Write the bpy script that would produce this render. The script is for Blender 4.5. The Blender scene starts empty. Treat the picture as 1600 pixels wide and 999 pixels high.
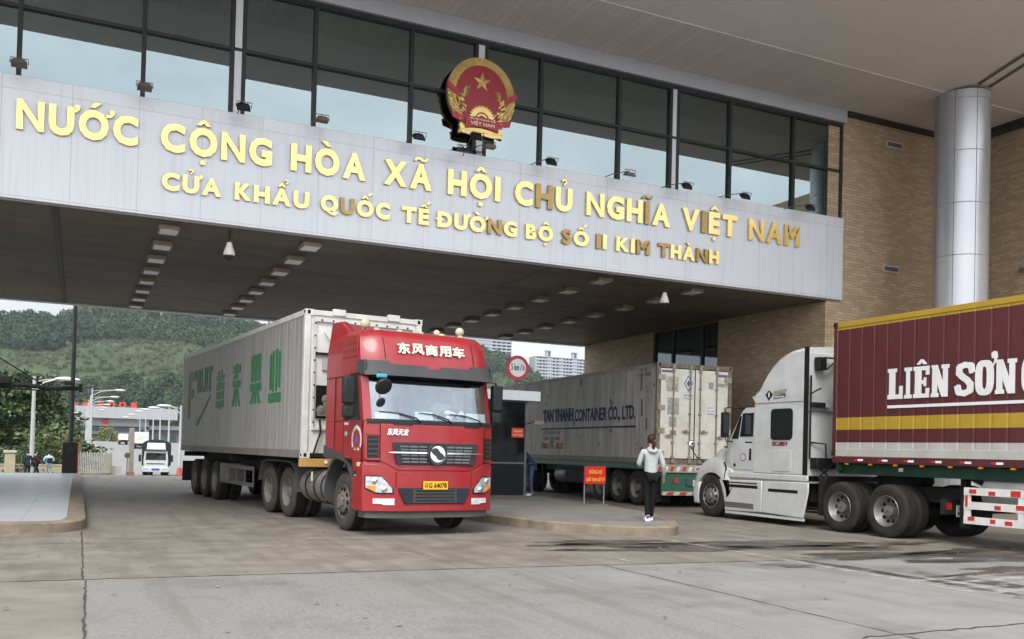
import bpy, bmesh, math, random
import numpy as np
from mathutils import Vector, Matrix
from math import sin, cos, pi, radians, sqrt

SC = bpy.context.scene
COL = SC.collection

# ------------------------------------------------------------------ camera
FPX, CXP, CYP, EYE = 1440.0, 800.0, 679.0, 1.5
_f = np.array
def _basis():
    x = _f([3860 - CXP, -(783 - CYP), -FPX]); x = x / np.linalg.norm(x)
    y = _f([122 - CXP, -(687.5 - CYP), -FPX]); y = y / np.linalg.norm(y)
    z = np.cross(x, y); z = z / np.linalg.norm(z)
    U, S, V = np.linalg.svd(np.stack([x, y, z])); return U @ V
BAS = _basis()
cam_d = bpy.data.cameras.new("camera"); cam = bpy.data.objects.new("camera", cam_d); COL.objects.link(cam)
mw = Matrix([list(r) for r in BAS]).to_4x4(); mw.translation = (0, 0, EYE)
cam.matrix_world = mw
cam_d.sensor_width = 36.0; cam_d.lens = 36.0 * FPX / 1600.0
cam_d.shift_x = 0.0; cam_d.shift_y = (CYP - 499.5) / 1600.0
cam_d.clip_start = 0.1; cam_d.clip_end = 6000
SC.camera = cam

# ------------------------------------------------------------------ sky, sun, exposure
SUN_EL, SUN_AZ = radians(50), radians(212)      # azimuth: clockwise from +Y
W = bpy.data.worlds.new("World"); SC.world = W; W.use_nodes = True
nt = W.node_tree; nt.nodes.clear()
out = nt.nodes.new("ShaderNodeOutputWorld"); bg = nt.nodes.new("ShaderNodeBackground")
sky = nt.nodes.new("ShaderNodeTexSky"); sky.sky_type = 'NISHITA'; sky.sun_disc = False
sky.sun_elevation = SUN_EL; sky.sun_rotation = SUN_AZ; sky.dust_density = 3.0; sky.air_density = 1.0
tc = nt.nodes.new("ShaderNodeTexCoord"); mp = nt.nodes.new("ShaderNodeMapping"); mp.inputs['Scale'].default_value = (1.6, 1.6, 4.0)
nz = nt.nodes.new("ShaderNodeTexNoise"); nz.inputs['Scale'].default_value = 1.7; nz.inputs['Detail'].default_value = 6
rp = nt.nodes.new("ShaderNodeValToRGB")
rp.color_ramp.elements[0].position = 0.30; rp.color_ramp.elements[0].color = (5.4, 5.75, 6.1, 1)
rp.color_ramp.elements[1].position = 0.72; rp.color_ramp.elements[1].color = (9.6, 9.8, 10.0, 1)
mx = nt.nodes.new("ShaderNodeMix"); mx.data_type = 'RGBA'; mx.inputs[0].default_value = 0.86
nt.links.new(tc.outputs['Generated'], mp.inputs[0]); nt.links.new(mp.outputs[0], nz.inputs['Vector'])
nt.links.new(nz.outputs['Fac'], rp.inputs[0])
nt.links.new(sky.outputs[0], mx.inputs[6]); nt.links.new(rp.outputs[0], mx.inputs[7])
# the cloud deck is brighter on the side of the veiled sun
dp = nt.nodes.new("ShaderNodeVectorMath"); dp.operation = 'DOT_PRODUCT'; dp.inputs[1].default_value = (-0.42, -0.80, 0.43)
gm = nt.nodes.new("ShaderNodeMapRange"); gm.inputs[1].default_value = -0.6; gm.inputs[2].default_value = 0.95; gm.inputs[3].default_value = 0.62; gm.inputs[4].default_value = 1.55
vs = nt.nodes.new("ShaderNodeVectorMath"); vs.operation = 'SCALE'
nt.links.new(tc.outputs['Generated'], dp.inputs[0]); nt.links.new(dp.outputs['Value'], gm.inputs[0]); nt.links.new(gm.outputs[0], vs.inputs['Scale'])
nt.links.new(mx.outputs[2], vs.inputs[0]); nt.links.new(vs.outputs[0], bg.inputs[0]); bg.inputs[1].default_value = 0.10
nt.links.new(bg.outputs[0], out.inputs[0])
sd = bpy.data.lights.new("sun", 'SUN'); sd.energy = 1.45; sd.angle = radians(25); sd.color = (1.0, 0.96, 0.9)
so = bpy.data.objects.new("sun", sd); COL.objects.link(so)
_d = Vector((sin(SUN_AZ) * cos(SUN_EL), cos(SUN_AZ) * cos(SUN_EL), sin(SUN_EL)))
so.rotation_euler = _d.to_track_quat('Z', 'Y').to_euler()
SC.view_settings.view_transform = 'Standard'; SC.view_settings.look = 'None'
SC.view_settings.exposure = 1.17; SC.view_settings.gamma = 1.0; SC.view_settings.use_curve_mapping = False
SC.render.engine = 'CYCLES'
SC.cycles.max_bounces = 10; SC.cycles.diffuse_bounces = 5; SC.cycles.glossy_bounces = 4
SC.cycles.transparent_max_bounces = 12; SC.cycles.caustics_reflective = False; SC.cycles.caustics_refractive = False
SC.cycles.sample_clamp_indirect = 6.0
SC.cycles.use_denoising = True

rng = random.Random(7)

def at(px, py, Y):
    """world point seen at a pixel of the 1600x999 photograph, at depth Y"""
    r = BAS @ _f([px - CXP, -(py - CYP), -FPX]); t = Y / r[1]
    return Vector((t * r[0], t * r[1], EYE + t * r[2]))
def onz(px, py, z):
    r = BAS @ _f([px - CXP, -(py - CYP), -FPX]); t = (z - EYE) / r[2]
    return Vector((t * r[0], t * r[1], z))

# ------------------------------------------------------------------ materials
MATS = {}
def _n(t, k): return t.nodes.new(k)
def mat(name, col, rough=0.5, metal=0.0, var=0.12, scale=3.0, stretch=(1, 1, 1), bump=0.0, bscale=40.0, dirt=None, dirt_amt=0.0,
        dirt_scale=2.0, coat=0.0, spec=0.5, spots=0.0, emit=0.0):
    """procedural surface: base colour with noise variation, an optional dirt layer with its own noise, optional bump"""
    if name in MATS: return MATS[name]
    m = bpy.data.materials.new(name); m.use_nodes = True; t = m.node_tree
    b = t.nodes['Principled BSDF']
    c4 = lambda c: (c[0], c[1], c[2], 1)
    tcn = _n(t, "ShaderNodeTexCoord"); mpn = _n(t, "ShaderNodeMapping"); mpn.inputs['Scale'].default_value = stretch
    t.links.new(tcn.outputs['Object'], mpn.inputs[0])
    nn = _n(t, "ShaderNodeTexNoise"); nn.inputs['Scale'].default_value = scale; nn.inputs['Detail'].default_value = 8; nn.inputs['Roughness'].default_value = 0.6
    t.links.new(mpn.outputs[0], nn.inputs['Vector'])
    r = _n(t, "ShaderNodeValToRGB"); r.color_ramp.elements[0].position = 0.3; r.color_ramp.elements[1].position = 0.72
    r.color_ramp.elements[0].color = c4([max(0, x * (1 - var)) for x in col]); r.color_ramp.elements[1].color = c4([min(1, x * (1 + var)) for x in col])
    t.links.new(nn.outputs['Fac'], r.inputs[0]); cur = r.outputs[0]
    if dirt is not None:
        n2 = _n(t, "ShaderNodeTexNoise"); n2.inputs['Scale'].default_value = dirt_scale; n2.inputs['Detail'].default_value = 10; n2.inputs['Roughness'].default_value = 0.7
        t.links.new(mpn.outputs[0], n2.inputs['Vector'])
        r2 = _n(t, "ShaderNodeMapRange"); r2.inputs[1].default_value = 0.42; r2.inputs[2].default_value = 0.75; r2.inputs[3].default_value = 0; r2.inputs[4].default_value = dirt_amt
        t.links.new(n2.outputs['Fac'], r2.inputs[0])
        x = _n(t, "ShaderNodeMix"); x.data_type = 'RGBA'; x.inputs[7].default_value = c4(dirt)
        t.links.new(r2.outputs[0], x.inputs[0]); t.links.new(cur, x.inputs[6]); cur = x.outputs[2]
    if spots > 0:
        v = _n(t, "ShaderNodeTexNoise"); v.inputs['Scale'].default_value = 2.1; v.inputs['Detail'].default_value = 5; v.inputs['Roughness'].default_value = .62
        t.links.new(tcn.outputs['Object'], v.inputs['Vector'])
        r3 = _n(t, "ShaderNodeMapRange"); r3.inputs[1].default_value = 0.63; r3.inputs[2].default_value = 0.655; r3.inputs[4].default_value = spots
        t.links.new(v.outputs['Fac'], r3.inputs[0])
        x = _n(t, "ShaderNodeMix"); x.data_type = 'RGBA'; x.inputs[7].default_value = (0.02, 0.018, 0.016, 1)
        t.links.new(r3.outputs[0], x.inputs[0]); t.links.new(cur, x.inputs[6]); cur = x.outputs[2]
    t.links.new(cur, b.inputs['Base Color'])
    mr = _n(t, "ShaderNodeMapRange"); rv = min(.07, rough * .4); mr.inputs[3].default_value = rough - rv; mr.inputs[4].default_value = min(1, rough + rv)
    t.links.new(nn.outputs['Fac'], mr.inputs[0]); t.links.new(mr.outputs[0], b.inputs['Roughness'])
    b.inputs['Metallic'].default_value = metal
    b.inputs['Specular IOR Level'].default_value = spec if max(col) > .06 or rough < .3 else min(spec, .18)
    if coat: b.inputs['Coat Weight'].default_value = coat; b.inputs['Coat Roughness'].default_value = 0.08
    if bump > 0:
        nb = _n(t, "ShaderNodeTexNoise"); nb.inputs['Scale'].default_value = bscale; nb.inputs['Detail'].default_value = 4
        t.links.new(mpn.outputs[0], nb.inputs['Vector'])
        bp = _n(t, "ShaderNodeBump"); bp.inputs['Strength'].default_value = bump; bp.inputs['Distance'].default_value = 0.02
        t.links.new(nb.outputs['Fac'], bp.inputs['Height']); t.links.new(bp.outputs[0], b.inputs['Normal'])
    MATS[name] = m; return m

def glass_mat(name, tint=(0.8, 0.86, 0.86), refl=0.3, gl=(0.95, 0.98, 1)):
    if name in MATS: return MATS[name]
    m = bpy.data.materials.new(name); m.use_nodes = True; t = m.node_tree; t.nodes.clear()
    o = _n(t, "ShaderNodeOutputMaterial"); g = _n(t, "ShaderNodeBsdfGlossy"); g.inputs['Roughness'].default_value = 0.02; g.inputs[0].default_value = (*gl, 1)
    tr = _n(t, "ShaderNodeBsdfTransparent"); tr.inputs[0].default_value = (*tint, 1)
    x = _n(t, "ShaderNodeMixShader"); x.inputs[0].default_value = refl
    t.links.new(tr.outputs[0], x.inputs[1]); t.links.new(g.outputs[0], x.inputs[2]); t.links.new(x.outputs[0], o.inputs[0])
    MATS[name] = m; return m

# ------------------------------------------------------------------ mesh building
class MB:
    def __init__(s): s.v = []; s.f = []; s.m = []; s.mi = 0
    def add(s, vs, fs):
        k = len(s.v); s.v += [tuple(p) for p in vs]
        for f in fs: s.f.append(tuple(i + k for i in f)); s.m.append(s.mi)
        return s
    def box(s, x0, x1, y0, y1, z0, z1):
        return s.add([(x0, y0, z0), (x1, y0, z0), (x1, y1, z0), (x0, y1, z0), (x0, y0, z1), (x1, y0, z1), (x1, y1, z1), (x0, y1, z1)],
                     [(0, 3, 2, 1), (4, 5, 6, 7), (0, 1, 5, 4), (1, 2, 6, 5), (2, 3, 7, 6), (3, 0, 4, 7)])
    def cbox(s, c, sx, sy, sz): return s.box(c[0] - sx / 2, c[0] + sx / 2, c[1] - sy / 2, c[1] + sy / 2, c[2] - sz / 2, c[2] + sz / 2)
    def prism(s, poly, axis, a, b):
        n = len(poly)
        def P(u, v, w): return {'x': (w, u, v), 'y': (u, w, v), 'z': (u, v, w)}[axis]
        vs = [P(u, v, a) for u, v in poly] + [P(u, v, b) for u, v in poly]
        fs = [tuple(range(n)), tuple(range(2 * n - 1, n - 1, -1))] + [(i, i + n, (i + 1) % n + n, (i + 1) % n) for i in range(n)]
        return s.add(vs, fs)
    def loft(s, secs, caps=True, closed=True):
        n = len(secs[0]); vs = [p for q in secs for p in q]; fs = []
        for k in range(len(secs) - 1):
            for i in range(n if closed else n - 1):
                j = (i + 1) % n; fs.append((k * n + i, k * n + j, (k + 1) * n + j, (k + 1) * n + i))
        if caps: fs += [tuple(range(n - 1, -1, -1)), tuple(range((len(secs) - 1) * n, len(secs) * n))]
        return s.add(vs, fs)
    def cone(s, p0, p1, r0, r1=None, n=12, caps=True):
        r1 = r0 if r1 is None else r1
        p0 = Vector(p0); p1 = Vector(p1); d = (p1 - p0).normalized()
        u = d.orthogonal().normalized(); w = d.cross(u)
        c = [(cos(2 * pi * i / n), sin(2 * pi * i / n)) for i in range(n)]
        return s.loft([[p0 + (u * a + w * b) * r0 for a, b in c], [p1 + (u * a + w * b) * r1 for a, b in c]], caps)
    def tube(s, pts, r, n=8):
        pts = [Vector(p) for p in pts]; secs = []; u = None
        for i, p in enumerate(pts):
            d = (pts[min(i + 1, len(pts) - 1)] - pts[max(i - 1, 0)]).normalized()
            if u is None: u = d.orthogonal().normalized()
            u = (u - d * u.dot(d)).normalized(); w = d.cross(u)
            rr = r[i] if isinstance(r, (list, tuple)) else r
            secs.append([p + (u * cos(2 * pi * k / n) + w * sin(2 * pi * k / n)) * rr for k in range(n)])
        return s.loft(secs)
    def lathe(s, prof, c, axis='z', n=24, sign=1, caps=True):
        secs = []
        for r, h in prof:
            q = []
            for i in range(n):
                a = 2 * pi * i / n; u, w = r * cos(a), r * sin(a)
                q.append({'z': (c[0] + u, c[1] + w, c[2] + h * sign), 'x': (c[0] + h * sign, c[1] + u, c[2] + w), 'y': (c[0] + u, c[1] + h * sign, c[2] + w)}[axis])
            secs.append(q)
        return s.loft(secs, caps)
    def ball(s, c, rx, ry=None, rz=None, nu=12, nv=8):
        ry = rx if ry is None else ry; rz = rx if rz is None else rz
        return s.loft([[(c[0] + rx * max(sin(pi * j / nv), .02) * cos(2 * pi * i / nu), c[1] + ry * max(sin(pi * j / nv), .02) * sin(2 * pi * i / nu), c[2] - rz * cos(pi * j / nv)) for i in range(nu)] for j in range(nv + 1)])
    def xform(s, M, start=0):
        for i in range(start, len(s.v)): s.v[i] = tuple(M @ Vector(s.v[i]))
        return s
    def mirx(s):
        k = len(s.v); n = len(s.f)
        s.v += [(-x, y, z) for x, y, z in s.v]
        for i in range(n): s.f.append(tuple(j + k for j in reversed(s.f[i]))); s.m.append(s.m[i])
        return s
    def build(s, name, m, parent=None, bevel=0.0, seg=2, smooth=35, label=None, loc=None, recalc=True):
        me = bpy.data.meshes.new(name); me.from_pydata([tuple(map(float, p)) for p in s.v], [], s.f)
        ms = m if isinstance(m, (list, tuple)) else [m]
        for q in ms: me.materials.append(q)
        if len(ms) > 1: me.polygons.foreach_set('material_index', s.m)
        if recalc:
            bm = bmesh.new(); bm.from_mesh(me); bmesh.ops.recalc_face_normals(bm, faces=bm.faces); bm.to_mesh(me); bm.free()
        if smooth:
            me.shade_smooth(); me.set_sharp_from_angle(angle=radians(smooth))
        me.update()
        o = bpy.data.objects.new(name, me); COL.objects.link(o)
        if parent is not None: o.parent = parent
        if loc is not None: o.location = loc
        if bevel:
            b = o.modifiers.new("bevel", 'BEVEL'); b.width = bevel; b.segments = seg; b.limit_method = 'ANGLE'; b.angle_limit = radians(40)
        if label: o['label'] = label
        return o

def tag(o, label=None, cat=None, group=None, kind=None):
    if label: o['label'] = label
    if cat: o['category'] = cat
    if group: o['group'] = group
    if kind: o['kind'] = kind
    return o
def thing(name, label, cat, loc=(0, 0, 0), rz=0.0, group=None):
    o = bpy.data.objects.new(name, None); COL.objects.link(o); o.location = loc; o.rotation_euler = (0, 0, rz); o.empty_display_size = 0.2
    return tag(o, label, cat, group)
def copy_tree(o, parent=None):
    c = o.copy(); COL.objects.link(c)
    if parent is not None: c.parent = parent
    for ch in list(o.children): copy_tree(ch, c)
    return c

_glyphs = {}
def glyph(body, bold=0.02, extrude=0.02, shear=0.0):
    """mesh of a word: the flat outline is thickened by moving its edge outwards, then given depth"""
    k = (body, bold, extrude, shear)
    if k in _glyphs: return _glyphs[k]
    c = bpy.data.curves.new("glyph", 'FONT'); c.body = body; c.size = 1; c.resolution_u = 3; c.shear = shear
    o = bpy.data.objects.new("glyph", c); COL.objects.link(o); bpy.context.view_layer.update()
    me = bpy.data.meshes.new_from_object(o.evaluated_get(bpy.context.evaluated_depsgraph_get()))
    bm = bmesh.new(); bm.from_mesh(me); bmesh.ops.remove_doubles(bm, verts=bm.verts, dist=1e-5)
    for f in bm.faces:
        if f.normal.z < 0: f.normal_flip()
    bm.verts.index_update(); V = [v.co.copy() for v in bm.verts]; acc = {}
    rim = []
    for e in bm.edges:
        if len(e.link_faces) != 1: continue
        l = e.link_loops[0]; a_, b_ = l.vert, l.link_loop_next.vert
        d = (b_.co - a_.co); 
        if d.length < 1e-7: continue
        d.normalize(); n = Vector((d.y, -d.x, 0)); rim.append((a_.index, b_.index))
        acc.setdefault(a_.index, []).append(n); acc.setdefault(b_.index, []).append(n)
    P = []
    for q, co in enumerate(V):
        ns = acc.get(q)
        if ns:
            m = sum(ns, Vector()) / len(ns); L = m.length
            if L > .25: co = co + m / max(L * L, .35) * bold
        P.append(co)
    N = len(P); F = [tuple(v.index for v in f.verts) for f in bm.faces]
    vs = [(p.x, p.y, extrude) for p in P] + [(p.x, p.y, -extrude) for p in P]
    fs = list(F) + [(x, x + N, y + N, y) for x, y in rim]
    bm.free(); bpy.data.objects.remove(o); bpy.data.curves.remove(c); bpy.data.meshes.remove(me)
    _glyphs[k] = (vs, fs); return _glyphs[k]
def put_text(mb, body, org, right, up, w=None, h=None, bold=0.02, depth=0.004, base=False, shear=0.0):
    """text fitted into a w x h rectangle whose lower left corner is org; base=True keeps the letters on the baseline and h is the cap height"""
    v, f = glyph(body, bold, 0.02, shear)
    xs = [p[0] for p in v]; ys = [p[1] for p in v]
    org = Vector(org); right = Vector(right).normalized(); up = Vector(up).normalized(); nrm = right.cross(up)
    x0, x1 = min(xs), max(xs); y0, y1 = min(ys), max(ys)
    if base: y0 = -bold; y1 = 0.682 + bold
    sy = h / (y1 - y0) if h else w / (x1 - x0); sx = w / (x1 - x0) if w else sy
    mb.add([org + right * ((p[0] - x0) * sx) + up * ((p[1] - y0) * sy) + nrm * ((p[2] + 0.02) / 0.04 * depth) for p in v], f)
    return mb
# ================================================================== ground
def zprof(y):
    P = [(-60, 0), (44, 0), (62, -1.05), (78, -1.4), (95, -1.4), (210, 1.2), (330, 1.3), (6000, 1.3)]
    for (a, za), (b, zb) in zip(P, P[1:]):
        if y <= b: return za + (zb - za) * max(0, (y - a)) / (b - a)
    return 1.3
def road_material():
    m = bpy.data.materials.new("road_surface"); m.use_nodes = True; t = m.node_tree; b = t.nodes['Principled BSDF']
    L = t.links.new
    tcn = _n(t, "ShaderNodeTexCoord"); sep = _n(t, "ShaderNodeSeparateXYZ"); L(tcn.outputs['Object'], sep.inputs[0])
    def noise(s, d=6, st=None, r=0.6):
        n = _n(t, "ShaderNodeTexNoise"); n.inputs['Scale'].default_value = s; n.inputs['Detail'].default_value = d; n.inputs['Roughness'].default_value = r
        if st:
            p = _n(t, "ShaderNodeMapping"); p.inputs['Scale'].default_value = st; L(tcn.outputs['Object'], p.inputs[0]); L(p.outputs[0], n.inputs['Vector'])
        else: L(tcn.outputs['Object'], n.inputs['Vector'])
        return n.outputs['Fac']
    def mth(op, a, c, cl=False):
        n = _n(t, "ShaderNodeMath"); n.operation = op; n.use_clamp = cl
        for i, q in enumerate((a, c)):
            if q is None: continue
            if isinstance(q, (int, float)): n.inputs[i].default_value = q
            else: L(q, n.inputs[i])
        return n.outputs[0]
    def mixc(f, a, c):
        x = _n(t, "ShaderNodeMix"); x.data_type = 'RGBA'
        for i, q in ((0, f), (6, a), (7, c)):
            if isinstance(q, tuple): x.inputs[i].default_value = (*q, 1)
            elif isinstance(q, (int, float)): x.inputs[i].default_value = q
            else: L(q, x.inputs[i])
        return x.outputs[2]
    def rng_(v, a, c, lo=0.0, hi=1.0):
        n = _n(t, "ShaderNodeMapRange"); L(v, n.inputs[0])
        for i, q in ((1, a), (2, c), (3, lo), (4, hi)): n.inputs[i].default_value = q
        return n.outputs[0]
    X, Y = sep.outputs[0], sep.outputs[1]
    front = mth('LESS_THAN', mth('ADD', Y, mth('MULTIPLY', X, 0.05)), 10.97)
    isR = mth('GREATER_THAN', X, 6.42); isL = mth('LESS_THAN', X, 0.09)
    big = noise(0.35, 5); med = noise(1.6, 8); fin = noise(24, 4, None, 0.85); grit = noise(70, 2)
    streak = noise(1.0, 7, (3.2, 0.35, 1)); swirl = noise(0.8, 8, (0.6, 1.6, 1), 0.65)
    back = mixc(rng_(med, .35, .7), (0.157, 0.137, 0.117), (0.228, 0.208, 0.180))
    back = mixc(rng_(streak, .45, .75, 0, .75), back, (0.103, 0.090, 0.078))
    conL = mixc(rng_(med, .3, .7), (0.157, 0.143, 0.120), (0.222, 0.206, 0.176))
    conL = mixc(rng_(swirl, .5, .75, 0, .6), conL, (0.131, 0.115, 0.091))
    asp = mixc(rng_(fin, .38, .66), (0.117, 0.115, 0.112), (0.247, 0.239, 0.225))
    asp = mixc(rng_(grit, .50, .62, 0, .7), asp, (0.324, 0.314, 0.286))
    asp = mixc(rng_(big, .35, .7, 0, .4), asp, (0.184, 0.175, 0.157))
    conR = mixc(rng_(swirl, .3, .72), (0.180, 0.178, 0.171), (0.238, 0.234, 0.225))
    conR = mixc(rng_(streak, .5, .75, 0, .5), conR, (0.147, 0.138, 0.124))
    # asphalt fades into the smooth slab over half a metre
    blend = rng_(mth('ADD', X, mth('MULTIPLY', med, 1.2)), 5.9, 6.9)
    fr = mixc(isL, mixc(blend, asp, conR), conL)
    col = mixc(front, back, fr)
    tyre = rng_(noise(1.0, 5, (2.6, 0.16, 1), .5), .54, .70, 0, .5)
    col = mixc(tyre, col, (0.130, 0.122, 0.110))
    col = mixc(rng_(grit, .56, .68, 0, .35), col, (0.100, 0.100, 0.098))
    patches = rng_(noise(0.55, 9, None, 0.68), .52, .70, 0, .6)
    col = mixc(patches, col, (0.084, 0.076, 0.066))
    L(col, b.inputs['Base Color'])
    L(rng_(med, .3, .7, .55, .82), b.inputs['Roughness']); b.inputs['Specular IOR Level'].default_value = 0.4
    hh = mth('ADD', mth('MULTIPLY', fin, 0.6), mth('MULTIPLY', grit, 0.7))
    bp = _n(t, "ShaderNodeBump"); bp.inputs['Distance'].default_value = 0.012; L(hh, bp.inputs['Height'])
    L(mth('MULTIPLY', mth('MULTIPLY', front, mth('SUBTRACT', 1.0, blend)), 0.5), bp.inputs['Strength'])
    L(bp.outputs[0], b.inputs['Normal'])
    return m
mb = MB()
ys = [-60, -20, 0, 10, 20, 30, 44, 50, 56, 62, 70, 78, 86, 95, 120, 150, 180, 210, 260, 330, 600, 1200, 3000, 6000]
xs = [-3000, -600, -200, -60, -20, 0, 10, 20, 40, 80, 200, 600, 3000]
mb.add([(x, y, zprof(y)) for y in ys for x in xs], [(j * len(xs) + i, j * len(xs) + i + 1, (j + 1) * len(xs) + i + 1, (j + 1) * len(xs) + i) for j in range(len(ys) - 1) for i in range(len(xs) - 1)])
gm = road_material()
far_green = mat("verge", (0.09, 0.1, 0.045), 0.95, var=0.4, scale=0.4)
g = mb.build("ground", [gm, far_green], smooth=0, recalc=False); tag(g, kind='structure')
for p in g.data.polygons:
    if p.center.y > 46: p.material_index = 1
# far road and bridge deck
bridge_m = mat("far_concrete", (0.20, 0.20, 0.20), 0.8, var=0.08, scale=0.2)
mb = MB(); ys2 = [44.5, 50, 56, 62, 70, 78, 86, 95, 120, 150, 180, 210, 260, 330]
XL, XR = 2.6, 27.0
mb.add([(x, y, zprof(y) + 0.03) for y in ys2 for x in (XL if True else 0, XR)], [(2 * i, 2 * i + 1, 2 * i + 3, 2 * i + 2) for i in range(len(ys2) - 1)])
tag(mb.build("bridge_road", bridge_m, smooth=0), kind='structure')
# joints
joint_m = mat("joint_tar", (0.06, 0.056, 0.05), 0.9, var=0.3, scale=9)
def joint(pts, w, z=0.004, jit=0.012, name="road_joint"):
    mb = MB(); P = []
    for (a, b) in zip(pts, pts[1:]):
        n = max(2, int((Vector(b) - Vector(a)).length / 0.12))
        P += [Vector(a).lerp(Vector(b), i / n) for i in range(n)]
    P.append(Vector(pts[-1])); v = []
    for i, p in enumerate(P):
        d = (P[min(i + 1, len(P) - 1)] - P[max(i - 1, 0)]).normalized(); s = Vector((-d.y, d.x)) * w * rng.uniform(.5, 1.3) / 2
        j = Vector((-d.y, d.x)) * rng.gauss(0, jit)
        v += [(*(p + s + j), z), (*(p - s + j), z)]
    mb.add(v, [(2 * i, 2 * i + 1, 2 * i + 3, 2 * i + 2) for i in range(len(P) - 1)])
    return tag(mb.build(name, joint_m, smooth=0), kind='structure')
joint([(-4, 11.15), (0.1, 10.92), (5.1, 10.74), (9.4, 10.5), (14.1, 10.1)], 0.03)
joint([(0.1, 16.7), (0.09, 10.95)], 0.022, jit=0.006); joint([(0.12, 10.9), (0.07, 6.5)], 0.024, jit=0.007)
joint([(6.42, 10.6), (6.46, 5.5)], 0.018, jit=0.004); joint([(6.0, 5.78), (10.0, 5.8)], 0.03)
joint([(-3, 14.9), (4.4, 14.6), (9, 12.9)], 0.02)
# worn white paint
def paint_mat():
    m = bpy.data.materials.new("worn_road_paint"); m.use_nodes = True; t = m.node_tree; b = t.nodes['Principled BSDF']
    b.inputs['Base Color'].default_value = (0.62, 0.62, 0.6, 1); b.inputs['Roughness'].default_value = 0.7
    tcn = _n(t, "ShaderNodeTexCoord"); n = _n(t, "ShaderNodeTexNoise"); n.inputs['Scale'].default_value = 5; n.inputs['Detail'].default_value = 9; n.inputs['Roughness'].default_value = 0.75
    r = _n(t, "ShaderNodeMapRange"); r.inputs[1].default_value = 0.44; r.inputs[2].default_value = 0.66; r.inputs[3].default_value = 0.0; r.inputs[4].default_value = 0.62
    t.links.new(tcn.outputs['Object'], n.inputs['Vector']); t.links.new(n.outputs['Fac'], r.inputs[0]); t.links.new(r.outputs[0], b.inputs['Alpha'])
    return m
pm = paint_mat()
def strip(name, a, b, w, m, z=0.008):
    a, b = Vector(a), Vector(b); d = (b - a).normalized(); s = Vector((-d.y, d.x)) * w / 2
    mb = MB().add([(*(a + s), z), (*(a - s), z), (*(b - s), z), (*(b + s), z)], [(0, 1, 2, 3)])
    return tag(mb.build(name, m, smooth=0), kind='structure')
strip("painted_line", (9.45, 13.6), (9.4, 7.3), 0.13, pm)
for i in range(6): strip("painted_line", (9.55, 7.95 - i * 0.33), (12.4, 8.25 - i * 0.33), 0.16, pm)
strip("painted_line", (7.0, 11.6), (7.0, 10.9), 0.1, pm); strip("painted_line", (9.5, 8.3), (14, 8.7), 0.14, pm)
# wet patches
wet_m = mat("wet_road", (0.06, 0.052, 0.042), 0.34, var=0.5, scale=2.2, dirt=(0.15, 0.13, 0.11), dirt_amt=0.7, dirt_scale=1.6, spec=0.4)
_t = wet_m.node_tree; _tc = _n(_t, "ShaderNodeTexCoord"); _nn = _n(_t, "ShaderNodeTexNoise"); _nn.inputs['Scale'].default_value = 1.5; _nn.inputs['Detail'].default_value = 9; _nn.inputs['Roughness'].default_value = .68
_r = _n(_t, "ShaderNodeMapRange"); _r.inputs[1].default_value = .36; _r.inputs[2].default_value = .56; _r.inputs[3].default_value = 0; _r.inputs[4].default_value = .88
_mp = _n(_t, "ShaderNodeMapping"); _mp.inputs['Scale'].default_value = (.55, 1.6, 1); _t.links.new(_tc.outputs['Object'], _mp.inputs[0]); _t.links.new(_mp.outputs[0], _nn.inputs['Vector']); _t.links.new(_nn.outputs['Fac'], _r.inputs[0]); _t.links.new(_r.outputs[0], _t.nodes['Principled BSDF'].inputs['Alpha'])
def wet(cx, cy, rx, ry, rot, seed, z=0.006, name="wet_patch"):
    r = random.Random(seed); n = 56; ph = [(r.uniform(.1, .34) / (1 + .35 * k), r.uniform(0, 6.28), k + 2) for k in range(9)]
    v = [(cx, cy, z)]
    for i in range(n):
        a = 2 * pi * i / n; q = 1 + sum(A * sin(k * a + p) for A, p, k in ph); u, w = rx * q * cos(a), ry * q * sin(a)
        v.append((cx + u * cos(rot) - w * sin(rot), cy + u * sin(rot) + w * cos(rot), z))
    mb = MB().add(v, [(0, i + 1, (i + 1) % n + 1) for i in range(n)])
    return tag(mb.build(name, wet_m, smooth=0), kind='structure')
for a in [(8.0, 13.45, 1.25, .28, .0, 1), (8.9, 12.2, 1.7, .42, -.25, 2), (11.2, 11.8, 1.7, .35, -.1, 3), (12.9, 12.1, 1.3, .4, .0, 4), (9.0, 10.0, .5, .16, -.5, 5),
          (9.75, 8.75, .16, 1.45, .05, 6), (10.35, 7.9, .2, 1.2, .12, 7), (12.8, 9.8, 1.6, .3, -.1, 8), (13.8, 10.9, 1.2, .3, .2, 9), (10.0, 6.6, .3, .45, .2, 10), (6.9, 12.5, .25, .1, .2, 12), (10.6, 12.6, 2.2, .5, -.1, 13), (8.2, 12.9, 1.6, .35, -.1, 14), (12.2, 8.8, 1.4, .35, .1, 15), (12.0, 10.6, 2.0, .5, .0, 16)]:
    wet(*a)
mb = MB(); rl = random.Random(21)
for k in range(110):
    x, y = rl.uniform(-1, 14), rl.uniform(7, 17); s = rl.uniform(.01, .035); a = rl.uniform(0, 6.3)
    mb.add([(x + s * cos(a + q) * rl.uniform(.6, 1.3), y + s * sin(a + q) * rl.uniform(.6, 1.3), .012 + rl.uniform(0, .012)) for q in (0, 1.3, 2.9, 4.4)] + [(x, y, .022 + s * .3)], [(0, 1, 4), (1, 2, 4), (2, 3, 4), (3, 0, 4)])
tag(mb.build("road_grit", mat("grit", (.16, .14, .11), .9, var=.6, scale=.9), smooth=0), "loose grit and small litter scattered over the road", "litter", kind='stuff')
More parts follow.
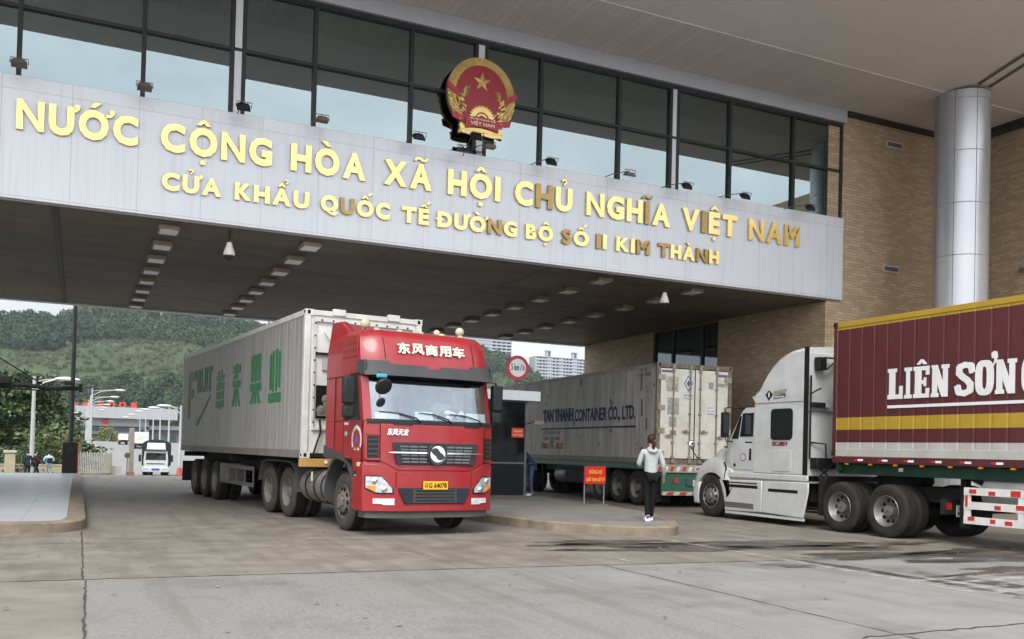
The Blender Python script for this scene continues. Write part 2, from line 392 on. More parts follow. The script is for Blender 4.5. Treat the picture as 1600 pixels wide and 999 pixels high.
# pavements with kerbs
kerb_m = mat("kerb_concrete", (0.21, 0.17, 0.125), 0.85, var=0.3, scale=2.5, dirt=(0.09, 0.07, 0.05), dirt_amt=0.6, dirt_scale=3, bump=0.4, bscale=20)
def rounded(pts, h, w, name_kerb, name_top, top_m, r=0.03):
    """a raised pavement: kerb ring of width w round a flat top set 4 mm lower"""
    n = len(pts); C = [Vector(p) for p in pts]; inn = []
    for i in range(n):
        d0 = (C[i] - C[i - 1]).normalized(); d1 = (C[(i + 1) % n] - C[i]).normalized()
        n0 = Vector((-d0.y, d0.x)); n1 = Vector((-d1.y, d1.x)); b = (n0 + n1); b = b / max(b.length ** 2 / 2, .4)
        inn.append(C[i] + b * w)
    k = MB(); secs = [[(*p, -0.02) for p in C], [(*p, h - .02) for p in C], [(*(p.lerp(q, .12)), h) for p, q in zip(C, inn)], [(*q, h) for q in inn], [(*q, h - .06) for q in inn]]
    k.loft(secs, caps=False)
    a = k.build(name_kerb, kerb_m, smooth=50); tag(a, kind='structure')
    t = MB().add([(*q, h - .004) for q in inn], [tuple(range(n))])
    return tag(t.build(name_top, top_m, smooth=0), kind='structure')
def tile_mat():
    m = bpy.data.materials.new("pavement_tile"); m.use_nodes = True; t = m.node_tree; b = t.nodes['Principled BSDF']
    tcn = _n(t, "ShaderNodeTexCoord"); br = _n(t, "ShaderNodeTexBrick"); br.offset = 0
    br.inputs['Scale'].default_value = 1.0; br.inputs['Brick Width'].default_value = 0.8; br.inputs['Row Height'].default_value = 0.8; br.inputs['Mortar Size'].default_value = 0.012
    br.inputs['Color1'].default_value = (0.40, 0.43, 0.45, 1); br.inputs['Color2'].default_value = (0.45, 0.47, 0.49, 1); br.inputs['Mortar'].default_value = (0.25, 0.26, 0.27, 1)
    n = _n(t, "ShaderNodeTexNoise"); n.inputs['Scale'].default_value = 1.2; n.inputs['Detail'].default_value = 8
    x = _n(t, "ShaderNodeMix"); x.data_type = 'RGBA'; x.blend_type = 'MULTIPLY'; x.inputs[0].default_value = 0.35
    t.links.new(tcn.outputs['Object'], br.inputs['Vector']); t.links.new(tcn.outputs['Object'], n.inputs['Vector'])
    t.links.new(br.outputs[0], x.inputs[6]); t.links.new(n.outputs['Color'], x.inputs[7]); t.links.new(x.outputs[2], b.inputs['Base Color'])
    b.inputs['Roughness'].default_value = 0.28
    return m
rounded([(-6, 16.42), (-0.45, 16.42), (-0.12, 16.6), (0.08, 16.95), (0.16, 17.5), (0.16, 40.6), (-12, 40.6), (-12, 16.42)], 0.17, 0.3, "left_kerb", "left_pavement", tile_mat())
isl_m = mat("island_concrete", (0.20, 0.195, 0.185), 0.6, var=0.2, scale=1.5, dirt=(0.11, 0.1, 0.09), dirt_amt=0.5)
rounded([(8.1, 15.62), (8.78, 14.52), (9.1, 14.22), (9.6, 14.05), (10.1, 14.2), (10.45, 14.62), (11.0, 15.5), (11.75, 17.4), (12.3, 20.0), (12.6, 24.5), (12.6, 33), (7.6, 33), (7.6, 18)], 0.18, 0.22, "island_kerb", "island_pavement", isl_m)

# ================================================================== gate building
GATE = thing("gate_building", "large border gate building with grey lettered beam, glazed gallery, brick side walls and deep canopy", "building", (0, 20, 0))
GI = Matrix.Translation((0, -20, 0))
def part(mb, name, m, parent=GATE, **k):
    mb.xform(GI); return mb.build(name, m, parent, **k)
def panel_mat():
    m = bpy.data.materials.new("aluminium_panel"); m.use_nodes = True; t = m.node_tree; b = t.nodes['Principled BSDF']; L = t.links.new
    tcn = _n(t, "ShaderNodeTexCoord"); mpn = _n(t, "ShaderNodeMapping"); mpn.inputs['Rotation'].default_value = (pi / 2, 0, 0); mpn.inputs['Location'].default_value = (0.3, 0.0, 0)
    L(tcn.outputs['Object'], mpn.inputs[0])
    br = _n(t, "ShaderNodeTexBrick"); br.offset = 0; br.inputs['Scale'].default_value = 1
    br.inputs['Brick Width'].default_value = 1.22; br.inputs['Row Height'].default_value = 2.05; br.inputs['Mortar Size'].default_value = 0.005
    br.inputs['Color1'].default_value = (0.57, 0.59, 0.63, 1); br.inputs['Color2'].default_value = (0.595, 0.615, 0.65, 1); br.inputs['Mortar'].default_value = (0.33, 0.34, 0.36, 1)
    n = _n(t, "ShaderNodeTexNoise"); n.inputs['Scale'].default_value = 2.4; n.inputs['Detail'].default_value = 9
    m2 = _n(t, "ShaderNodeMapping"); m2.inputs['Scale'].default_value = (3.5, 1, 0.22); L(tcn.outputs['Object'], m2.inputs[0]); L(m2.outputs[0], n.inputs['Vector'])
    r = _n(t, "ShaderNodeMapRange"); r.inputs[1].default_value = .5; r.inputs[2].default_value = .75; r.inputs[4].default_value = 0.42; L(n.outputs['Fac'], r.inputs[0])
    x = _n(t, "ShaderNodeMix"); x.data_type = 'RGBA'; L(r.outputs[0], x.inputs[0]); L(br.outputs[0], x.inputs[6]); x.inputs[7].default_value = (0.43, 0.435, 0.445, 1)
    L(mpn.outputs[0], br.inputs['Vector']); L(x.outputs[2], b.inputs['Base Color']); b.inputs['Roughness'].default_value = 0.42; b.inputs['Metallic'].default_value = 0.15
    return m
fas_m = panel_mat()
def strip_mat(name, col, dark, axis, pitch, gap=0.09, rough=0.6, stain=(0.1, 0.09, 0.08), stain_amt=0.6, st=(0.25, 1.2, 1)):
    """linear metal ceiling: narrow strips with dark grooves, stained"""
    m = bpy.data.materials.new(name); m.use_nodes = True; t = m.node_tree; b = t.nodes['Principled BSDF']; L = t.links.new
    tcn = _n(t, "ShaderNodeTexCoord"); sep = _n(t, "ShaderNodeSeparateXYZ"); L(tcn.outputs['Object'], sep.inputs[0])
    a = _n(t, "ShaderNodeMath"); a.operation = 'DIVIDE'; a.inputs[1].default_value = pitch; L(sep.outputs[axis], a.inputs[0])
    f = _n(t, "ShaderNodeMath"); f.operation = 'FRACT'; L(a.outputs[0], f.inputs[0])
    g = _n(t, "ShaderNodeMath"); g.operation = 'LESS_THAN'; g.inputs[1].default_value = gap; L(f.outputs[0], g.inputs[0])
    fl = _n(t, "ShaderNodeMath"); fl.operation = 'FLOOR'; L(a.outputs[0], fl.inputs[0])
    wn = _n(t, "ShaderNodeTexWhiteNoise"); wn.noise_dimensions = '1D'; L(fl.outputs[0], wn.inputs['W'])
    r1 = _n(t, "ShaderNodeMapRange"); r1.inputs[3].default_value = .93; r1.inputs[4].default_value = 1.05; L(wn.outputs[0], r1.inputs[0])
    vm = _n(t, "ShaderNodeVectorMath"); vm.operation = 'SCALE'; vm.inputs[0].default_value = col; L(r1.outputs[0], vm.inputs['Scale'])
    m2 = _n(t, "ShaderNodeMapping"); m2.inputs['Scale'].default_value = st; L(tcn.outputs['Object'], m2.inputs[0])
    n = _n(t, "ShaderNodeTexNoise"); n.inputs['Scale'].default_value = 1.1; n.inputs['Detail'].default_value = 9; n.inputs['Roughness'].default_value = .65; L(m2.outputs[0], n.inputs['Vector'])
    r = _n(t, "ShaderNodeMapRange"); r.inputs[1].default_value = .4; r.inputs[2].default_value = .72; r.inputs[4].default_value = stain_amt; L(n.outputs['Fac'], r.inputs[0])
    x = _n(t, "ShaderNodeMix"); x.data_type = 'RGBA'; x.inputs[7].default_value = (*stain, 1); L(r.outputs[0], x.inputs[0]); L(vm.outputs[0], x.inputs[6])
    y = _n(t, "ShaderNodeMix"); y.data_type = 'RGBA'; y.inputs[7].default_value = (*dark, 1); L(g.outputs[0], y.inputs[0]); L(x.outputs[2], y.inputs[6])
    L(y.outputs[2], b.inputs['Base Color']); b.inputs['Roughness'].default_value = rough
    bp = _n(t, "ShaderNodeBump"); bp.invert = True; bp.inputs['Distance'].default_value = 0.02; bp.inputs['Strength'].default_value = .35; L(g.outputs[0], bp.inputs['Height']); L(bp.outputs[0], b.inputs['Normal'])
    return m
def brick_mat():
    m = bpy.data.materials.new("tan_brick"); m.use_nodes = True; t = m.node_tree; b = t.nodes['Principled BSDF']; L = t.links.new
    tcn = _n(t, "ShaderNodeTexCoord"); sep = _n(t, "ShaderNodeSeparateXYZ"); L(tcn.outputs['Object'], sep.inputs[0])
    ad = _n(t, "ShaderNodeMath"); ad.operation = 'ADD'; L(sep.outputs[0], ad.inputs[0]); L(sep.outputs[1], ad.inputs[1])
    cb = _n(t, "ShaderNodeCombineXYZ"); L(ad.outputs[0], cb.inputs[0]); L(sep.outputs[2], cb.inputs[1])
    br = _n(t, "ShaderNodeTexBrick"); br.offset = .5; br.inputs['Scale'].default_value = 1; br.inputs['Brick Width'].default_value = .30; br.inputs['Row Height'].default_value = .085
    br.inputs['Mortar Size'].default_value = .006; br.inputs['Bias'].default_value = -0.25
    br.inputs['Color1'].default_value = (0.345, 0.25, 0.155, 1); br.inputs['Color2'].default_value = (0.49, 0.37, 0.245, 1); br.inputs['Mortar'].default_value = (0.19, 0.14, 0.09, 1)
    n = _n(t, "ShaderNodeTexNoise"); n.inputs['Scale'].default_value = .7; n.inputs['Detail'].default_value = 8; L(tcn.outputs['Object'], n.inputs['Vector'])
    r = _n(t, "ShaderNodeMapRange"); r.inputs[1].default_value = .45; r.inputs[2].default_value = .75; r.inputs[4].default_value = .3; L(n.outputs['Fac'], r.inputs[0])
    x = _n(t, "ShaderNodeMix"); x.data_type = 'RGBA'; x.inputs[7].default_value = (0.24, 0.165, 0.105, 1); L(cb.outputs[0], br.inputs['Vector']); L(br.outputs[0], x.inputs[6]); L(r.outputs[0], x.inputs[0])
    L(x.outputs[2], b.inputs['Base Color']); b.inputs['Roughness'].default_value = .6
    bp = _n(t, "ShaderNodeBump"); bp.inputs['Distance'].default_value = .01; bp.inputs['Strength'].default_value = .5; bp.invert = True; L(br.outputs['Fac'], bp.inputs['Height']); L(bp.outputs[0], b.inputs['Normal'])
    return m
brick = brick_mat()
ZF0, ZF1, ZT = 6.09, 8.47, 11.6
part(MB().box(-5, 19.84, 20.0, 20.28, ZF0, ZF1), "fascia_beam", fas_m, bevel=0.012)
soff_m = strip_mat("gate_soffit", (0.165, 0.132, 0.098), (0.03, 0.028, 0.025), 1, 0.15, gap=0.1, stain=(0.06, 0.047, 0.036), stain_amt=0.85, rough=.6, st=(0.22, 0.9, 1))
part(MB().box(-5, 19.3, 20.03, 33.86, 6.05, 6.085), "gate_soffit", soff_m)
dark_m = mat("dark_frame", (0.028, 0.028, 0.03), 0.45, var=.2)
part(MB().box(-5, 19.3, 33.86, 34.2, 6.0, 8.6), "rear_beam", fas_m)
part(MB().box(-5, 19.3, 20.03, 20.06, 6.03, 6.05).box(-.62, -.5, 20.06, 33.86, 6.02, 6.05), "soffit_trim", dark_m)
for x in (-2.2, 3.1, 6.4, 8.4, 10.4, 13.65, 17.2): part(MB().box(x - .006, x + .006, 20.06, 33.86, 6.045, 6.0495), "soffit_joint", dark_m, smooth=0)
conc_m = mat("roof_slab", (0.34, 0.33, 0.32), 0.8)
part(MB().box(-5, 19.3, 20.6, 33.8, 8.5, 8.6).box(-5, 25, 20.6, 33.8, 11.7, 12.2).box(-5, 19.3, 20.55, 20.6, 8.6, 11.7), "gallery_shell", mat("gallery_inside", (0.05, 0.05, 0.05), .8))
part(MB().box(-5, 19.85, 19.94, 20.14, 11.22, 11.6), "window_header", mat("header_panel", (0.36, 0.37, 0.40), .45, var=.06, metal=.1), bevel=.01)
rib_m = strip_mat("canopy_ribs", (0.63, 0.605, 0.575), (0.50, 0.48, 0.455), 0, 0.2, gap=.11, stain=(0.53, 0.505, 0.475), stain_amt=.6)
part(MB().box(-12, 25, 17.72, 20.1, 11.6, 11.66), "ribbed_soffit", rib_m)
smooth_m = mat("smooth_soffit", (0.67, 0.645, 0.62), .65, var=.05, scale=.6)
mb = MB().prism([(13.0, 12.2), (17.72, 11.612), (20.6, 11.9), (20.6, 12.6), (13.0, 12.75)], 'x', -12, 27)
part(mb, "canopy", smooth_m)
mb = MB()
for dx in (0, .42):
    a, c = Vector((21.62 + dx, 17.05, 0)), Vector((21.02 + dx, 13.2, 0))
    z0 = lambda y: 11.612 + (17.72 - y) * .588 / 4.72
    s = Vector((.09, 0, 0))
    mb.add([(a.x - .07, a.y, z0(a.y) - .012), (a.x + .07, a.y, z0(a.y) - .012), (c.x + .07, c.y, z0(c.y) - .012), (c.x - .07, c.y, z0(c.y) - .012)], [(0, 1, 2, 3)])
part(mb, "canopy_groove", mat("groove_shadow_gap", (0.1, 0.09, 0.085), .8), smooth=0)
# walls
part(MB().box(19.3, 25.3, 20.1, 20.5, 0, 11.62).box(25.0, 25.3, 8.0, 20.1, 0, 11.62).box(19.3, 19.7, 20.5, 25.0, 0, 6.2).box(19.3, 19.7, 28.9, 34.0, 0, 6.2).box(19.3, 19.7, 25.0, 28.9, 0, 2.4).box(19.3, 19.7, 25.0, 28.9, 6.03, 6.2).box(19.55, 19.7, 25.0, 28.9, 2.4, 6.03), "brick_wall", brick)
part(MB().box(24.6, 25.0, 17, 20.1, 11.45, 11.6).box(19.9, 24.6, 19.95, 20.1, 11.48, 11.6), "wall_top_trim", dark_m)
part(MB().box(-5.0, -4.6, 20.3, 34, 0, 6.2), "brick_wall", brick)
mir_m = mat("coated_glass", (0.22, 0.262, 0.27), 0.012, metal=1.0, var=.06, scale=.5, bump=.012, bscale=.9)
dkg_m = mat("dark_glass", (0.12, 0.135, 0.15), 0.03, metal=1.0, var=.05)
win = part(MB().box(19.42, 19.46, 25.0, 28.9, 2.4, 6.03), "window", dkg_m)
mb = MB()
for y in (25.04, 25.98, 27.7, 28.84): mb.box(19.36, 19.42, y - .05, y + .05, 2.4, 6.03)
mb.box(19.36, 19.42, 25.0, 28.9, 2.4, 2.5); part(mb, "frame", dark_m, parent=win)
# curtain wall
YG = 20.12
def X_(px, py=130): return at(px, py, YG).x
mull = [X_(p, y) for p, y in ((33, 7), (226, 46), (363, 75), (381, 79), (492, 100), (642, 130), (742, 152), (757, 155), (844, 171), (966, 195), (1046, 212), (1057, 214), (1139, 230), (1238, 250), (1312, 265))]
mull = [-4.9, -3.6] + mull
z_tr = 9.84
mb = MB()
for x in mull: mb.box(x - .043, x + .043, 20.04, 20.16, ZF1, 11.22)
mb.box(-5, 19.8, 20.05, 20.15, z_tr - .036, z_tr + .036); mb.box(-5, 19.8, 20.03, 20.15, 11.12, 11.218)
part(mb, "window_mullions", dark_m, bevel=.006)
white_m = mat("pale_metal", (0.55, 0.56, 0.6), .4, var=.05)
mb = MB()
for i in (4, 8, 12): mb.box(mull[i] + .044, mull[i + 1] - .044, 20.06, 20.2, ZF1, 11.12)
part(mb, "window_pier", white_m)
for i, (a, b) in enumerate(zip(mull, mull[1:])):
    if i in (4, 8, 12): continue
    for z0, z1 in ((ZF1, z_tr - .036), (z_tr + .036, 11.12)):
        mb = MB().box(a + .043, b - .043, YG, YG + .015, z0, z1); c_ = Vector(((a + b) / 2, YG, (z0 + z1) / 2))
        mb.xform(Matrix.Translation(c_) @ Matrix.Rotation(radians(rng.gauss(0, .26)), 4, 'X') @ Matrix.Rotation(radians(rng.gauss(0, .12)), 4, 'Z') @ Matrix.Translation(-c_))
        part(mb, "pane", mir_m, smooth=0)
# column
colm = mat("column_aluminium", (0.43, 0.44, 0.47), .33, metal=.5, var=.09, scale=1.5, stretch=(1, 1, .3), dirt=(.4, .4, .4), dirt_amt=.4, dirt_scale=1.2)
prof = []; z = 0.0; R = .707
while z < 11.6:
    z2 = min(z + 1.42, 11.6); prof += [(R - .012, z), (R, z + .012), (R, z2 - .012), (R - .012, z2)]; z = z2
mb = MB().lathe(prof, (21.87, 17.72, 0), n=72)
part(mb, "column", colm, smooth=30)
mb = MB()
for k in range(8):
    a = k * pi / 4 + .42; c, s = cos(a), sin(a); x, y = 21.87 + R * c, 17.72 + R * s
    mb.add([(x - s * .008 + c * .003, y + c * .008 + s * .003, 0), (x + s * .008 + c * .003, y - c * .008 + s * .003, 0), (x + s * .008 + c * .003, y - c * .008 + s * .003, 11.6), (x - s * .008 + c * .003, y + c * .008 + s * .003, 11.6)], [(0, 1, 2, 3)])
part(mb, "column_seam", mat("seam", (0.12, 0.12, 0.13), .7), smooth=0)
# vents
for (x0, x1, z0, z1) in ((21.55, 22.2, 10.86, 11.05), (21.5, 22.15, 7.12, 7.32)):
    v = part(MB().box(x0, x1, 20.06, 20.1, z0, z1), "vent", mat("vent_frame", (.45, .44, .42), .5))
    mb = MB().box(x0 + .04, x1 - .04, 20.05, 20.06, z0 + .04, z1 - .04)
    part(mb, "vent_grille", mat("vent_dark", (.09, .085, .08), .6), parent=v)
    v.location = (0, 0, 0)
t = thing("wall_camera", "small dark camera on the side brick wall right of the silver column", "camera", (25, 18.1, 7.25))
MB().cone((0, 0, 0), (-.14, 0, 0), .04, .03).build("bracket", dark_m, t); MB().cone((-.14, .0, 0), (-.16, -.22, -.03), .06, .06).build("camera_body", mat("grey_plastic", (.2, .2, .2), .5), t)

# ------------------------------------------------------------------ ceiling lights under the gate
lamp_box = mat("lamp_box", (0.30, 0.25, 0.19), .6, var=.25, scale=5); lamp_face = mat("lamp_diffuser", (0.78, 0.79, 0.8), .3, var=.15, scale=3)
lamp_box2 = mat("lamp_box_brown", (0.19, 0.15, 0.11), .6, var=.25, scale=5); lamp_face2 = mat("lamp_diffuser_dirty", (0.62, 0.61, 0.6), .35, var=.3, scale=4)
ORD = ["first", "second", "third", "fourth", "fifth", "sixth", "seventh", "eighth"]
rows = [(1.6, "leftmost", lamp_box, lamp_face), (4.6, "second from left", lamp_box, lamp_face), (12.2, "third from left", lamp_box2, lamp_face2), (15.1, "rightmost", lamp_box2, lamp_face2)]
protos = {}
for x, rn, bm_, fm_ in rows:
    for k in range(8):
        loc = (x, 20.75 + 1.74 * k, 6.05)
        if bm_.name not in protos:
            t = thing("ceiling_light", "x", "ceiling light", loc)
            MB().box(-.21, .21, -.28, .28, -.10, 0).build("housing", bm_, t, bevel=.01)
            MB().box(-.175, .175, -.24, .24, -.112, -.101).build("diffuser", fm_, t)
            protos[bm_.name] = t
        else:
            t = copy_tree(protos[bm_.name]); t.location = loc
        tag(t, f"square ceiling light under the gate, {ORD[k]} from the front in the {rn} row", "ceiling light", "ceiling lights under the gate beam")
# dome cameras
cream = mat("cream_plastic", (0.62, 0.58, 0.5), .4); blackg = mat("black_dome", (.01, .01, .01), .1)
def dome(x, y, lab):
    t = thing("dome_camera", lab, "camera", (x, y, 6.05), group="dome cameras hanging under the gate beam"); t.scale = (.74, .74, .8)
    MB().cone((0, 0, -.3), (0, 0, 0), .035).build("stem", dark_m, t)
    MB().lathe([(.03, -.3), (.07, -.31), (.10, -.42), (.16, -.58), (.165, -.64), (.15, -.66)], (0, 0, 0), n=20).build("housing", cream, t)
    MB().lathe([(.13, -.66), (.12, -.72), (.08, -.77), (.02, -.79)], (0, 0, 0), n=20).build("lens_dome", blackg, t)
dome(2.8, 20.4, "cream dome camera hanging near the first two left light rows"); dome(13.97, 20.4, "cream dome camera hanging near the right end of the gate beam")

# ------------------------------------------------------------------ gold lettering
gold = mat("gold_letters", (0.80, 0.585, 0.235), .24, metal=.72, var=.12, scale=2.5, dirt=(0.6, 0.40, 0.14), dirt_amt=.35, dirt_scale=1.3)
bronze = mat("tarnished_letters", (0.34, 0.22, 0.075), .35, metal=.6, var=.3, scale=6)
def zf(px, py): return at(px, py, 19.97)
import unicodedata
def poly_strip(pts, w):
    """flat band of width w along a bent line, as quads"""
    Q = []; n = len(pts)
    for q in range(n):
        p = Vector(pts[q]); d = (Vector(pts[min(q + 1, n - 1)]) - Vector(pts[max(q - 1, 0)])).normalized(); s = Vector((-d.y, d.x)) * w / 2; Q.append((p + s, p - s))
    return [[tuple(Q[q][0]), tuple(Q[q][1]), tuple(Q[q + 1][1]), tuple(Q[q + 1][0])] for q in range(n - 1)]
def marks(ch, wd):
    """accents of a Vietnamese capital in units of the cap height; wd is the letter width"""
    d = unicodedata.normalize('NFD', ch); base, com = d[0], d[1:]; out = []; cx = wd / 2; top = 1.09
    if ch == 'Đ': return 'D', [[(-.10, .44), (.36, .44), (.36, .57), (-.10, .57)]]
    if '\u0302' in com:
        out += [[(cx - .24, top), (cx - .09, top), (cx, top + .09), (cx + .0, top + .2), (cx - .07, top + .2)], [(cx + .24, top), (cx + .07, top + .2), (cx, top + .2), (cx, top + .09), (cx + .09, top)]]
    hi = top + .0; sx = cx
    if '\u0302' in com: hi = top + .20; sx = cx + .24
    if '\u031b' in com:
        out += poly_strip([(wd - .10, .86), (wd + .03, .88), (wd + .10, .95), (wd + .10, 1.03)], .10) + [[(wd + .09 + .085 * cos(q * pi / 6), 1.02 + .085 * sin(q * pi / 6)) for q in range(12)]]
    if '\u0301' in com: out.append([(sx - .14, hi), (sx + .02, hi), (sx + .24, hi + .19), (sx + .02, hi + .19)])
    if '\u0300' in com: out.append([(sx + .14, hi), (sx - .02, hi), (sx - .24, hi + .19), (sx - .02, hi + .19)])
    if '\u0303' in com: out += poly_strip([(cx - .26, top + .03), (cx - .18, top + .12), (cx - .08, top + .13), (cx + .06, top + .06), (cx + .17, top + .06), (cx + .26, top + .16)], .085)
    if '\u0309' in com: out += poly_strip([(sx - .10, hi + .17), (sx - .03, hi + .235), (sx + .08, hi + .22), (sx + .10, hi + .14), (sx + .02, hi + .08), (sx + .01, hi + .0)], .07)
    if '\u0323' in com: out.append([(cx - .08, -.29), (cx + .08, -.29), (cx + .08, -.14), (cx - .08, -.14)])
    return base, out
def lettering(name, label, words, base, cap, bold, dull, depth=.06):
    z0 = [at(p[0], p[1], 19.97).z for p in base]; zb = sum(z0) / len(z0); h = cap
    t = thing(name, label, "lettering", (0, 19.99, zb)); n = 0
    for w, xa, xb in words:
        XA, XB = at(xa, 300, 19.97).x, at(xb, 300, 19.97).x
        ws = []
        for ch in w:
            v, f = glyph(marks(ch, 1)[0], bold, .02); x_ = [p[0] for p in v]; ws.append(max(x_) - min(x_))
        gap = 0.115 if len(w) > 1 else 0; tot = sum(ws) + gap * (len(w) - 1); sc = (XB - XA) / tot; x = XA
        for i, ch in enumerate(w):
            bs, mk = marks(ch, ws[i] * sc / h)
            mb = MB(); put_text(mb, bs, (x, 0, 0), (1, 0, 0), (0, 0, 1), w=ws[i] * sc, h=h, bold=bold, depth=depth, base=True)
            for q, pl_ in enumerate(mk): mb.prism([(x + u * h, z * h) for u, z in pl_], 'y', -depth + .002 + .0005 * (q % 5) if True else 0, -.0005)
            mb.build("letter", bronze if n in dull else gold, t, smooth=25)
            x += (ws[i] + gap) * sc; n += 1
    return t
lettering("gate_lettering", "upper line of large gold letters on the grey gate beam naming the country", [("NƯỚC", 21.3, 213), ("CỘNG", 248, 423), ("HÒA", 452.5, 570), ("XÃ", 598.7, 673.5), ("HỘI", 698.8, 780.7), ("CHỦ", 803.7, 893.8), ("NGHĨA", 916, 1047), ("VIỆT", 1066, 1152), ("NAM", 1170.6, 1249.6)],
          [(21, 201), (1249, 387)], .585, .048, {17, 22, 25})
lettering("gate_lettering", "lower line of smaller gold letters on the gate beam naming the crossing", [("CỬA", 252, 345), ("KHẨU", 366.5, 483), ("QUỐC", 501, 609.6), ("TẾ", 628, 671), ("ĐƯỜNG", 684, 808.6), ("BỘ", 822.4, 865), ("SỐ", 879, 921), ("II", 933, 949), ("KIM", 964, 1016.6), ("THÀNH", 1030, 1124.7)],
          [(300, 305), (1124, 413)], .365, .052, {8, 16, 20, 22, 26, 27, 30})

# ------------------------------------------------------------------ national emblem on the beam
def emblem():
    c = at(752, 151, 19.86); S = 0.93; K = .93
    t = thing("gate_emblem", "round red and gold national emblem with star, cogwheel and rice wreath on the beam", "emblem", (c.x, 19.86, c.z))
    gm_ = mat("emblem_gold", (0.74, 0.54, 0.20), .33, metal=.6, var=.2, scale=8, dirt=(.3, .2, .06), dirt_amt=.35); rm = mat("emblem_red", (0.26, 0.008, 0.016), .4, var=.15)
    ribm = mat("emblem_ribbon", (0.33, .012, .02), .4)
    def oval(rx, rz, n=48, zc=0): return [(rx * cos(2 * pi * i / n), zc + rz * sin(2 * pi * i / n)) for i in range(n)]
    # outline: round top, stepping in to a ribbon foot
    outl = []
    for i in range(40):
        a = radians(-32 + 244 * i / 39); outl.append((S * cos(a) * 1.0, S * 1.02 * sin(a)))
    outl = outl + [(-.70, -.58), (-.56, -.70), (-.60, -1.0), (-.3, -.93), (0, -.9), (.3, -.93), (.60, -1.0), (.56, -.70), (.70, -.58)]
    MB().prism(outl, 'y', 0.0, .10).build("back_plate", mat("emblem_back", (.09, .07, .05), .6), t, smooth=20)
    MB().prism([(x * .99, z * .99) for x, z in outl], 'y', -.02, 0.0).build("rim", gm_, t, smooth=20)
    MB().prism(oval(.70, .74, zc=.0), 'y', -.05, -.02).build("red_field", rm, t)
    star = []
    for i in range(10):
        r = .25 if i % 2 == 0 else .1; a = pi / 2 + i * pi / 5; star.append((r * cos(a), -.05, .34 + r * sin(a)))
    MB().add(star + [(0, -.11, .34)], [(i, (i + 1) % 10, 10) for i in range(10)]).build("star", gm_, t, smooth=0)
    r = random.Random(3)
    for sgn in (-1, 1):
        w = MB()
        for row, rad in enumerate((.76, .82, .88)):
            for k in range(36):
                a = radians(88 - k * 3.6 - row); x, z = sgn * rad * cos(a), rad * sin(a) * 1.02
                st = len(w.v); w.ball((0, 0, 0), .02, .02, .045, 6, 4)
                w.xform(Matrix.Translation((x, -.05, z)) @ Matrix.Rotation(sgn * (pi / 2 - a) + (row - 1) * .4 * sgn, 4, 'Y'), st)
        for k in range(55):
            a = radians(r.uniform(-48, 2)); q = r.uniform(.52, .9); x, z = sgn * q * cos(a), q * sin(a) * 1.05 - .02
            st = len(w.v); w.ball((0, 0, 0), .025, .03, .055, 6, 4); w.xform(Matrix.Translation((x, -.055, z)) @ Matrix.Rotation(sgn * .7, 4, 'Y'), st)
        for k in range(7):
            a0 = Vector((sgn * .5, -.06, -.12 + .03 * k)); w.tube([a0, a0 + Vector((-sgn * .05, -.02, .08)), a0 + Vector((-sgn * (.12 + .01 * k), -.01, .05 + .01 * k))], [.016, .013, .004], 5)
        w.build("rice_wreath", gm_, t, smooth=60)
    gmb = MB()
    teeth = []
    for i in range(60):
        a = pi * i / 59; rr = .36 if (i // 2) % 2 else .31; teeth.append((rr * cos(a), -.62 + rr * sin(a)))
    inner = [(.19 * cos(pi * i / 24), -.62 + .19 * sin(pi * i / 24)) for i in range(24, -1, -1)]
    gmb.prism(teeth + inner, 'y', -.10, -.05)
    gmb.prism([(.16 * cos(pi * i / 16), -.62 + .16 * sin(pi * i / 16)) for i in range(17)] + [(.11 * cos(pi * i / 16), -.62 + .11 * sin(pi * i / 16)) for i in range(16, -1, -1)], 'y', -.09, -.05)
    gmb.prism([(.08 * cos(pi * i / 16), -.62 + .08 * sin(pi * i / 16)) for i in range(17)], 'y', -.10, -.05)
    gmb.build("cogwheel", gm_, t, smooth=20)
    rb = MB()
    for sgn in (-1, 1):
        rb.prism([(sgn * .95, .22), (sgn * .95, .06), (sgn * .62, -.16), (sgn * .60, -.02)], 'y', -.10, -.05)
        rb.prism([(sgn * .82, -.50), (sgn * .78, -.66), (sgn * .45, -.74), (sgn * .45, -.58)], 'y', -.08, -.05)
    rb.prism([(-.46, -.62), (-.23, -.57), (0, -.555), (.23, -.57), (.46, -.62), (.44, -.87), (.22, -.82), (0, -.805), (-.22, -.82), (-.44, -.87)], 'y', -.13, -.06)
    rb.build("ribbon", ribm, t, smooth=0)
    tx = MB(); put_text(tx, "VIỆT NAM", (-.33, -.132, -.80), (1, 0, 0), (0, 0, 1), w=.66, h=.13, bold=.02, depth=.008)
    put_text(tx, "CỘNG HÒA XÃ HỘI CHỦ NGHĨA", (-.36, -.132, -.655), (1, 0, 0), (0, 0, 1), w=.72, h=.055, bold=.03, depth=.008)
    tx.build("ribbon_lettering", mat("letter_cream", (.75, .62, .4), .4), t)
    ft = MB()
    for k in range(4): ft.prism([(-.60 + .02 * k, -.80 - .05 * k), (-.3, -.84 - .045 * k), (0, -.815 - .045 * k), (.3, -.84 - .045 * k), (.60 - .02 * k, -.80 - .05 * k), (.6 - .02 * k, -.84 - .05 * k), (.3, -.88 - .045 * k), (0, -.855 - .045 * k), (-.3, -.88 - .045 * k), (-.6 + .02 * k, -.84 - .05 * k)], 'y', -.07 - .008 * (k % 2), -.021)
    ft.build("foot_scroll", gm_, t, smooth=20)
    zb = 8.47 - c.z
    MB().box(-.17, -.09, .05, .13, zb, -.85).box(.09, .17, .05, .13, zb, -.85).build("support_post", dark_m, t)
    MB().box(-.085, .085, .06, .12, zb, -.9).build("support_panel", white_m, t)
emblem()
for o in COL.objects:
    if o.name.startswith('gate_emblem'): o.scale = (.93, .93, .95)

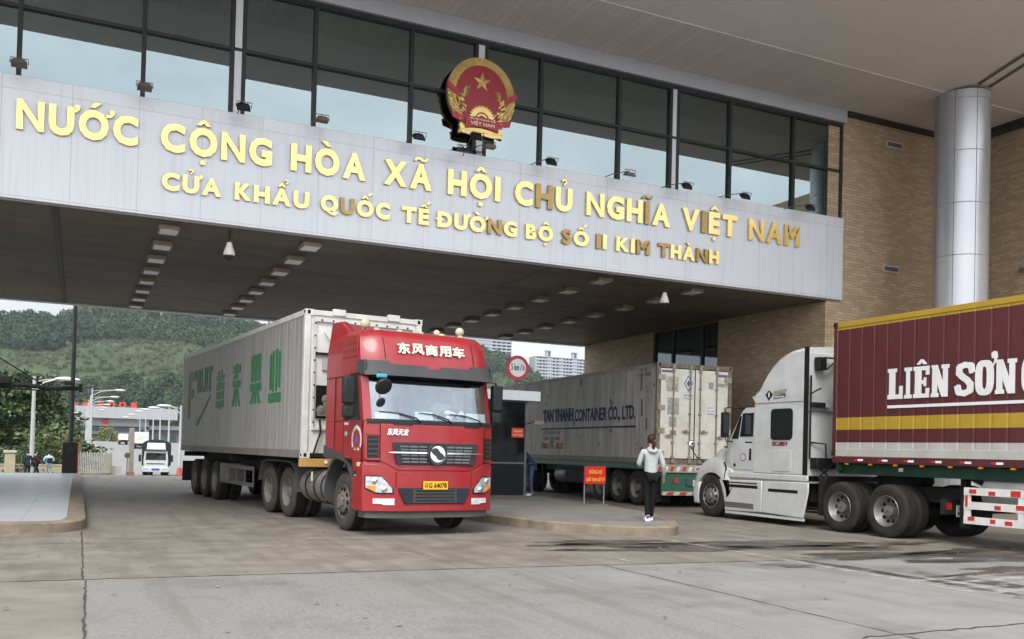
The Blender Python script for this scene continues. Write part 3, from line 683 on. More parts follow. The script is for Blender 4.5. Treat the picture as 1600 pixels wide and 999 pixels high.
# ------------------------------------------------------------------ floodlights
fl_m = mat("floodlight_black", (.018, .018, .02), .4); rust_m = mat("floodlight_brown", (.10, .08, .065), .5, var=.3); tube_m = mat("lamp_arm", (.07, .075, .075), .45)
def floodlight(px, py, dx, tilt, hm, lab, yaw=0.0):
    p = at(px, py, 19.5); base = (p.x - dx, 20.02, 8.47)
    t = thing("floodlight", lab, "floodlight", base, group="floodlights along the top of the lettered beam")
    t.scale = (.8, .8, .8); L = (Vector((p.x, 19.5, p.z)) - Vector(base)) / .8
    MB().tube([(0, 0, 0), (0, -.03, L.z * .7), (L.x * .3, L.y * .4, L.z + .06), (L.x, L.y, L.z + .09)], .014, 6).build("arm", tube_m, t)
    M = Matrix.Translation(L) @ Matrix.Rotation(yaw, 4, 'Z') @ Matrix.Rotation(tilt, 4, 'X')
    mb = MB().loft([[(-.17, -.11, -.07), (.17, -.11, -.07), (.17, .11, -.07), (-.17, .11, -.07)], [(-.17, -.11, -.03), (.17, -.11, -.03), (.17, .11, -.03), (-.17, .11, -.03)], [(-.11, -.07, .05), (.11, -.07, .05), (.11, .07, .05), (-.11, .07, .05)]])
    mb.xform(M).build("lamp_housing", hm, t, smooth=0)
    MB().tube([M @ Vector(q) for q in ((-.19, 0, -.03), (-.19, 0, .12), (.19, 0, .12), (.19, 0, -.03))], .012, 6).build("bracket", tube_m, t, smooth=0)
FL = [(30, 98, 0, -.3, rust_m, "brown floodlight tilted flat on the first mullion from the left"), (226, 135, 0, -.3, rust_m, "brown floodlight tilted flat on the mullion above the letters NƯỚC"),
      (381, 166, 0.05, .9, fl_m, "black floodlight facing down beside the left white pier above CỘNG"), (503, 186, .12, -.1, rust_m, "flat brown floodlight above the gap between CỘNG and HÒA"),
      (655, 213, .14, .7, fl_m, "black floodlight above the word XÃ left of the emblem"), (862, 252, .3, .9, fl_m, "black floodlight above CHỦ, first to the right of the emblem"),
      (984, 272, .4, .3, rust_m, "brown floodlight on a bent arm above NGHĨA"), (1074, 290, .45, .9, fl_m, "black floodlight beside the right white pier above VIỆT"),
      (1165, 306, .5, .8, fl_m, "black floodlight above the gap between VIỆT and NAM"), (1267, 324, .5, .9, fl_m, "black floodlight at the right end of the beam"),
      (765, 228, .25, .0, rust_m, "brown floodlight turned up at the foot of the emblem"), (745, 212, .02, 1.2, fl_m, "black floodlight directly below the emblem ribbon"),
      (724, 234, -.2, .2, fl_m, "flat black floodlight left of the emblem post")]
for q in FL: floodlight(*q)
# ================================================================== vehicles
tyre_m = mat("tyre_rubber", (0.022, 0.021, 0.02), .85, var=.3, scale=6, dirt=(0.05, 0.045, 0.04), dirt_amt=.5, dirt_scale=4)
tyre_dusty = mat("dusty_tyre", (0.055, 0.05, 0.044), .9, var=.25, scale=5, dirt=(0.035, 0.032, 0.03), dirt_amt=.6, dirt_scale=3)
tread_m = mat("tyre_tread", (0.02, 0.019, 0.018), .9, var=.3, scale=8)
rim_grey = mat("rim_steel", (0.21, 0.21, 0.21), .45, metal=.5, var=.2, scale=7, dirt=(.1, .09, .08), dirt_amt=.5, dirt_scale=5)
rim_dusty = mat("dusty_rim", (0.14, 0.125, 0.11), .7, var=.3, scale=7, dirt=(.05, .045, .04), dirt_amt=.6, dirt_scale=5)
hole_m = mat("black_gap", (0.008, 0.008, 0.008), .9)
chas_m = mat("chassis_black", (0.012, 0.012, 0.012), .75, var=.3, scale=4, dirt=(.04, .036, .031), dirt_amt=.5, dirt_scale=2)
chrome = mat("chrome", (0.75, 0.76, 0.78), .12, metal=1.0, var=.03)
red_lens = mat("red_lens", (0.35, 0.015, 0.012), .2, coat=.5); amber = mat("amber_lens", (0.65, 0.22, 0.02), .2, coat=.5); clear_lens = mat("clear_lens", (0.55, 0.57, 0.59), .12, metal=.5, var=.4, scale=18)
plate_w = mat("white_plate", (0.62, 0.62, 0.6), .4); ink = mat("black_ink", (0.015, 0.015, 0.015), .5)
refl_r = mat("red_reflector", (0.42, 0.03, 0.03), .35); refl_w = mat("white_reflector", (0.72, 0.72, 0.72), .35)

def wheel(root, x, y, side, kind="dish", r=.52, w=.29, tm=None, rm=None, dual=False):
    """x is the outer face of the tyre; side = +1 when the outer face looks towards +x"""
    tm = tm or tyre_m; rm = rm or rim_grey
    def tyre(xo):
        mb = MB(); c = (xo, y, r)
        P = [(r * .56, -.01), (r * .60, .0), (r * .66, .006), (r * .80, .012), (r * .90, .004), (r * .965, -.02), (r * .995, -.045)]
        mb.mi = 0; mb.lathe(P, c, 'x', 40, side, caps=False)
        mb.mi = 1
        g = [(r * .995, -.045)]
        for k in range(4):
            h0 = -.06 - k * (w - .12) / 3.6; g += [(r, h0), (r, h0 - (w - .12) / 3.6 + .022), (r - .014, h0 - (w - .12) / 3.6 + .018), (r - .014, h0 - (w - .12) / 3.6 + .004)]
        g += [(r, -w + .06), (r * .995, -w + .045)]
        mb.lathe(g, c, 'x', 40, side, caps=False)
        mb.mi = 0; mb.lathe([(r * .995, -w + .045), (r * .93, -w), (r * .7, -w), (r * .56, -w + .01)], c, 'x', 40, side, caps=False)
        return mb.build("wheel", [tm, tread_m], root, smooth=40)
    wo = tyre(x)
    mb = MB(); c = (x, y, r); R = r * .575
    if kind == "hub":      # front wheel: hub stands out, hand holes round it
        P = [(R + .012, -.012), (R, .004), (R - .03, -.03), (R - .07, -.05), (R * .62, .025), (R * .40, .035), (R * .36, .075), (R * .22, .085), (.012, .085)]
        hz, hr = -.008, R * .74
    else:                  # rear wheel: deep dish
        P = [(R + .012, -.012), (R, .004), (R - .02, -.03), (R - .04, -.11), (R * .66, -.17), (R * .50, -.175), (R * .40, -.13), (R * .36, -.05), (R * .18, -.04), (.012, -.04)]
        hz, hr = -.145, R * .71
    mb.mi = 0; mb.lathe(P, c, 'x', 32, side, caps=False)
    n = 10
    for k in range(n):
        a = 2 * pi * k / n
        mb.mi = 1; cc = (x + (hz + (.012 if kind == "hub" else .004)) * side, y + hr * cos(a), r + hr * sin(a))
        mb.cone(cc, (cc[0] + .012 * side, cc[1], cc[2]), R * .125, n=10)
        mb.mi = 0; b = a + pi / n; q = R * .47
        hb = .03 if kind == "hub" else -.16
        mb.cone((x + hb * side, y + q * cos(b), r + q * sin(b)), (x + (hb + .03) * side, y + q * cos(b), r + q * sin(b)), .016, n=6)
    mb.build("rim", [rm, hole_m], wo, smooth=40)
    if dual: tyre(x - side * (w + .04))
    return wo

def corrugated(mb, x, y0, y1, levels, pitch, d, side):
    """vertical ribbed sheet at x between y0 and y1; levels = [(z0, z1, material index)]"""
    n = max(1, round((y1 - y0) / pitch)); p = (y1 - y0) / n; prof = []
    for k in range(n):
        a = y0 + k * p; prof += [(a, 0), (a + .80 * p, 0), (a + .84 * p, d), (a + .96 * p, d)]
    prof.append((y1, 0))
    for z0, z1, mi in levels:
        mb.mi = mi; v = []; f = []
        for (y, q) in prof: v += [(x - side * q, y, z0), (x - side * q, y, z1)]
        for k in range(len(prof) - 1): f.append((2 * k, 2 * k + 2, 2 * k + 3, 2 * k + 1) if side > 0 else (2 * k, 2 * k + 1, 2 * k + 3, 2 * k + 2))
        mb.add(v, f)
    mb.mi = 0

def container(t, L, Wd, H, side_levels, side_ms, post_m, rail_top, rail_bot, front_m, door_m, roof_m, pitch=.32, depth=.01, sides=(1, -1)):
    """freight container: front at y=0, rear doors at y=-L, floor at z=0"""
    h = Wd / 2
    for s in (1, -1):
        mb = MB(); corrugated(mb, s * (h - .012), -L + .1, -.1, side_levels, pitch, depth, s)
        mb.build("side_wall", side_ms, t, smooth=0, recalc=False)
        MB().box(s * h - .06 * (s > 0), s * h + .06 * (s < 0), -L + .1, -.1, H - .12, H - .012).build("top_rail", rail_top, t, bevel=.008)
        MB().box(s * h - .07 * (s > 0), s * h + .07 * (s < 0), -L + .1, -.1, 0.0, .16).build("bottom_rail", rail_bot, t, bevel=.008)
        for y in (-.1, -L):
            MB().box(s * h - .12 * (s > 0), s * h + .12 * (s < 0), y, y + .1, .118, H - .118).build("corner_post", post_m, t, bevel=.01)
            for z in (0, H - .118):
                mb = MB(); mb.mi = 0; mb.box(s * (h + .004) - .165 * (s > 0), s * (h + .004) + .165 * (s < 0), y - .006, y + .165 if y < -1 else y + .106, z, z + .118)
                mb.mi = 1; yy = y + .04
                mb.cbox((s * (h + .004), y + .075, z + .06), .006, .07, .05); mb.cbox((s * (h - .07), (.006 if y > -1 else -L - .006), z + .06), .06, .004, .07)
                mb.build("corner_casting", [post_m, hole_m], t, smooth=0)
    MB().box(-h + .03, h - .03, -L + .02, -.02, H - .03, H - .008).build("roof", roof_m, t)
    MB().box(-h + .05, h - .05, -L + .05, -.05, .02, .1).build("floor", chas_m, t)
    MB().box(-h + .12, h - .12, -.06, -.04, .1, H - .1).build("front_wall", front_m, t)
    MB().box(-h + .12, h - .12, -.09, -.0, H - .11, H - .01).build("front_top_rail", post_m, t, bevel=.01)

def doors(t, L, Wd, H, door_m, gear_m, hinge_m, post_m):
    h = Wd / 2; y = -L
    MB().box(-h + .12, h - .12, y, y + .1, H - .13, H).build("rear_header", post_m, t, bevel=.01)
    MB().box(-h + .12, h - .12, y, y + .1, .0, .14).build("rear_sill", post_m, t, bevel=.01)
    for s in (-1, 1):
        x0, x1 = (-h + .13, -.012) if s < 0 else (.012, h - .13)
        d = MB().box(x0, x1, y + .005, y + .06, .16, H - .15).build("door", door_m, t, bevel=.012)
        for fr in (.36, .86):
            x = s * (h - .13) * (1 - fr) if False else (x0 + (x1 - x0) * (fr if s < 0 else 1 - fr))
            mb = MB().cone((x, y - .03, .08), (x, y - .03, H - .05), .019, n=10)
            for z in (.2, .62, H * .5, H - .7, H - .22): mb.cbox((x, y - .018, z), .09, .045, .05)
            mb.box(x - .05, x + .05, y - .055, y + .0, H - .15, H - .03).box(x - .05, x + .05, y - .055, y, .03, .15)
            mb.build("lock_rod", gear_m, d, smooth=30)
            xm = x - s * .02
            mb = MB().box(min(x, x + s * .26), max(x, x + s * .26), y - .06, y - .04, .78 + .14 * (fr > .5), .815 + .14 * (fr > .5)).cbox((x + s * .13, y - .04, .80 + .14 * (fr > .5)), .05, .06, .09)
            mb.build("lock_handle", gear_m, d, smooth=0)
        for z in (.3, .95, 1.6, H - .4):
            MB().cbox((s * (h - .16), y - .012, z), .2, .035, .14).cone((s * (h - .05), y - .02, z - .09), (s * (h - .05), y - .02, z + .09), .02, n=8).build("hinge", hinge_m, d, smooth=30)
    MB().box(-.012, .012, y + .0, y + .05, .16, H - .15).build("door_gasket", hole_m, t)

def trailer_chassis(t, L, m, z0=.86, z1=1.2, neck=3.2, hz=1.25):
    mb = MB()
    for s in (-1, 1): mb.prism([(.0, hz - .16), (-neck + .5, hz - .16), (-neck, z0), (-L, z0), (-L, hz), (0, hz)], 'x', s * .5 - .05, s * .5 + .05)
    for k in range(7): mb.box(-.45, .45, -.4 - k * (L - .6) / 6 - .05, -.4 - k * (L - .6) / 6 + .05, hz - .14, hz - .03)
    for y in (-.15, -L * .5, -L + .12): mb.box(-1.15, 1.15, y - .07, y + .07, hz - .15, hz - .005)
    return mb.build("chassis", m, t, bevel=.008, smooth=0)

# ------------------------------------------------------------------ red tractor
RX, RY, RA = 5.60, 14.98, pi + .105
red_m = mat("red_paint", (0.27, 0.005, 0.011), .38, var=.10, scale=1.2, coat=.25, dirt=(0.21, 0.06, 0.052), dirt_amt=.5, dirt_scale=2.2)
plast = mat("grey_plastic_trim", (0.052, 0.053, 0.056), .5, var=.15); plast_d = mat("black_plastic_trim", (0.018, 0.019, 0.021), .45, var=.15)
wsg = glass_mat("windshield_glass", (0.80, 0.85, 0.87), .165, (.88, .93, 1)); sdg = glass_mat("side_window_glass", (.5, .53, .52), .22)
RT = thing("red_tractor", "red cab-over tractor truck with high roof pulling the white container out of the gate", "truck", (RX, RY, 0), RA)
def fy(x, z):
    p = -.23 * (min(abs(x), 1.24) / 1.24) ** 4
    if z <= 1.95: l = -.012 * max(0, z - 1.2)
    elif z <= 2.75: l = -.01 - .22 * (z - 1.95) / .8
    else: l = -.23 - .42 * (max(0, z - 2.75) / .85) ** 1.4
    return p + l
def wrap(xs, zlo, zhi, off=.0, th=.03, nz=3, fn=fy, n=None):
    mb = MB(); secs = []
    if n: xs = [xs[0] + (xs[1] - xs[0]) * i / n for i in range(n + 1)]
    for x in xs:
        a, b = (zlo(x) if callable(zlo) else zlo), (zhi(x) if callable(zhi) else zhi)
        zz = [a + (b - a) * k / nz for k in range(nz + 1)]
        secs.append([(x, fn(x, z) + off, z) for z in zz] + [(x, fn(x, z) + off - th, z) for z in reversed(zz)])
    return mb.loft(secs)
def outline(z, w, rear, nx=16, front=fy, r=0.0):
    q = [(-w + 2 * w * i / nx) for i in range(nx + 1)]
    return [(x, front(x * 1.24 / w, z), z) for x in q] + [(w, rear, z), (-w, rear, z)]
MB().loft([outline(1.27, 1.235, -2.12), outline(1.6, 1.24, -2.12), outline(1.95, 1.24, -2.12)]).build("cab_body", red_m, RT, bevel=.02)
MB().loft([outline(.50, 1.2, -.60), outline(1.0, 1.23, -.60), outline(1.269, 1.235, -.55)]).build("step_panel", red_m, RT, bevel=.02)
MB().box(-1.24, 1.24, -2.12, -1.20, 1.951, 2.749).build("sleeper_wall", red_m, RT, bevel=.015)
def rf(x, z):
    return -.22 * (min(abs(x), 1.24) / 1.24) ** 6 - .235 - .27 * (max(0, z - 2.75) / .8) ** 2.0
MB().loft([outline(2.75, 1.24, -2.12, front=rf), outline(3.0, 1.235, -2.12, front=rf), outline(3.25, 1.225, -2.12, front=rf), outline(3.40, 1.205, -2.11, front=rf), outline(3.49, 1.185, -2.1, front=lambda x, z: rf(x, 3.47) - .02), outline(3.545, 1.14, -2.1, front=lambda x, z: rf(x, 3.47) - .10), outline(3.565, 1.07, -2.1, front=lambda x, z: rf(x, 3.47) - .24)]).build("cab_roof", red_m, RT, smooth=50)
dred = mat("dusty_red_roof", (0.17, 0.02, 0.022), .6, var=.15, dirt=(.2, .08, .07), dirt_amt=.4)
MB().loft([[(1.16, -.95, 3.42), (1.2, -1.0, 3.3), (1.22, -2.13, 3.3), (.95, -2.13, 3.5), (.95, -1.4, 3.54)], [(1.12, -1.72, 3.79), (1.15, -1.75, 3.77), (1.16, -2.13, 3.80), (.95, -2.13, 3.81), (.97, -1.8, 3.80)]]).build("roof_deflector_side", red_m, RT, bevel=.03, smooth=60)
MB().loft([[(.949, -1.75, 3.50), (.949, -2.1, 3.50), (.949, -2.1, 3.80), (.949, -1.85, 3.79)], [(-.95, -1.75, 3.50), (-.95, -2.1, 3.50), (-.95, -2.1, 3.62), (-.95, -1.85, 3.61)]]).build("roof_deflector", dred, RT, bevel=.02, smooth=40)
for s in (-1, 1):   # ribs pressed into the roof side
    MB().box(s * 1.232 - .012, s * 1.232 + .012, -1.35, -.62, 3.06, 3.42).build("roof_side_panel", red_m, RT, bevel=.02)
    mb = MB()
    for z in (3.18, 3.30): mb.box(s * 1.244 - .006, s * 1.244 + .008, -1.3, -.62, z, z + .012)
    mb.build("panel_rib", red_m, RT, smooth=0)
    # pillar, door, window
    mb = MB().loft([[(s * 1.24, -.28, 1.95), (s * 1.24, -.40, 1.95), (s * 1.12, -.40, 1.95), (s * 1.12, -.17, 1.95)], [(s * 1.24, -.47, 2.75), (s * 1.24, -.60, 2.75), (s * 1.12, -.60, 2.75), (s * 1.12, -.39, 2.75)]])
    mb.build("front_pillar", red_m, RT, bevel=.01)
    mb = MB().box(s * 1.235 - .01, s * 1.235 + .01, -1.20, -1.12, 1.951, 2.749).box(s * 1.235 - .01, s * 1.235 + .01, -1.12, -.55, 2.70, 2.749); mb.build("window_frame", plast_d, RT)
    d = MB().prism([(-.30, 1.96), (-.30, 1.3), (-.62, 1.05), (-.72, 1.3), (-1.14, 1.3), (-1.14, 1.96)], 'x', s * 1.242, s * 1.252).build("door", red_m, RT, bevel=.006)
    MB().prism([(-.40, 1.97), (-1.12, 1.97), (-1.12, 2.70), (-.59, 2.70)], 'x', s * 1.226, s * 1.236).build("side_window", sdg, d)
    MB().ball((s * 1.26, -1.0, 1.72), .02, .07, .05).build("handle", mat("grey_handle", (.25, .25, .25), .4), d)
    # wheel arch, vent, steps, lamp
    arch = [(-1.36 + .66 * cos(a), .60 + .70 * sin(a)) for a in [radians(-8 + 196 * i / 24) for i in range(25)]]
    mb = MB(); mb.loft([[(s * 1.0, y, z), (s * 1.245, y, z), (s * 1.25, y + .05 * (y + 1.36) / .66, z + .05), (s * 1.0, y + .05 * (y + 1.36) / .66, z + .05)] for y, z in arch])
    mb.prism([(-1.75, 1.30), (-2.16, 1.30), (-2.16, 1.52), (-1.62, 1.42), (-1.2, 1.36), (-.9, 1.2), (-1.36, 1.28)], 'x', s * 1.24, s * 1.25)
    mb.build("wheel_arch", plast, RT, smooth=40)
    wrap([s * 1.03, s * 1.19], lambda x: 1.33, lambda x: 1.69, .022, .02, n=4).build("side_vent", plast_d, RT)
    mb = MB()
    for k in range(4):
        q = wrap([s * 1.04, s * 1.18], 1.38 + .08 * k, 1.405 + .08 * k, .034, .02, n=3); mb.add(q.v, q.f)
    mb.build("vent_slat", plast, RT, smooth=0)
    wrap([s * 1.01, s * 1.215], lambda x: 1.715, lambda x: 1.735, .04, .05, n=4).build("vent_lip", red_m, RT, smooth=0); wrap([s * 1.01, s * 1.215], lambda x: 1.29, lambda x: 1.315, .04, .05, n=4).build("vent_lip", red_m, RT, smooth=0)
    for z in (.62, 1.0): MB().box(s * 1.19, s * 1.245, -.62, -.33, z, z + .03).build("step", mat("step_alloy", (.4, .4, .4), .4, metal=.4), RT)
    MB().cbox((s * 1.225, -.5, .82), .02, .18, .10).build("step_reflector", refl_w, RT); MB().cbox((s * 1.245, -.42, 1.21), .02, .12, .07).build("side_marker", mat("cream_lens", (.6, .55, .35), .3), RT)
    # headlamp cluster
    zt = lambda x: 1.03 - .0 * x if abs(x) > .97 else 1.03 - (0.97 - abs(x)) / .22 * .24
    zb_ = lambda x: .72 + max(0, abs(x) - 1.05) * .5
    wrap([s * .76, s * 1.215], zb_, zt, .012, .05, n=14).build("headlamp_bezel", plast_d, RT, smooth=50)
    hl = wrap([s * .79, s * 1.205], lambda x: zb_(x) + .025, lambda x: zt(x) - .02, .026, .03, n=14).build("headlight", clear_lens, RT, smooth=50)
    MB().ball((s * 1.07, fy(1.07, .9) + .02, .94), .065, .03, .065).build("reflector", chrome, hl); MB().ball((s * .92, fy(.92, .9) + .02, .80), .06, .03, .055).build("reflector", chrome, hl)
    wrap([s * 1.06, s * 1.2], lambda x: zb_(x) + .03, lambda x: .86, .034, .02, n=5).build("indicator", amber, hl)
    wrap([s * .74, s * 1.09], lambda x: .535 + .02 * (abs(x) > .95), lambda x: .645, .014, .03, n=8).build("fog_light", mat("fog_lens", (.55, .55, .56), .2, var=.3, scale=15), RT)
    # mirrors
    mr = MB().box(s * 1.34, s * 1.56, -.52, -.38, 2.22, 2.70).build("mirror", plast_d, RT, bevel=.04); MB().box(s * 1.35, s * 1.55, -.52, -.40, 1.99, 2.20).build("lower_mirror", plast_d, mr, bevel=.035)
    MB().box(s * 1.36, s * 1.54, -.526, -.52, 2.25, 2.67).box(s * 1.37, s * 1.53, -.526, -.52, 2.02, 2.17).build("mirror_glass", mir_m, mr, smooth=0)
    MB().tube([(s * 1.2, -.5, 2.76), (s * 1.42, -.44, 2.74), (s * 1.45, -.44, 1.98), (s * 1.24, -.42, 1.98)], .018).build("mirror_arm", plast_d, RT)
# bumper
btop = lambda x: 1.10 if abs(x) < .72 else (1.10 + (abs(x) - .72) / .28 * .13 if abs(x) < 1.0 else 1.23)
wrap([-1.25, 1.25], .42, btop, .0, .30, n=40).build("bumper", red_m, RT, bevel=.015, smooth=50)
for s in (-1, 1): MB().box(s * 1.235 - .012, s * 1.235 + .012, -.72, -.235, .44, .98).build("bumper_end", red_m, RT, bevel=.01)
wrap([-1.18, 1.18], .31, .419, -.06, .3, n=20).build("front_spoiler", mat("spoiler_grey", (.07, .068, .065), .7, var=.2), RT)
wrap([-1.2, 1.2], 1.08, 1.29, -.06, .2, n=24).build("bumper_gap", hole_m, RT)
MB().prism([(-.70, .825), (.70, .825), (.57, .55), (-.57, .55)], 'y', .0, .022).build("lower_grille", mat("grille_blue_black", (.022, .026, .034), .4), RT, bevel=.01)
mb = MB()
for k in range(4): mb.box(-.37, .37, .022, .036, .60 + .055 * k, .622 + .055 * k)
mb.build("grille_slat", plast_d, RT, smooth=0)
pl = MB().box(-.235, .235, .024, .040, .80, .94).build("number_plate", mat("yellow_plate", (.80, .40, .015), .4), RT, bevel=.004)
mb = MB(); put_text(mb, "G·64078".replace("·", " "), (.135, .0405, .825), (-1, 0, 0), (0, 0, 1), w=.345, h=.09, bold=.03, depth=.003); put_text(mb, "云", (.215, .0405, .83), (-1, 0, 0), (0, 0, 1), w=.07, h=.08, bold=.02, depth=.003); mb.build("plate_lettering", ink, pl, smooth=0)
# front panel, grille
ftop = lambda x: 1.90
fbot = lambda x: 1.12 if abs(x) < .70 else (1.12 + (abs(x) - .70) / .25 * .14 if abs(x) < .95 else 1.26)
wrap([-1.0, 1.0], fbot, 1.905, .012, .05, n=30).build("front_panel", red_m, RT, bevel=.012, smooth=50)
gr = MB().prism([(-.82, 1.60), (.82, 1.60), (.74, 1.22), (-.74, 1.22)], 'y', .006, .034).build("grille", mat("grille_dark", (.032, .034, .04), .4), RT, bevel=.012)
mb = MB()
for k in range(6):
    z = 1.268 + .052 * k; ww = .66 + .011 * k
    if k in (2, 3): z += .01
    for c in (-1, 1):
        for j in range(3):
            a = .19 + j * (ww - .19) / 3; b = .19 + (j + 1) * (ww - .19) / 3 - .025
            mb.loft([[(c * x, .034, z - .017), (c * x, .050, z - .012), (c * x, .056, z + .004), (c * x, .034, z + .012)] for x in (a, b)])
mb.build("grille_slat", mat("slat_grey", (.27, .272, .275), .4, metal=.4), gr, smooth=0)
mb = MB()
for c in (-1, 1): mb.loft([[(c * x, .034, 1.425 - h), (c * x, .062, 1.425 - h), (c * x, .062, 1.425 + h), (c * x, .034, 1.425 + h)] for x, h in ((.17, .014), (.8, .012), (.91, .004))])
mb.build("chrome_bar", chrome, gr, smooth=0)
em = MB().lathe([(.02, .055), (.165, .055), (.185, .06), (.19, .07), (.18, .082), (.16, .078), (.15, .066), (.02, .066)], (0, 0, 1.41), 'y', 36).build("badge", mat("badge_dark", (.06, .062, .068), .3, metal=.6), gr)
def crescent(rot, c=(0, 1.41)):
    pts = []; o_r = .142
    for i in range(17): a = radians(165 * i / 16); pts.append((o_r * cos(a), o_r * sin(a)))
    for i in range(16, -1, -1): a = radians(165 * i / 16); q = o_r - .085 * sin(pi * (i / 16) ** 1.5) - .004; pts.append((q * cos(a), q * sin(a)))
    return [(c[0] + x * cos(rot) - z * sin(rot), c[1] + x * sin(rot) + z * cos(rot)) for x, z in pts]
MB().prism(crescent(.6), 'y', .066, .086).prism(crescent(.6 + pi), 'y', .066, .0866).build("badge_swirl", chrome, em, smooth=20)
mb = MB(); put_text(mb, "东风天龙", (.93, .017, 1.71), (-1, 0, 0), (0, 0, 1), w=.40, h=.12, bold=.03, depth=.006, shear=.25); mb.build("panel_lettering", mat("letter_silver", (.75, .75, .76), .3, metal=.2), RT, smooth=0)
# windshield, visor, wipers
wrap([-1.2, 1.2], 1.90, 1.985, .004, .05, n=30).build("windshield_sill", plast_d, RT, smooth=50)
wrap([-1.13, 1.13], 1.985, 2.72, .0, .012, n=30).build("windshield", wsg, RT, smooth=60)
wrap([-1.2, 1.2], 2.655, 2.76, -.02, .06, n=30).build("header_trim", plast_d, RT, smooth=50)
vf = lambda x, z: -.23 * (min(abs(x), 1.24) / 1.24) ** 4 - .20 + .17 * (2.99 - z) / .27
wrap([-1.25, 1.25], lambda x: 2.725, lambda x: 2.985 - (.055 if abs(x) < .80 else 0) - (.05 if abs(x) < .14 else 0), .03, .05, n=50, fn=vf).build("sun_visor", plast, RT, smooth=40)
for s in (-1, 1): MB().box(s * 1.232 - .02, s * 1.232 + .02, -.62, -.26, 2.73, 2.985).build("visor_end", plast, RT, bevel=.01)
for x0, dx in ((.30, .72), (-.30, .62), (-.95, .68)):
    MB().tube([(x0, fy(x0, 1.96) + .02, 1.95), (x0 + .1, fy(x0 + .1, 2.0) + .035, 2.02), (x0 + dx * .55, fy(x0 + dx * .55, 2.1) + .03, 2.09), (x0 + dx, fy(x0 + dx, 2.1) + .02, 2.11)], [.014, .014, .012, .008], 6).build("wiper", plast_d, RT)
for x in (.62, -.72): wrap([x - .17, x + .17], 1.895, 1.93, .03, .03, n=6).build("bonnet_vent", plast_d, RT)
# roof sign and lamps
mb = MB(); chars = "东风商用车"
for i, ch in enumerate(chars):
    x = .64 - i * .267; put_text(mb, ch, (x, rf(.3, 3.13) + .012, 3.13), (-1, 0, 0), (0, -.24, 1), w=.235, h=.2, bold=.03, depth=.02)
for i, v in enumerate(mb.v): mb.v[i] = (v[0], v[1], v[2])
mb.build("roof_lettering", mat("letter_cream_white", (.78, .66, .55), .5), RT, smooth=0)
cz = mat("roof_lamp_cream", (.5, .44, .33), .5, var=.2)
for x in (.85, .42, .0, -.42, -.8): MB().box(x - .045, x + .045, -.78, -.70, 3.53, 3.60).build("marker_lamp", cz, RT, bevel=.015)
for x, y, r in ((1.0, -.9, .09), (.82, -1.35, .065), (-.85, -.85, .085), (-.6, -1.3, .065)):
    h = MB().ball((x, y, 3.68), r, r * .8, r, 14, 10).build("roof_horn_lamp", cz, RT); MB().cone((x, y, 3.5), (x, y, 3.64), .015).build("stalk", plast_d, h)
seam = mat("seam_black", (.03, .008, .009), .8)
for s in (-1, 1):
    for ya, za, yb_, zb__ in ((-1.15, 1.3, -1.15, 1.95), (-.30, 1.3, -.30, 1.95), (-1.15, 1.3, -.72, 1.3), (-.72, 1.3, -.62, 1.05), (-1.62, 1.45, -1.62, 2.74), (-2.1, 2.745, -.62, 2.745)):
        MB().tube([(s * 1.2485, ya, za), (s * 1.2485, yb_, zb__)], .007, 5).build("panel_seam", seam, RT, smooth=0)
    MB().tube([(s * .86, rf(.86, z) + .001, z) for z in (3.02, 3.15, 3.28, 3.4)], .006, 5).build("panel_seam", seam, RT, smooth=0)
    MB().tube([(s * 1.005, fy(1.005, z) + .012, z) for z in (1.27, 1.5, 1.7, 1.9)], .007, 5).build("panel_seam", seam, RT, smooth=0)
    MB().tube([(s * .72, fy(.72, z) + .002, z) for z in (.83, .95, 1.1)], .006, 5).build("panel_seam", seam, RT, smooth=0)
MB().box(-.42, .42, .0225, .03, .57, .80).build("grille_mesh", mat("mesh_grey", (.05, .05, .052), .6, var=.3, scale=40), RT, bevel=.005)
# door mark
mb = MB()
for k in range(15):
    a = radians(-25 + 230 * k / 14); st = len(mb.v); put_text(mb, "粤运货物运输有限责任公司安全用"[k], (-.035, -.035, 0), (1, 0, 0), (0, 1, 0), w=.07, h=.07, bold=.03, depth=.002)
    mb.xform(Matrix.Translation((1.2535, -.52 + .20 * cos(a), 1.62 + .22 * sin(a))) @ Matrix(((0, 0, 1, 0), (1, 0, 0, 0), (0, 1, 0, 0), (0, 0, 0, 1))), st)
put_text(mb, "云 — 通", (1.2535, -.62, 1.44), (0, 1, 0), (0, 0, 1), w=.22, h=.05, bold=.03, depth=.002)
put_text(mb, "长风运输", (1.2535, -1.12, 1.88), (0, 1, 0), (0, 0, 1), w=.2, h=.05, bold=.02, depth=.002)
mb.build("door_lettering", mat("white_lettering", (.7, .7, .7), .5), RT, smooth=0)
MB().cone((1.253, -.52, 1.62), (1.256, -.52, 1.62), .085, n=16).build("door_emblem", mat("violet_mark", (.16, .05, .16), .5), RT)
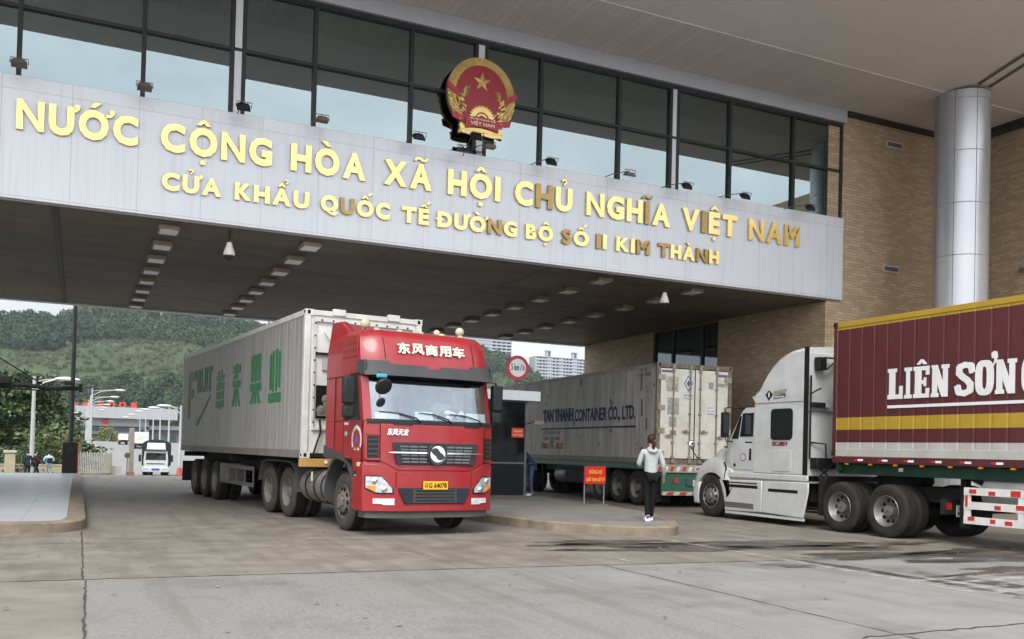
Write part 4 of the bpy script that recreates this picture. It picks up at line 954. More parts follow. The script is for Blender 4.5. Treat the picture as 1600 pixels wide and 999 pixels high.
# interior
inn = mat("cab_interior", (.16, .155, .15), .8, var=.1)
MB().box(-1.1, 1.1, -.62, -.30, 1.951, 1.99).build("dashboard", mat("dash_tan", (.20, .17, .12), .7), RT)
MB().box(-1.15, 1.15, -1.199, -1.18, 1.96, 2.745).build("cab_rear_trim", mat("trim_light", (.42, .44, .46), .8), RT)
cur = mat("curtain_cloth", (.72, .73, .73), .9, var=.08, scale=9, stretch=(12, 1, 1))
for x0, x1 in ((.25, .62), (.72, 1.02), (-1.08, -.85)): MB().box(x0, x1, -1.1, -1.06, 2.05, 2.60).build("curtain", cur, RT)
paper = mat("paper", (.85, .85, .81), .8)
for x, w_, hh in ((.86, .40, .10), (.20, .34, .14), (-.86, .46, .15)):
    MB().loft([[(q, fy(q, z) - .05 - o, z) for z in (1.995, 1.995 + hh)] + [(q, fy(q, z) - .062 - o, z) for z in (1.995 + hh, 1.995)] for q, o in ((x - w_ / 2, 0), (x + w_ / 2, .0))]).build("paper_sheet", paper, RT, smooth=0)
mb = MB(); r_ = random.Random(4)
for k in range(7): mb.ball((-.28 - .34 * r_.random(), -.20 + .05 * r_.random(), 2.03 + .12 * r_.random()), .05 + .03 * r_.random(), .04, .05, 7, 5)
mb.build("tissue_heap", paper, RT)
for x in (.55, -.55): MB().box(x - .26, x + .26, -1.04, -.92, 1.96, 2.42).build("seat", inn, RT, bevel=.05)
MB().lathe([(.20, -.015), (.215, 0), (.20, .015), (.185, 0), (.20, -.015)], (0, 0, 0), 'y', 24).xform(Matrix.Translation((-.55, -.62, 2.10)) @ Matrix.Rotation(-.9, 4, 'X')).build("steering_wheel", plast_d, RT)
rm_ = MB().lathe([(.01, .0), (.12, .0), (.15, .015), (.13, .05), (.04, .07)], (0, 0, 0), 'y', 20).xform(Matrix.Translation((1.08, .16, 2.52)) @ Matrix.Rotation(-.5, 4, 'X')).build("round_mirror", plast_d, RT); MB().tube([(1.08, .10, 2.55), (1.05, .05, 2.72), (1.05, -.1, 2.76)], .012).build("stalk", plast_d, rm_)
MB().box(.98, 1.16, .02, .10, 2.66, 2.73).build("blue_rag", mat("blue_cloth", (.06, .32, .42), .8), RT, bevel=.02)
# frame, tank, wheels
mb = MB()
for s in (-1, 1): mb.box(s * .43 - .04, s * .43 + .04, -6.4, -.5, .75, 1.02)
for y in (-2.4, -3.6, -4.7, -5.9): mb.box(-.43, .43, y - .06, y + .06, .78, .98)
mb.build("chassis", chas_m, RT, smooth=0)
MB().box(-.9, .9, -2.0, -.3, .55, 1.25).build("engine_block", chas_m, RT, bevel=.05); MB().cone((0, -1.38, .5), (0, -1.38, .5001), .01); MB().box(-.95, .95, -1.45, -1.31, .42, .58).build("front_axle", chas_m, RT, bevel=.03)
MB().lathe([(.05, 0), (.5, .0), (.55, .05), (.55, .2), (.1, .25)], (0, -5.1, 1.05), 'z', 24).build("fifth_wheel", chas_m, RT)
grime = mat("grimy_tank", (.13, .115, .10), .75, var=.25, scale=3, dirt=(.09, .078, .065), dirt_amt=.6, dirt_scale=2)
for s in (1, -1):
    tk = MB().prism([(s * (.84 + .32 * cos(a) * 1.0 - .0), .72 + .33 * sin(a)) for a in [2 * pi * i / 20 for i in range(20)]], 'y', -3.75, -2.22).build("fuel_tank", grime, RT, bevel=.03, smooth=40)
    for y in (-3.4, -2.9, -2.5): MB().prism([(s * (.84 + .335 * cos(a)), .72 + .345 * sin(a)) for a in [2 * pi * i / 20 for i in range(20)]], 'y', y, y + .05).build("tank_strap", chas_m, tk)
    MB().box(s * 1.16, s * 1.18, -3.02, -2.96, .82, 1.0).build("sight_label", mat("cream_label", (.6, .55, .4), .5), tk)
    mb = MB(); pth = [(-3.98, .55), (-3.95, 1.0), (-4.2, 1.13), (-4.66, 1.16), (-5.35, 1.16), (-5.9, 1.16), (-6.35, 1.1), (-6.55, .7)]
    mb.loft([[(s * .6, y, z), (s * 1.2, y, z), (s * 1.2, y, z + .02), (s * .6, y, z + .02)] for y, z in pth]); mb.build("rear_mudguard", mat("mudguard_grey", (.075, .07, .065), .8, var=.25), RT, smooth=0)
    wheel(RT, s * 1.13, -1.38, s, "hub", tm=tyre_dusty, rm=rim_dusty)
    for y in (-4.66, -5.98): wheel(RT, s * 1.13, y, s, "dish", tm=tyre_dusty, rm=rim_dusty, dual=True)

# ------------------------------------------------------------------ white reefer container + trailer behind the red tractor
CA = pi + .085; CP = (5.12, 17.88)
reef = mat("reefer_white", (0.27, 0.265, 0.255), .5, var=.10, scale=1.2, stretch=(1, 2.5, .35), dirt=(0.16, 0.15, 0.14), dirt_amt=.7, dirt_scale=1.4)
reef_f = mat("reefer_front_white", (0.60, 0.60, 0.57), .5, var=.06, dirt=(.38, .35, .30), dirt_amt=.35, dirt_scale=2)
post_g = mat("post_white", (0.55, 0.55, 0.53), .5, var=.1, dirt=(.3, .25, .2), dirt_amt=.4, dirt_scale=5)
C1 = thing("freight_container", "white refrigerated container with green lettering behind the red tractor", "container", (*CP, 1.26), CA)
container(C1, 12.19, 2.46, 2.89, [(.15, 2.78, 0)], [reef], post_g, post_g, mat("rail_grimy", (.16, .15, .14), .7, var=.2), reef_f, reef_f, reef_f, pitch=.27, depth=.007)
for x in (.55, -.6): MB().box(x - .13, x + .13, -.06, .03, 2.80, 2.93).build("roof_bracket", post_g, C1, bevel=.01)
mb = MB().box(1.02, 1.045, -.04, .025, .55, 2.72).box(-1.045, -1.02, -.04, .025, .55, 2.72).box(-1.02, 1.02, -.04, .02, 2.66, 2.72).box(-1.02, 1.02, -.04, .02, .55, .60); mb.build("unit_frame", post_g, C1, smooth=0)
mb = MB()
for k in range(9): mb.cbox((1.03, .03, .7 + .24 * k), .03, .012, .03); mb.cbox((.9 - .225 * k, .03, 2.69), .03, .012, .03)
mb.build("unit_bolts", chas_m, C1, smooth=0)
MB().box(-.9, .97, -.035, .012, .78, 1.42).build("unit_opening", hole_m, C1)
mb = MB().box(.55, .95, .012, .05, .82, 1.0); r_ = random.Random(9)
for k in range(6): mb.ball((.6 + .3 * r_.random(), .02, .9 + .4 * r_.random()), .1, .05, .1, 8, 6)
mb.build("cooling_unit", grime, C1)
MB().box(.62, .86, -.035, .006, 1.72, 1.94).build("data_plate", mat("grey_plate", (.36, .36, .36), .5), C1); MB().box(.6, 1.0, -.03, .03, 2.02, 2.06).build("unit_bar", chas_m, C1)
MB().tube([(.85, .02, 2.45), (.6, .03, 2.1), (.55, .03, 2.0)], .012).build("cable", mat("blue_cable", (.2, .3, .32), .5), C1)
MB().tube([(1.0, .03, .1), (.95, .06, .3), (.88, .05, .5), (.9, .04, .75)], .02).build("cable", chas_m, C1)
grn = mat("green_lettering", (0.012, 0.155, 0.045), .55, var=.15, scale=3)
xs_ = 1.2195
def bars(mb, y0, z0, w, h, rects, d=.012):
    """rects in a unit square: (u0, v0, u1, v1) or polygons"""
    for r in rects:
        if len(r) == 4 and not isinstance(r[0], tuple): r = [(r[0], r[1]), (r[2], r[1]), (r[2], r[3]), (r[0], r[3])]
        mb.prism([(y0 + u * w, z0 + v * h) for u, v in r], 'x', xs_, xs_ + d + .0005 * (len(mb.v) // 8 % 11))
ch = [("业", -2.50, 1.15, .95, 1.12, [(0, 0, 1, .17), (.08, .25, .22, .92), (.31, .2, .45, .97), (.55, .2, .69, 1), (.78, .27, .92, .94)]),
      ("果", -4.05, 1.17, .92, 1.1, [(.05, .45, .28, 1), (.38, .45, .62, 1), (.72, .45, .95, 1), (.1, .92, .9, 1), (.1, .70, .9, .76), (0, .26, 1, .41), (.42, 0, .58, .24), [(.25, .24), (.38, .24), (.2, 0), (0, 0)], [(.62, .24), (.75, .24), (1, 0), (.8, 0)]]),
      ("京", -5.82, 1.15, .84, 1.02, [(.1, .8, .95, .98), (.45, .95, .6, 1.02), (.1, .45, .95, .62), [(.2, .66), (.32, .66), (.42, .76), (.3, .76)], (.55, .66, .68, .76), [(.3, .42), (.42, .42), (.2, 0), (.02, 0)], (.46, 0, .58, .42), [(.62, .42), (.74, .42), (.98, 0), (.82, 0)]]),
      ("蓝", -7.55, 1.13, .86, 1.0, [(.22, .72, .36, 1), (.6, .74, .74, 1), (0, .76, 1, .88), (0, .5, .46, .7), (.52, .5, 1, .7), (0, .26, .46, .46), (.52, .26, 1, .46), (0, .04, .3, .22), (.34, .0, .62, .22), (.66, .05, 1, .22)])]
for nm, y, z, w, h, rects in ch:
    mb = MB(); bars(mb, y, z, w, h, rects); mb.build("side_lettering", grn, C1, smooth=0)
grn2 = mat("faded_green_lettering", (0.045, 0.125, 0.075), .6, var=.25, scale=3)
mb = MB(); bars(mb, -11.3, .95, .25, 1.35, [(0, 0, 1, 1)]); bars(mb, -11.3, 2.05, 1.1, .28, [(0, 0, 1, 1)]); bars(mb, -11.3, 1.55, .75, .25, [(0, 0, 1, 1)])
mb.build("side_lettering", grn2, C1, smooth=0)
mb = MB(); put_text(mb, "RUIT", (xs_, -10.05, 1.65), (0, 1, 0), (0, 0, 1), w=1.95, h=.68, bold=.04, depth=.012); mb.build("side_lettering", grn2, C1, smooth=0)
MB().prism([(-10.1, .72), (-9.9, .72), (-8.3, 1.48), (-8.25, 1.55), (-9.2, 1.15), (-9.9, .9)], 'x', xs_, xs_ + .012).build("leaf_mark", grn2, C1, smooth=0)

T1 = thing("container_trailer", "dark skeletal trailer carrying the white container behind the red tractor", "trailer", (*CP, 0), CA)
trailer_chassis(T1, 12.1, chas_m)
orange = mat("faded_orange", (.42, .24, .07), .6, var=.2, dirt=(.2, .12, .06), dirt_amt=.5, dirt_scale=4)
MB().box(-1.25, 1.25, -.12, .03, 1.09, 1.25).build("front_bolster", orange, T1, bevel=.01)
for s in (1, -1):
    MB().cone((s * .75, .03, 1.19), (s * .75, .05, 1.19), .035).build("marker_lamp", refl_w, T1); MB().box(s * .45 - .12, s * .45 + .12, .03, .04, 1.14, 1.22).build("plate", mat("grey_plate", (.36, .36, .36), .5), T1)
    for y in (-7.85, -9.17, -10.49): wheel(T1, s * 1.14, y, s, "dish", tm=tyre_m, rm=rim_dusty, dual=True)
    sg = MB()
    for z in (.52, .90): sg.box(s * 1.15, s * 1.19, -6.25, -3.8, z, z + .09)
    for y in (-6.25, -5.5, -4.65, -3.9): sg.box(s * 1.14, s * 1.15 + s * .001, y, y + .1, .52, .99)
    sg.build("side_guard", mat("guard_grey", (.075, .072, .07), .7, var=.2), T1, smooth=0)
    MB().box(min(s * .7, s * 1.15), max(s * .7, s * 1.15), -7.2, -6.4, .50, 1.0).build("toolbox", grime, T1, bevel=.02)
    MB().box(s * .75 - .06, s * .75 + .06, -3.5, -3.38, .2, 1.1).cbox((s * .75, -3.44, .2), .25, .3, .03).build("landing_leg", chas_m, T1, smooth=0)
    MB().box(s * .6, s * 1.2, -12.0, -11.96, .35, .95).build("mudflap", chas_m, T1, smooth=0)
    for y in (-7.85, -9.17, -10.49): pass
mb = MB().box(-1.15, 1.15, -12.1, -12.0, .45, .58)
for s in (-.6, .6): mb.box(s - .04, s + .04, -12.08, -12.02, .5, .95)
mb.build("rear_bumper", chas_m, T1, smooth=0)
for y in (-7.85, -9.17, -10.49): MB().cone((-1.0, y, .52), (1.0, y, .52), .07, n=10).build("axle", chas_m, T1)

# ------------------------------------------------------------------ maroon container + white conventional tractor
LX, LY = 15.47, 14.8
maroon = mat("maroon_paint", (0.072, 0.010, 0.013), .5, var=.10, scale=1.4, dirt=(.052, .02, .019), dirt_amt=.5, dirt_scale=2)
yel = mat("yellow_paint", (0.34, 0.22, 0.018), .5, var=.08, dirt=(.3, .2, .03), dirt_amt=.4, dirt_scale=2); wht = mat("white_paint_band", (.37, .37, .355), .55, var=.08, dirt=(.28, .24, .18), dirt_amt=.5, dirt_scale=2.5)
C2 = thing("freight_container", "maroon container with a yellow stripe and large white lettering at the right edge", "container", (LX, LY - .22, 1.56), 0)
LL = 12.19
container(C2, LL, 2.44, 2.79, [(.14, .29, 2), (.29, .55, 0), (.55, .80, 1), (.80, 2.62, 0), (2.62, 2.70, 1)], [maroon, yel, wht], maroon, yel, wht, maroon, maroon, maroon, pitch=.325, depth=.007)
wl = mat("white_letter_paint", (.62, .62, .62), .6, var=.06)
def slab(mb, ch, y, w, z0, h, th=.012):
    """block letters with slab serifs; y is the left edge (reading direction -y)"""
    X0 = -1.2095
    K = [0]
    def P(poly): K[0] += 1; mb.prism([(y - u * w, z0 + v * h) for u, v in poly], 'x', X0 - th - .0004 * (K[0] % 13), X0)
    def B(u0, v0, u1, v1): P([(u0, v0), (u1, v0), (u1, v1), (u0, v1)])
    if ch == 'L': B(.1, 0, .5, 1); B(0, .88, .6, 1); B(0, 0, 1, .15); B(.78, .1, 1, .42)
    if ch == 'I': B(.25, 0, .75, 1); B(0, .88, 1, 1); B(0, 0, 1, .12)
    if ch in 'EÊ':
        B(.1, 0, .5, 1); B(0, .87, 1, 1); B(0, 0, 1, .13); B(.78, .72, 1, .9); B(.78, .08, 1, .3); B(.45, .43, .78, .56); B(.66, .36, .8, .64)
        if ch == 'Ê': P([(.2, 1.06), (.42, 1.06), (.52, 1.13), (.62, 1.06), (.84, 1.06), (.6, 1.22), (.44, 1.22)])
    if ch == 'N': B(.06, 0, .34, 1); B(0, 0, .42, .12); B(.66, .0, .92, 1); B(.58, .88, 1, 1); P([(0, 1), (.34, 1), (.92, 0), (.6, 0)])
    if ch in 'OƠC':
        o = [(.5 + .5 * np.sign(cos(a)) * abs(cos(a)) ** .6, .5 + .52 * np.sign(sin(a)) * abs(sin(a)) ** .7) for a in [2 * pi * i / 40 for i in range(41)]]
        q = [(.5 + .13 * np.sign(cos(a)) * abs(cos(a)) ** .6, .5 + .33 * np.sign(sin(a)) * abs(sin(a)) ** .7) for a in [2 * pi * i / 40 for i in range(41)]]
        for i in range(40):
            if ch != 'C' or 3 <= i <= 36: P([o[i], o[i + 1], q[i + 1], q[i]])
        if ch == 'Ơ': P([(.86, 1.2), (1.0, 1.27), (1.16, 1.24), (1.2, 1.1), (1.12, .95), (.98, .82), (.92, .86), (1.03, .98), (1.02, 1.06), (.9, 1.06)])
    if ch == 'S':
        pts = [(.90, .72), (.84, .9), (.5, .93), (.2, .87), (.18, .68), (.4, .56), (.62, .47), (.82, .33), (.80, .14), (.5, .07), (.18, .1), (.1, .28)]
        for a, b in zip(pts, pts[1:]):
            d = Vector((b[0] - a[0], (b[1] - a[1]) * 1.9)).normalized(); n = Vector((-d.y * .17, d.x * .09)); e = Vector((d.x * .07, d.y * .035))
            P([(a[0] - e.x + n.x, a[1] - e.y + n.y), (b[0] + e.x + n.x, b[1] + e.y + n.y), (b[0] + e.x - n.x, b[1] + e.y - n.y), (a[0] - e.x - n.x, a[1] - e.y - n.y)])
        B(.78, .66, .96, .96); B(.04, .04, .22, .34)
yb = .22
for ch, y, w in (('L', -1.66, .36), ('I', -2.06, .17), ('Ê', -2.27, .36), ('N', -2.67, .39), ('S', -3.2, .37), ('Ơ', -3.6, .36), ('N', -3.99, .40), ('C', -4.48, .37)):
    mb = MB(); slab(mb, ch, y + yb, w, 2.69 - 1.56, .59); mb.build("side_lettering", wl, C2, smooth=0)
MB().prism([(-1.66 + yb, .955), (-9.5 + yb, .955), (-9.5 + yb, 1.01), (-1.66 + yb, 1.01)], 'x', -1.222, -1.21).build("side_lettering", wl, C2, smooth=0)
T2 = thing("container_trailer", "dark green trailer with red and white side guard under the maroon container", "trailer", (LX, LY - .22, 0), 0)
green = mat("dark_green_paint", (.012, .042, .026), .6, var=.25, dirt=(.04, .04, .035), dirt_amt=.5, dirt_scale=3)
trailer_chassis(T2, 12.1, green, z0=.9, z1=1.4, neck=3.4, hz=1.42)
for s in (1, -1):
    MB().box(s * 1.19 - .03, s * 1.19 + .03, -12.1, -.02, 1.43, 1.555).build("side_rail", maroon, T2, bevel=.006)
    MB().box(s * 1.05 - .02, s * 1.05 + .02, -12.1, -.05, 1.2, 1.429).build("frame_skirt", green, T2)
    for k in range(8):
        y = -.62 - k * .62
        MB().box(s * 1.222 - .004, s * 1.222 + .004, y - .10, y, 1.475, 1.515).build("reflector", refl_r, T2); MB().box(s * 1.222 - .004, s * 1.222 + .004, y - .23, y - .10, 1.475, 1.515).build("reflector", refl_w, T2)
        if k % 1 == 0: MB().box(s * 1.19 - .02, s * 1.19 + .02, y + .18, y + .26, 1.395, 1.429).build("marker_lamp", amber, T2)
    MB().box(s * 1.075 - .01, s * 1.075 + .01, -1.72, -1.62, 1.29, 1.36).build("side_lamp", mat("cream_lens", (.6, .55, .35), .3), T2)
    sg = MB()
    for z in (.42, .68, .93): sg.box(s * 1.2 - .02, s * 1.2 + .02, -7.5, -3.19, z, z + .13)
    for y in (-3.31, -4.35, -5.4, -6.4, -7.5): sg.box(s * 1.195 - .018, s * 1.195 + .018, y, y + .12, .425, 1.055)
    sg.build("side_guard", mat("guard_white", (.60, .60, .57), .5, var=.1, dirt=(.4, .12, .12), dirt_amt=.3, dirt_scale=4), T2, smooth=0)
    for y, z, w, h in ((-3.3, .96, .14, .07), (-3.68, .94, .13, .07), (-3.22, .72, .05, .2), (-3.28, .48, .13, .07), (-3.8, .70, .12, .07), (-4.1, .94, .18, .1), (-4.0, .45, .14, .07), (-3.72, .46, .1, .07), (-4.35, .60, .12, .2), (-4.2, .72, .3, .08), (-4.55, .5, .3, .1)):
        MB().box(s * 1.222 - .003, s * 1.222 + .003, y - w, y, z, z + h).build("guard_stripe", refl_r, T2)
    MB().lathe([(.05, 0), (.28, .02), (.30, .05), (.30, 1.5), (.28, 1.53), (.05, 1.55)], (s * .8, -4.95, .98), 'y', 24).build("air_tank", mat("tank_silver", (.38, .38, .38), .45, metal=.4, dirt=(.15, .14, .13), dirt_amt=.5), T2, smooth=40)
    for y in (-8.6, -9.9, -11.2): wheel(T2, s * 1.2, y, s, "dish", dual=True)
    MB().box(s * .8 - .06, s * .8 + .06, -2.95, -2.83, .3, 1.3).build("landing_leg", chas_m, T2, smooth=0)

WX, WY = 15.4, 18.3
silver = mat("white_truck_paint", (0.50, 0.515, 0.52), .32, var=.06, scale=1.3, coat=.4, dirt=(.30, .28, .25), dirt_amt=.5, dirt_scale=2.4)
WT = thing("white_tractor", "white conventional tractor with tall sleeper cab facing into the gate at the right", "truck", (WX, WY, 0), 0)
blk = mat("truck_black", (.012, .012, .013), .4)
dg = mat("tinted_window", (.015, .017, .018), .06, spec=.6)
slp = [(-2.92, 1.12), (-2.92, 3.93), (-2.72, 3.93), (-2.45, 3.90), (-2.22, 3.83), (-2.03, 3.75), (-1.85, 3.63), (-1.68, 3.47), (-1.54, 3.30), (-1.42, 3.12), (-1.26, 3.02), (-1.24, 2.9), (-1.34, 2.77), (-1.34, 1.12)]
mb = MB(); secs = []
for x in (-1.2, -1.13, -1.0, 0, 1.0, 1.13, 1.2):
    k = {1.2: (.10, .06), 1.13: (.035, .02), 1.0: (.0, .0), 0: (-.05, -.0)}[abs(x)]
    secs.append([(x, y - (k[0] if (z > 2.95 and y > -2.6) else 0) * .8, z - (k[0] if z > 2.95 else 0)) for y, z in slp])
mb.loft(secs); mb.build("sleeper_cab", silver, WT, smooth=40)
MB().box(-1.195, 1.195, -2.97, -2.921, 1.12, 3.80).build("sleeper_back", silver, WT, bevel=.01)
for s in (-1, 1):
    MB().box(s * 1.19 - .012, s * 1.19 + .012, -3.05, -2.925, 1.12, 3.92).build("side_extender", blk, WT)
    for z in (2.735, 1.135): MB().box(s * 1.206 - .004, s * 1.206 + .004, -2.92, -1.36, z, z + .016).build("panel_seam", mat("seam_grey", (.2, .2, .2), .6), WT, smooth=0)
    def rr(y0, y1, z0, z1, r, n=5):
        P = []
        for cy, cz_, a0 in ((y1 - r, z1 - r, 0), (y0 + r, z1 - r, 90), (y0 + r, z0 + r, 180), (y1 - r, z0 + r, 270)):
            P += [(cy + r * cos(radians(a0 + 90 * i / n)), cz_ + r * sin(radians(a0 + 90 * i / n))) for i in range(n + 1)]
        return P
    MB().prism(rr(-2.6, -1.90, 1.90, 2.60, .1), 'x', s * 1.2, s * 1.214).build("window_seal", blk, WT)
    MB().prism(rr(-2.565, -1.93, 1.935, 2.565, .08), 'x', s * 1.2141, s * 1.22).build("sleeper_window", dg, WT)
    hb = MB().prism(rr(-2.57, -1.95, 1.20, 1.67, .06), 'x', s * 1.2, s * 1.211).build("locker_hatch", silver, WT, bevel=.006)
    # day cab
    mb = MB().loft([[(s * 1.17, y, z) for y, z in ((-1.345, 1.12), (-1.345, 2.66), (-.98, 2.66), (-.86, 2.56), (-.36, 1.86), (-.30, 1.5), (-.36, 1.12))], [(s * .3, y, z) for y, z in ((-1.345, 1.12), (-1.345, 2.72), (-.9, 2.72), (-.76, 2.62), (-.26, 1.86), (-.2, 1.5), (-.3, 1.12))]])
    mb.build("day_cab", silver, WT, smooth=30)
    d = MB().prism([(-1.32, 1.2), (-1.32, 2.60), (-.86, 2.56), (-.55, 2.0), (-.40, 1.8), (-.38, 1.42), (-.55, 1.2)], 'x', s * 1.171, s * 1.182).build("door", silver, WT, bevel=.006)
    MB().prism([(-1.27, 1.98), (-1.29, 2.53), (-.90, 2.53), (-.80, 1.98)], 'x', s * 1.183, s * 1.19).build("door_window", dg, d)
    MB().prism([(-.76, 1.98), (-.86, 2.47), (-.80, 2.45), (-.50, 1.93), (-.74, 1.93)], 'x', s * 1.183, s * 1.19).build("vent_window", dg, d)
    MB().box(s * 1.185 - .004, s * 1.185 + .02, -1.22, -1.14, 1.42, 1.70).build("handle", blk, d, bevel=.01); MB().box(s * 1.185 - .004, s * 1.185 + .015, -1.24, -1.0, 1.83, 1.86).build("latch", blk, d)
    MB().cone((s * 1.182, -.93, 1.49), (s * 1.186, -.93, 1.49), .10, n=20).build("door_emblem", mat("violet_ring", (.20, .14, .26), .5), d); MB().cone((s * 1.186, -.93, 1.49), (s * 1.188, -.93, 1.49), .072, n=20).build("emblem_centre", mat("pale_mark", (.5, .5, .52), .5), d)
    MB().ball((s * 1.17, -.62, 1.30), .03, .05, .05).build("side_lamp", blk, WT); MB().box(s * 1.19 - .03, s * 1.19 + .01, -.84, -.70, .98, 1.05).build("marker_lamp", amber, WT)
    # skirt, steps
    mb = MB().prism([(-.10, .95), (-.22, .72), (-.32, .45), (-.34, .20), (-1.66, .24), (-1.66, .96)], 'x', s * 1.19, s * 1.235).prism([(-1.68, .96), (-1.68, .24), (-3.0, .20), (-3.14, .78), (-3.14, .98)], 'x', s * 1.19, s * 1.235)
    mb.build("side_skirt", silver, WT, bevel=.02)
    MB().box(s * 1.2 - .03, s * 1.2 + .03, -3.1, -.4, 1.0, 1.13).build("cab_sill", silver, WT, bevel=.02)
    MB().box(min(s * .7, s * 1.21), max(s * .7, s * 1.21), -3.05, -.12, .962, 1.0).build("step_top", mat("step_alloy", (.4, .4, .4), .4, metal=.4), WT)
    for y0, y1, z0, z1 in ((-1.52, -.42, .77, .84), (-2.83, -1.88, .73, .80), (-1.5, -.4, .87, .90)): MB().box(s * 1.236 - .004, s * 1.236 + .006, y0, y1, z0, z1).build("step_strip", blk, WT, bevel=.005)
    MB().box(min(s * 1.12, s * 1.25), max(s * 1.12, s * 1.25), -1.4, -.36, .30, .42).build("lower_step", mat("step_alloy_dark", (.17, .17, .17), .4, metal=.4), WT, bevel=.01)
    MB().box(s * 1.2 - .02, s * 1.2 + .02, -3.0, -.35, .14, .2).build("skirt_edge", silver, WT)
    # hood side, fender
    fa = [radians(-6 + 190 * i / 22) for i in range(23)]
    fo = [(.20 + (.62 + .06 * sin(a)) * cos(a), .60 + (.86 if a < 1.9 else .86) * max(sin(a), -.1)) for a in fa]
    mb = MB(); fs = []
    for i, a in enumerate(fa):
        yi, zi = .20 + .60 * cos(a), .50 + .60 * sin(a) if sin(a) > 0 else .50
        yo, zo = .20 + .73 * cos(a) - .12 * max(0, -cos(a)) * sin(max(a, 0)), .58 + .90 * max(sin(a), 0) ** .85
        if i == len(fa) - 1: yo = -.68; zo = .96
        fs.append([(s * 1.235, yi, max(zi, .42)), (s * 1.235, yo * .97 + .006, max(zo - .10, .45)), (s * 1.16, yo, max(zo - .02, .5)), (s * .80, yo * .96, zo + .02), (s * .80, yi, max(zi, .42))])
    mb.loft(fs); mb.build("fender", silver, WT, smooth=60)
    MB().prism([(-.20, 1.38), (-.34, 1.22), (-.52, 1.2), (-.72, .99), (-.36, .97)], 'x', min(s * 1.0, s * 1.2), max(s * 1.0, s * 1.2)).build("fender_rear", silver, WT, bevel=.04)
    MB().tube([(s * 1.21, -.27, 1.36), (s * 1.225, -.37, 1.24), (s * 1.225, -.33, 1.05), (s * 1.22, -.30, .97)], .022, 6).build("fender_seal", blk, WT)
    # mirrors
    mr = MB().box(min(s * 1.42, s * 1.6), max(s * 1.42, s * 1.6), -.70, -.58, 1.95, 2.55).build("mirror", blk, WT, bevel=.03); MB().box(min(s * 1.43, s * 1.59), max(s * 1.43, s * 1.59), -.708, -.70, 2.05, 2.5).build("mirror_glass", mir_m, mr)
    MB().tube([(s * 1.15, -.95, 2.66), (s * 1.48, -.64, 2.66), (s * 1.5, -.64, 2.55)], .014).tube([(s * 1.5, -.64, 1.95), (s * 1.46, -.64, 1.86), (s * 1.15, -.52, 1.86)], .014).build("mirror_arm", blk, WT)
    hm = MB().ball((s * 1.12, 1.18, 1.78), .10, .05, .11, 14, 10).build("hood_mirror", chrome, WT); MB().tube([(s * 1.12, 1.18, 1.68), (s * 1.08, 1.0, 1.45), (s * .98, .75, 1.32), (s * .92, .55, 1.3)], .013).build("stalk", blk, hm)
    MB().prism([(-.30, 1.62), (-.20, 1.62), (-.22, 1.70), (-.02, 1.72), (-.02, 1.75), (-.30, 1.74)], 'x', min(s * .98, s * 1.04), max(s * .98, s * 1.04)).build("hood_latch", blk, WT)
    wheel(WT, s * 1.22, .22, s, "hub")
    for y in (-4.01, -5.22): wheel(WT, s * 1.2, y, s, "dish", dual=True)
    MB().box(s * 1.24 - .3 * (s > 0), s * 1.24 + .3 * (s < 0), .66, .92, .30, .88).build("bumper_end", silver, WT, bevel=.06)
    MB().prism([(-3.42, .3), (-3.42, 1.12), (-3.7, 1.14), (-3.55, .9), (-3.5, .35)], 'x', min(s * .7, s * 1.2), max(s * .7, s * 1.2)).build("mudguard", chas_m, WT)
    # lettering
    if s < 0:
        mb = MB(); put_text(mb, "35C-08819", (-1.2065, -1.95, 1.765), (0, -1, 0), (0, 0, 1), w=.50, h=.10, bold=.04, depth=.004); mb.build("door_number", mat("maroon_ink", (.13, .02, .02), .5), WT, smooth=0)
        mb = MB().prism([(-1.70, 2.93), (-1.82, 3.03), (-1.94, 2.93), (-1.82, 2.80)], 'x', -1.212, -1.2); mb.build("diamond_mark", ink, WT, smooth=0)
        MB().prism([(-1.79, 2.93), (-1.82, 2.99), (-1.85, 2.93), (-1.82, 2.85)], 'x', -1.215, -1.212).build("diamond_centre", wl, WT, smooth=0)
        MB().prism([(-1.97, 2.94), (-2.36, 2.95), (-2.40, 3.03), (-1.97, 3.0)], 'x', -1.212, -1.2).build("badge_strip", mat("olive_badge", (.26, .26, .2), .5), WT, smooth=0); b2 = MB().prism([(-1.97, 2.83), (-2.36, 2.86), (-2.36, 2.93), (-1.97, 2.90)], 'x', -1.212, -1.2).build("badge_strip", mat("black_badge", (.06, .06, .05), .5), WT, smooth=0)
        mb = MB(); put_text(mb, "INTERNATIONAL", (-1.2125, -1.99, 2.85), (0, -1, 0), (0, 0, 1), w=.34, h=.04, bold=.02, depth=.002); mb.build("badge_lettering", wl, b2, smooth=0)
mb = MB().loft([[(x, y, z) for x, z in ((-.98, 1.0), (-1.0, 1.5), (-.92, 1.78), (-.6, 1.90), (0, 1.93), (.6, 1.90), (.92, 1.78), (1.0, 1.5), (.98, 1.0))] if False else [(x * k, y, 1.0 + (z - 1.0) * h) for x, z in ((-.98, 1.0), (-1.0, 1.5), (-.92, 1.78), (-.6, 1.90), (0, 1.93), (.6, 1.90), (.92, 1.78), (1.0, 1.5), (.98, 1.0))] for y, k, h in ((-.36, 1.0, 1.0), (0, .97, .97), (.35, .92, .86), (.62, .86, .68), (.80, .8, .5), (.9, .75, .3))])
mb.build("hood", silver, WT, smooth=60); MB().box(-.7, .7, .86, .98, .62, 1.25).build("grille", mat("grille_black", (.02, .02, .02), .5), WT, bevel=.03); MB().box(-.94, .94, .70, .95, .30, .62).build("bumper", silver, WT, bevel=.05)
MB().prism([(-.28, 1.87), (-.80, 2.64), (-.82, 2.62), (-.31, 1.85)], 'x', -1.02, 1.02).build("windshield", dg, WT)
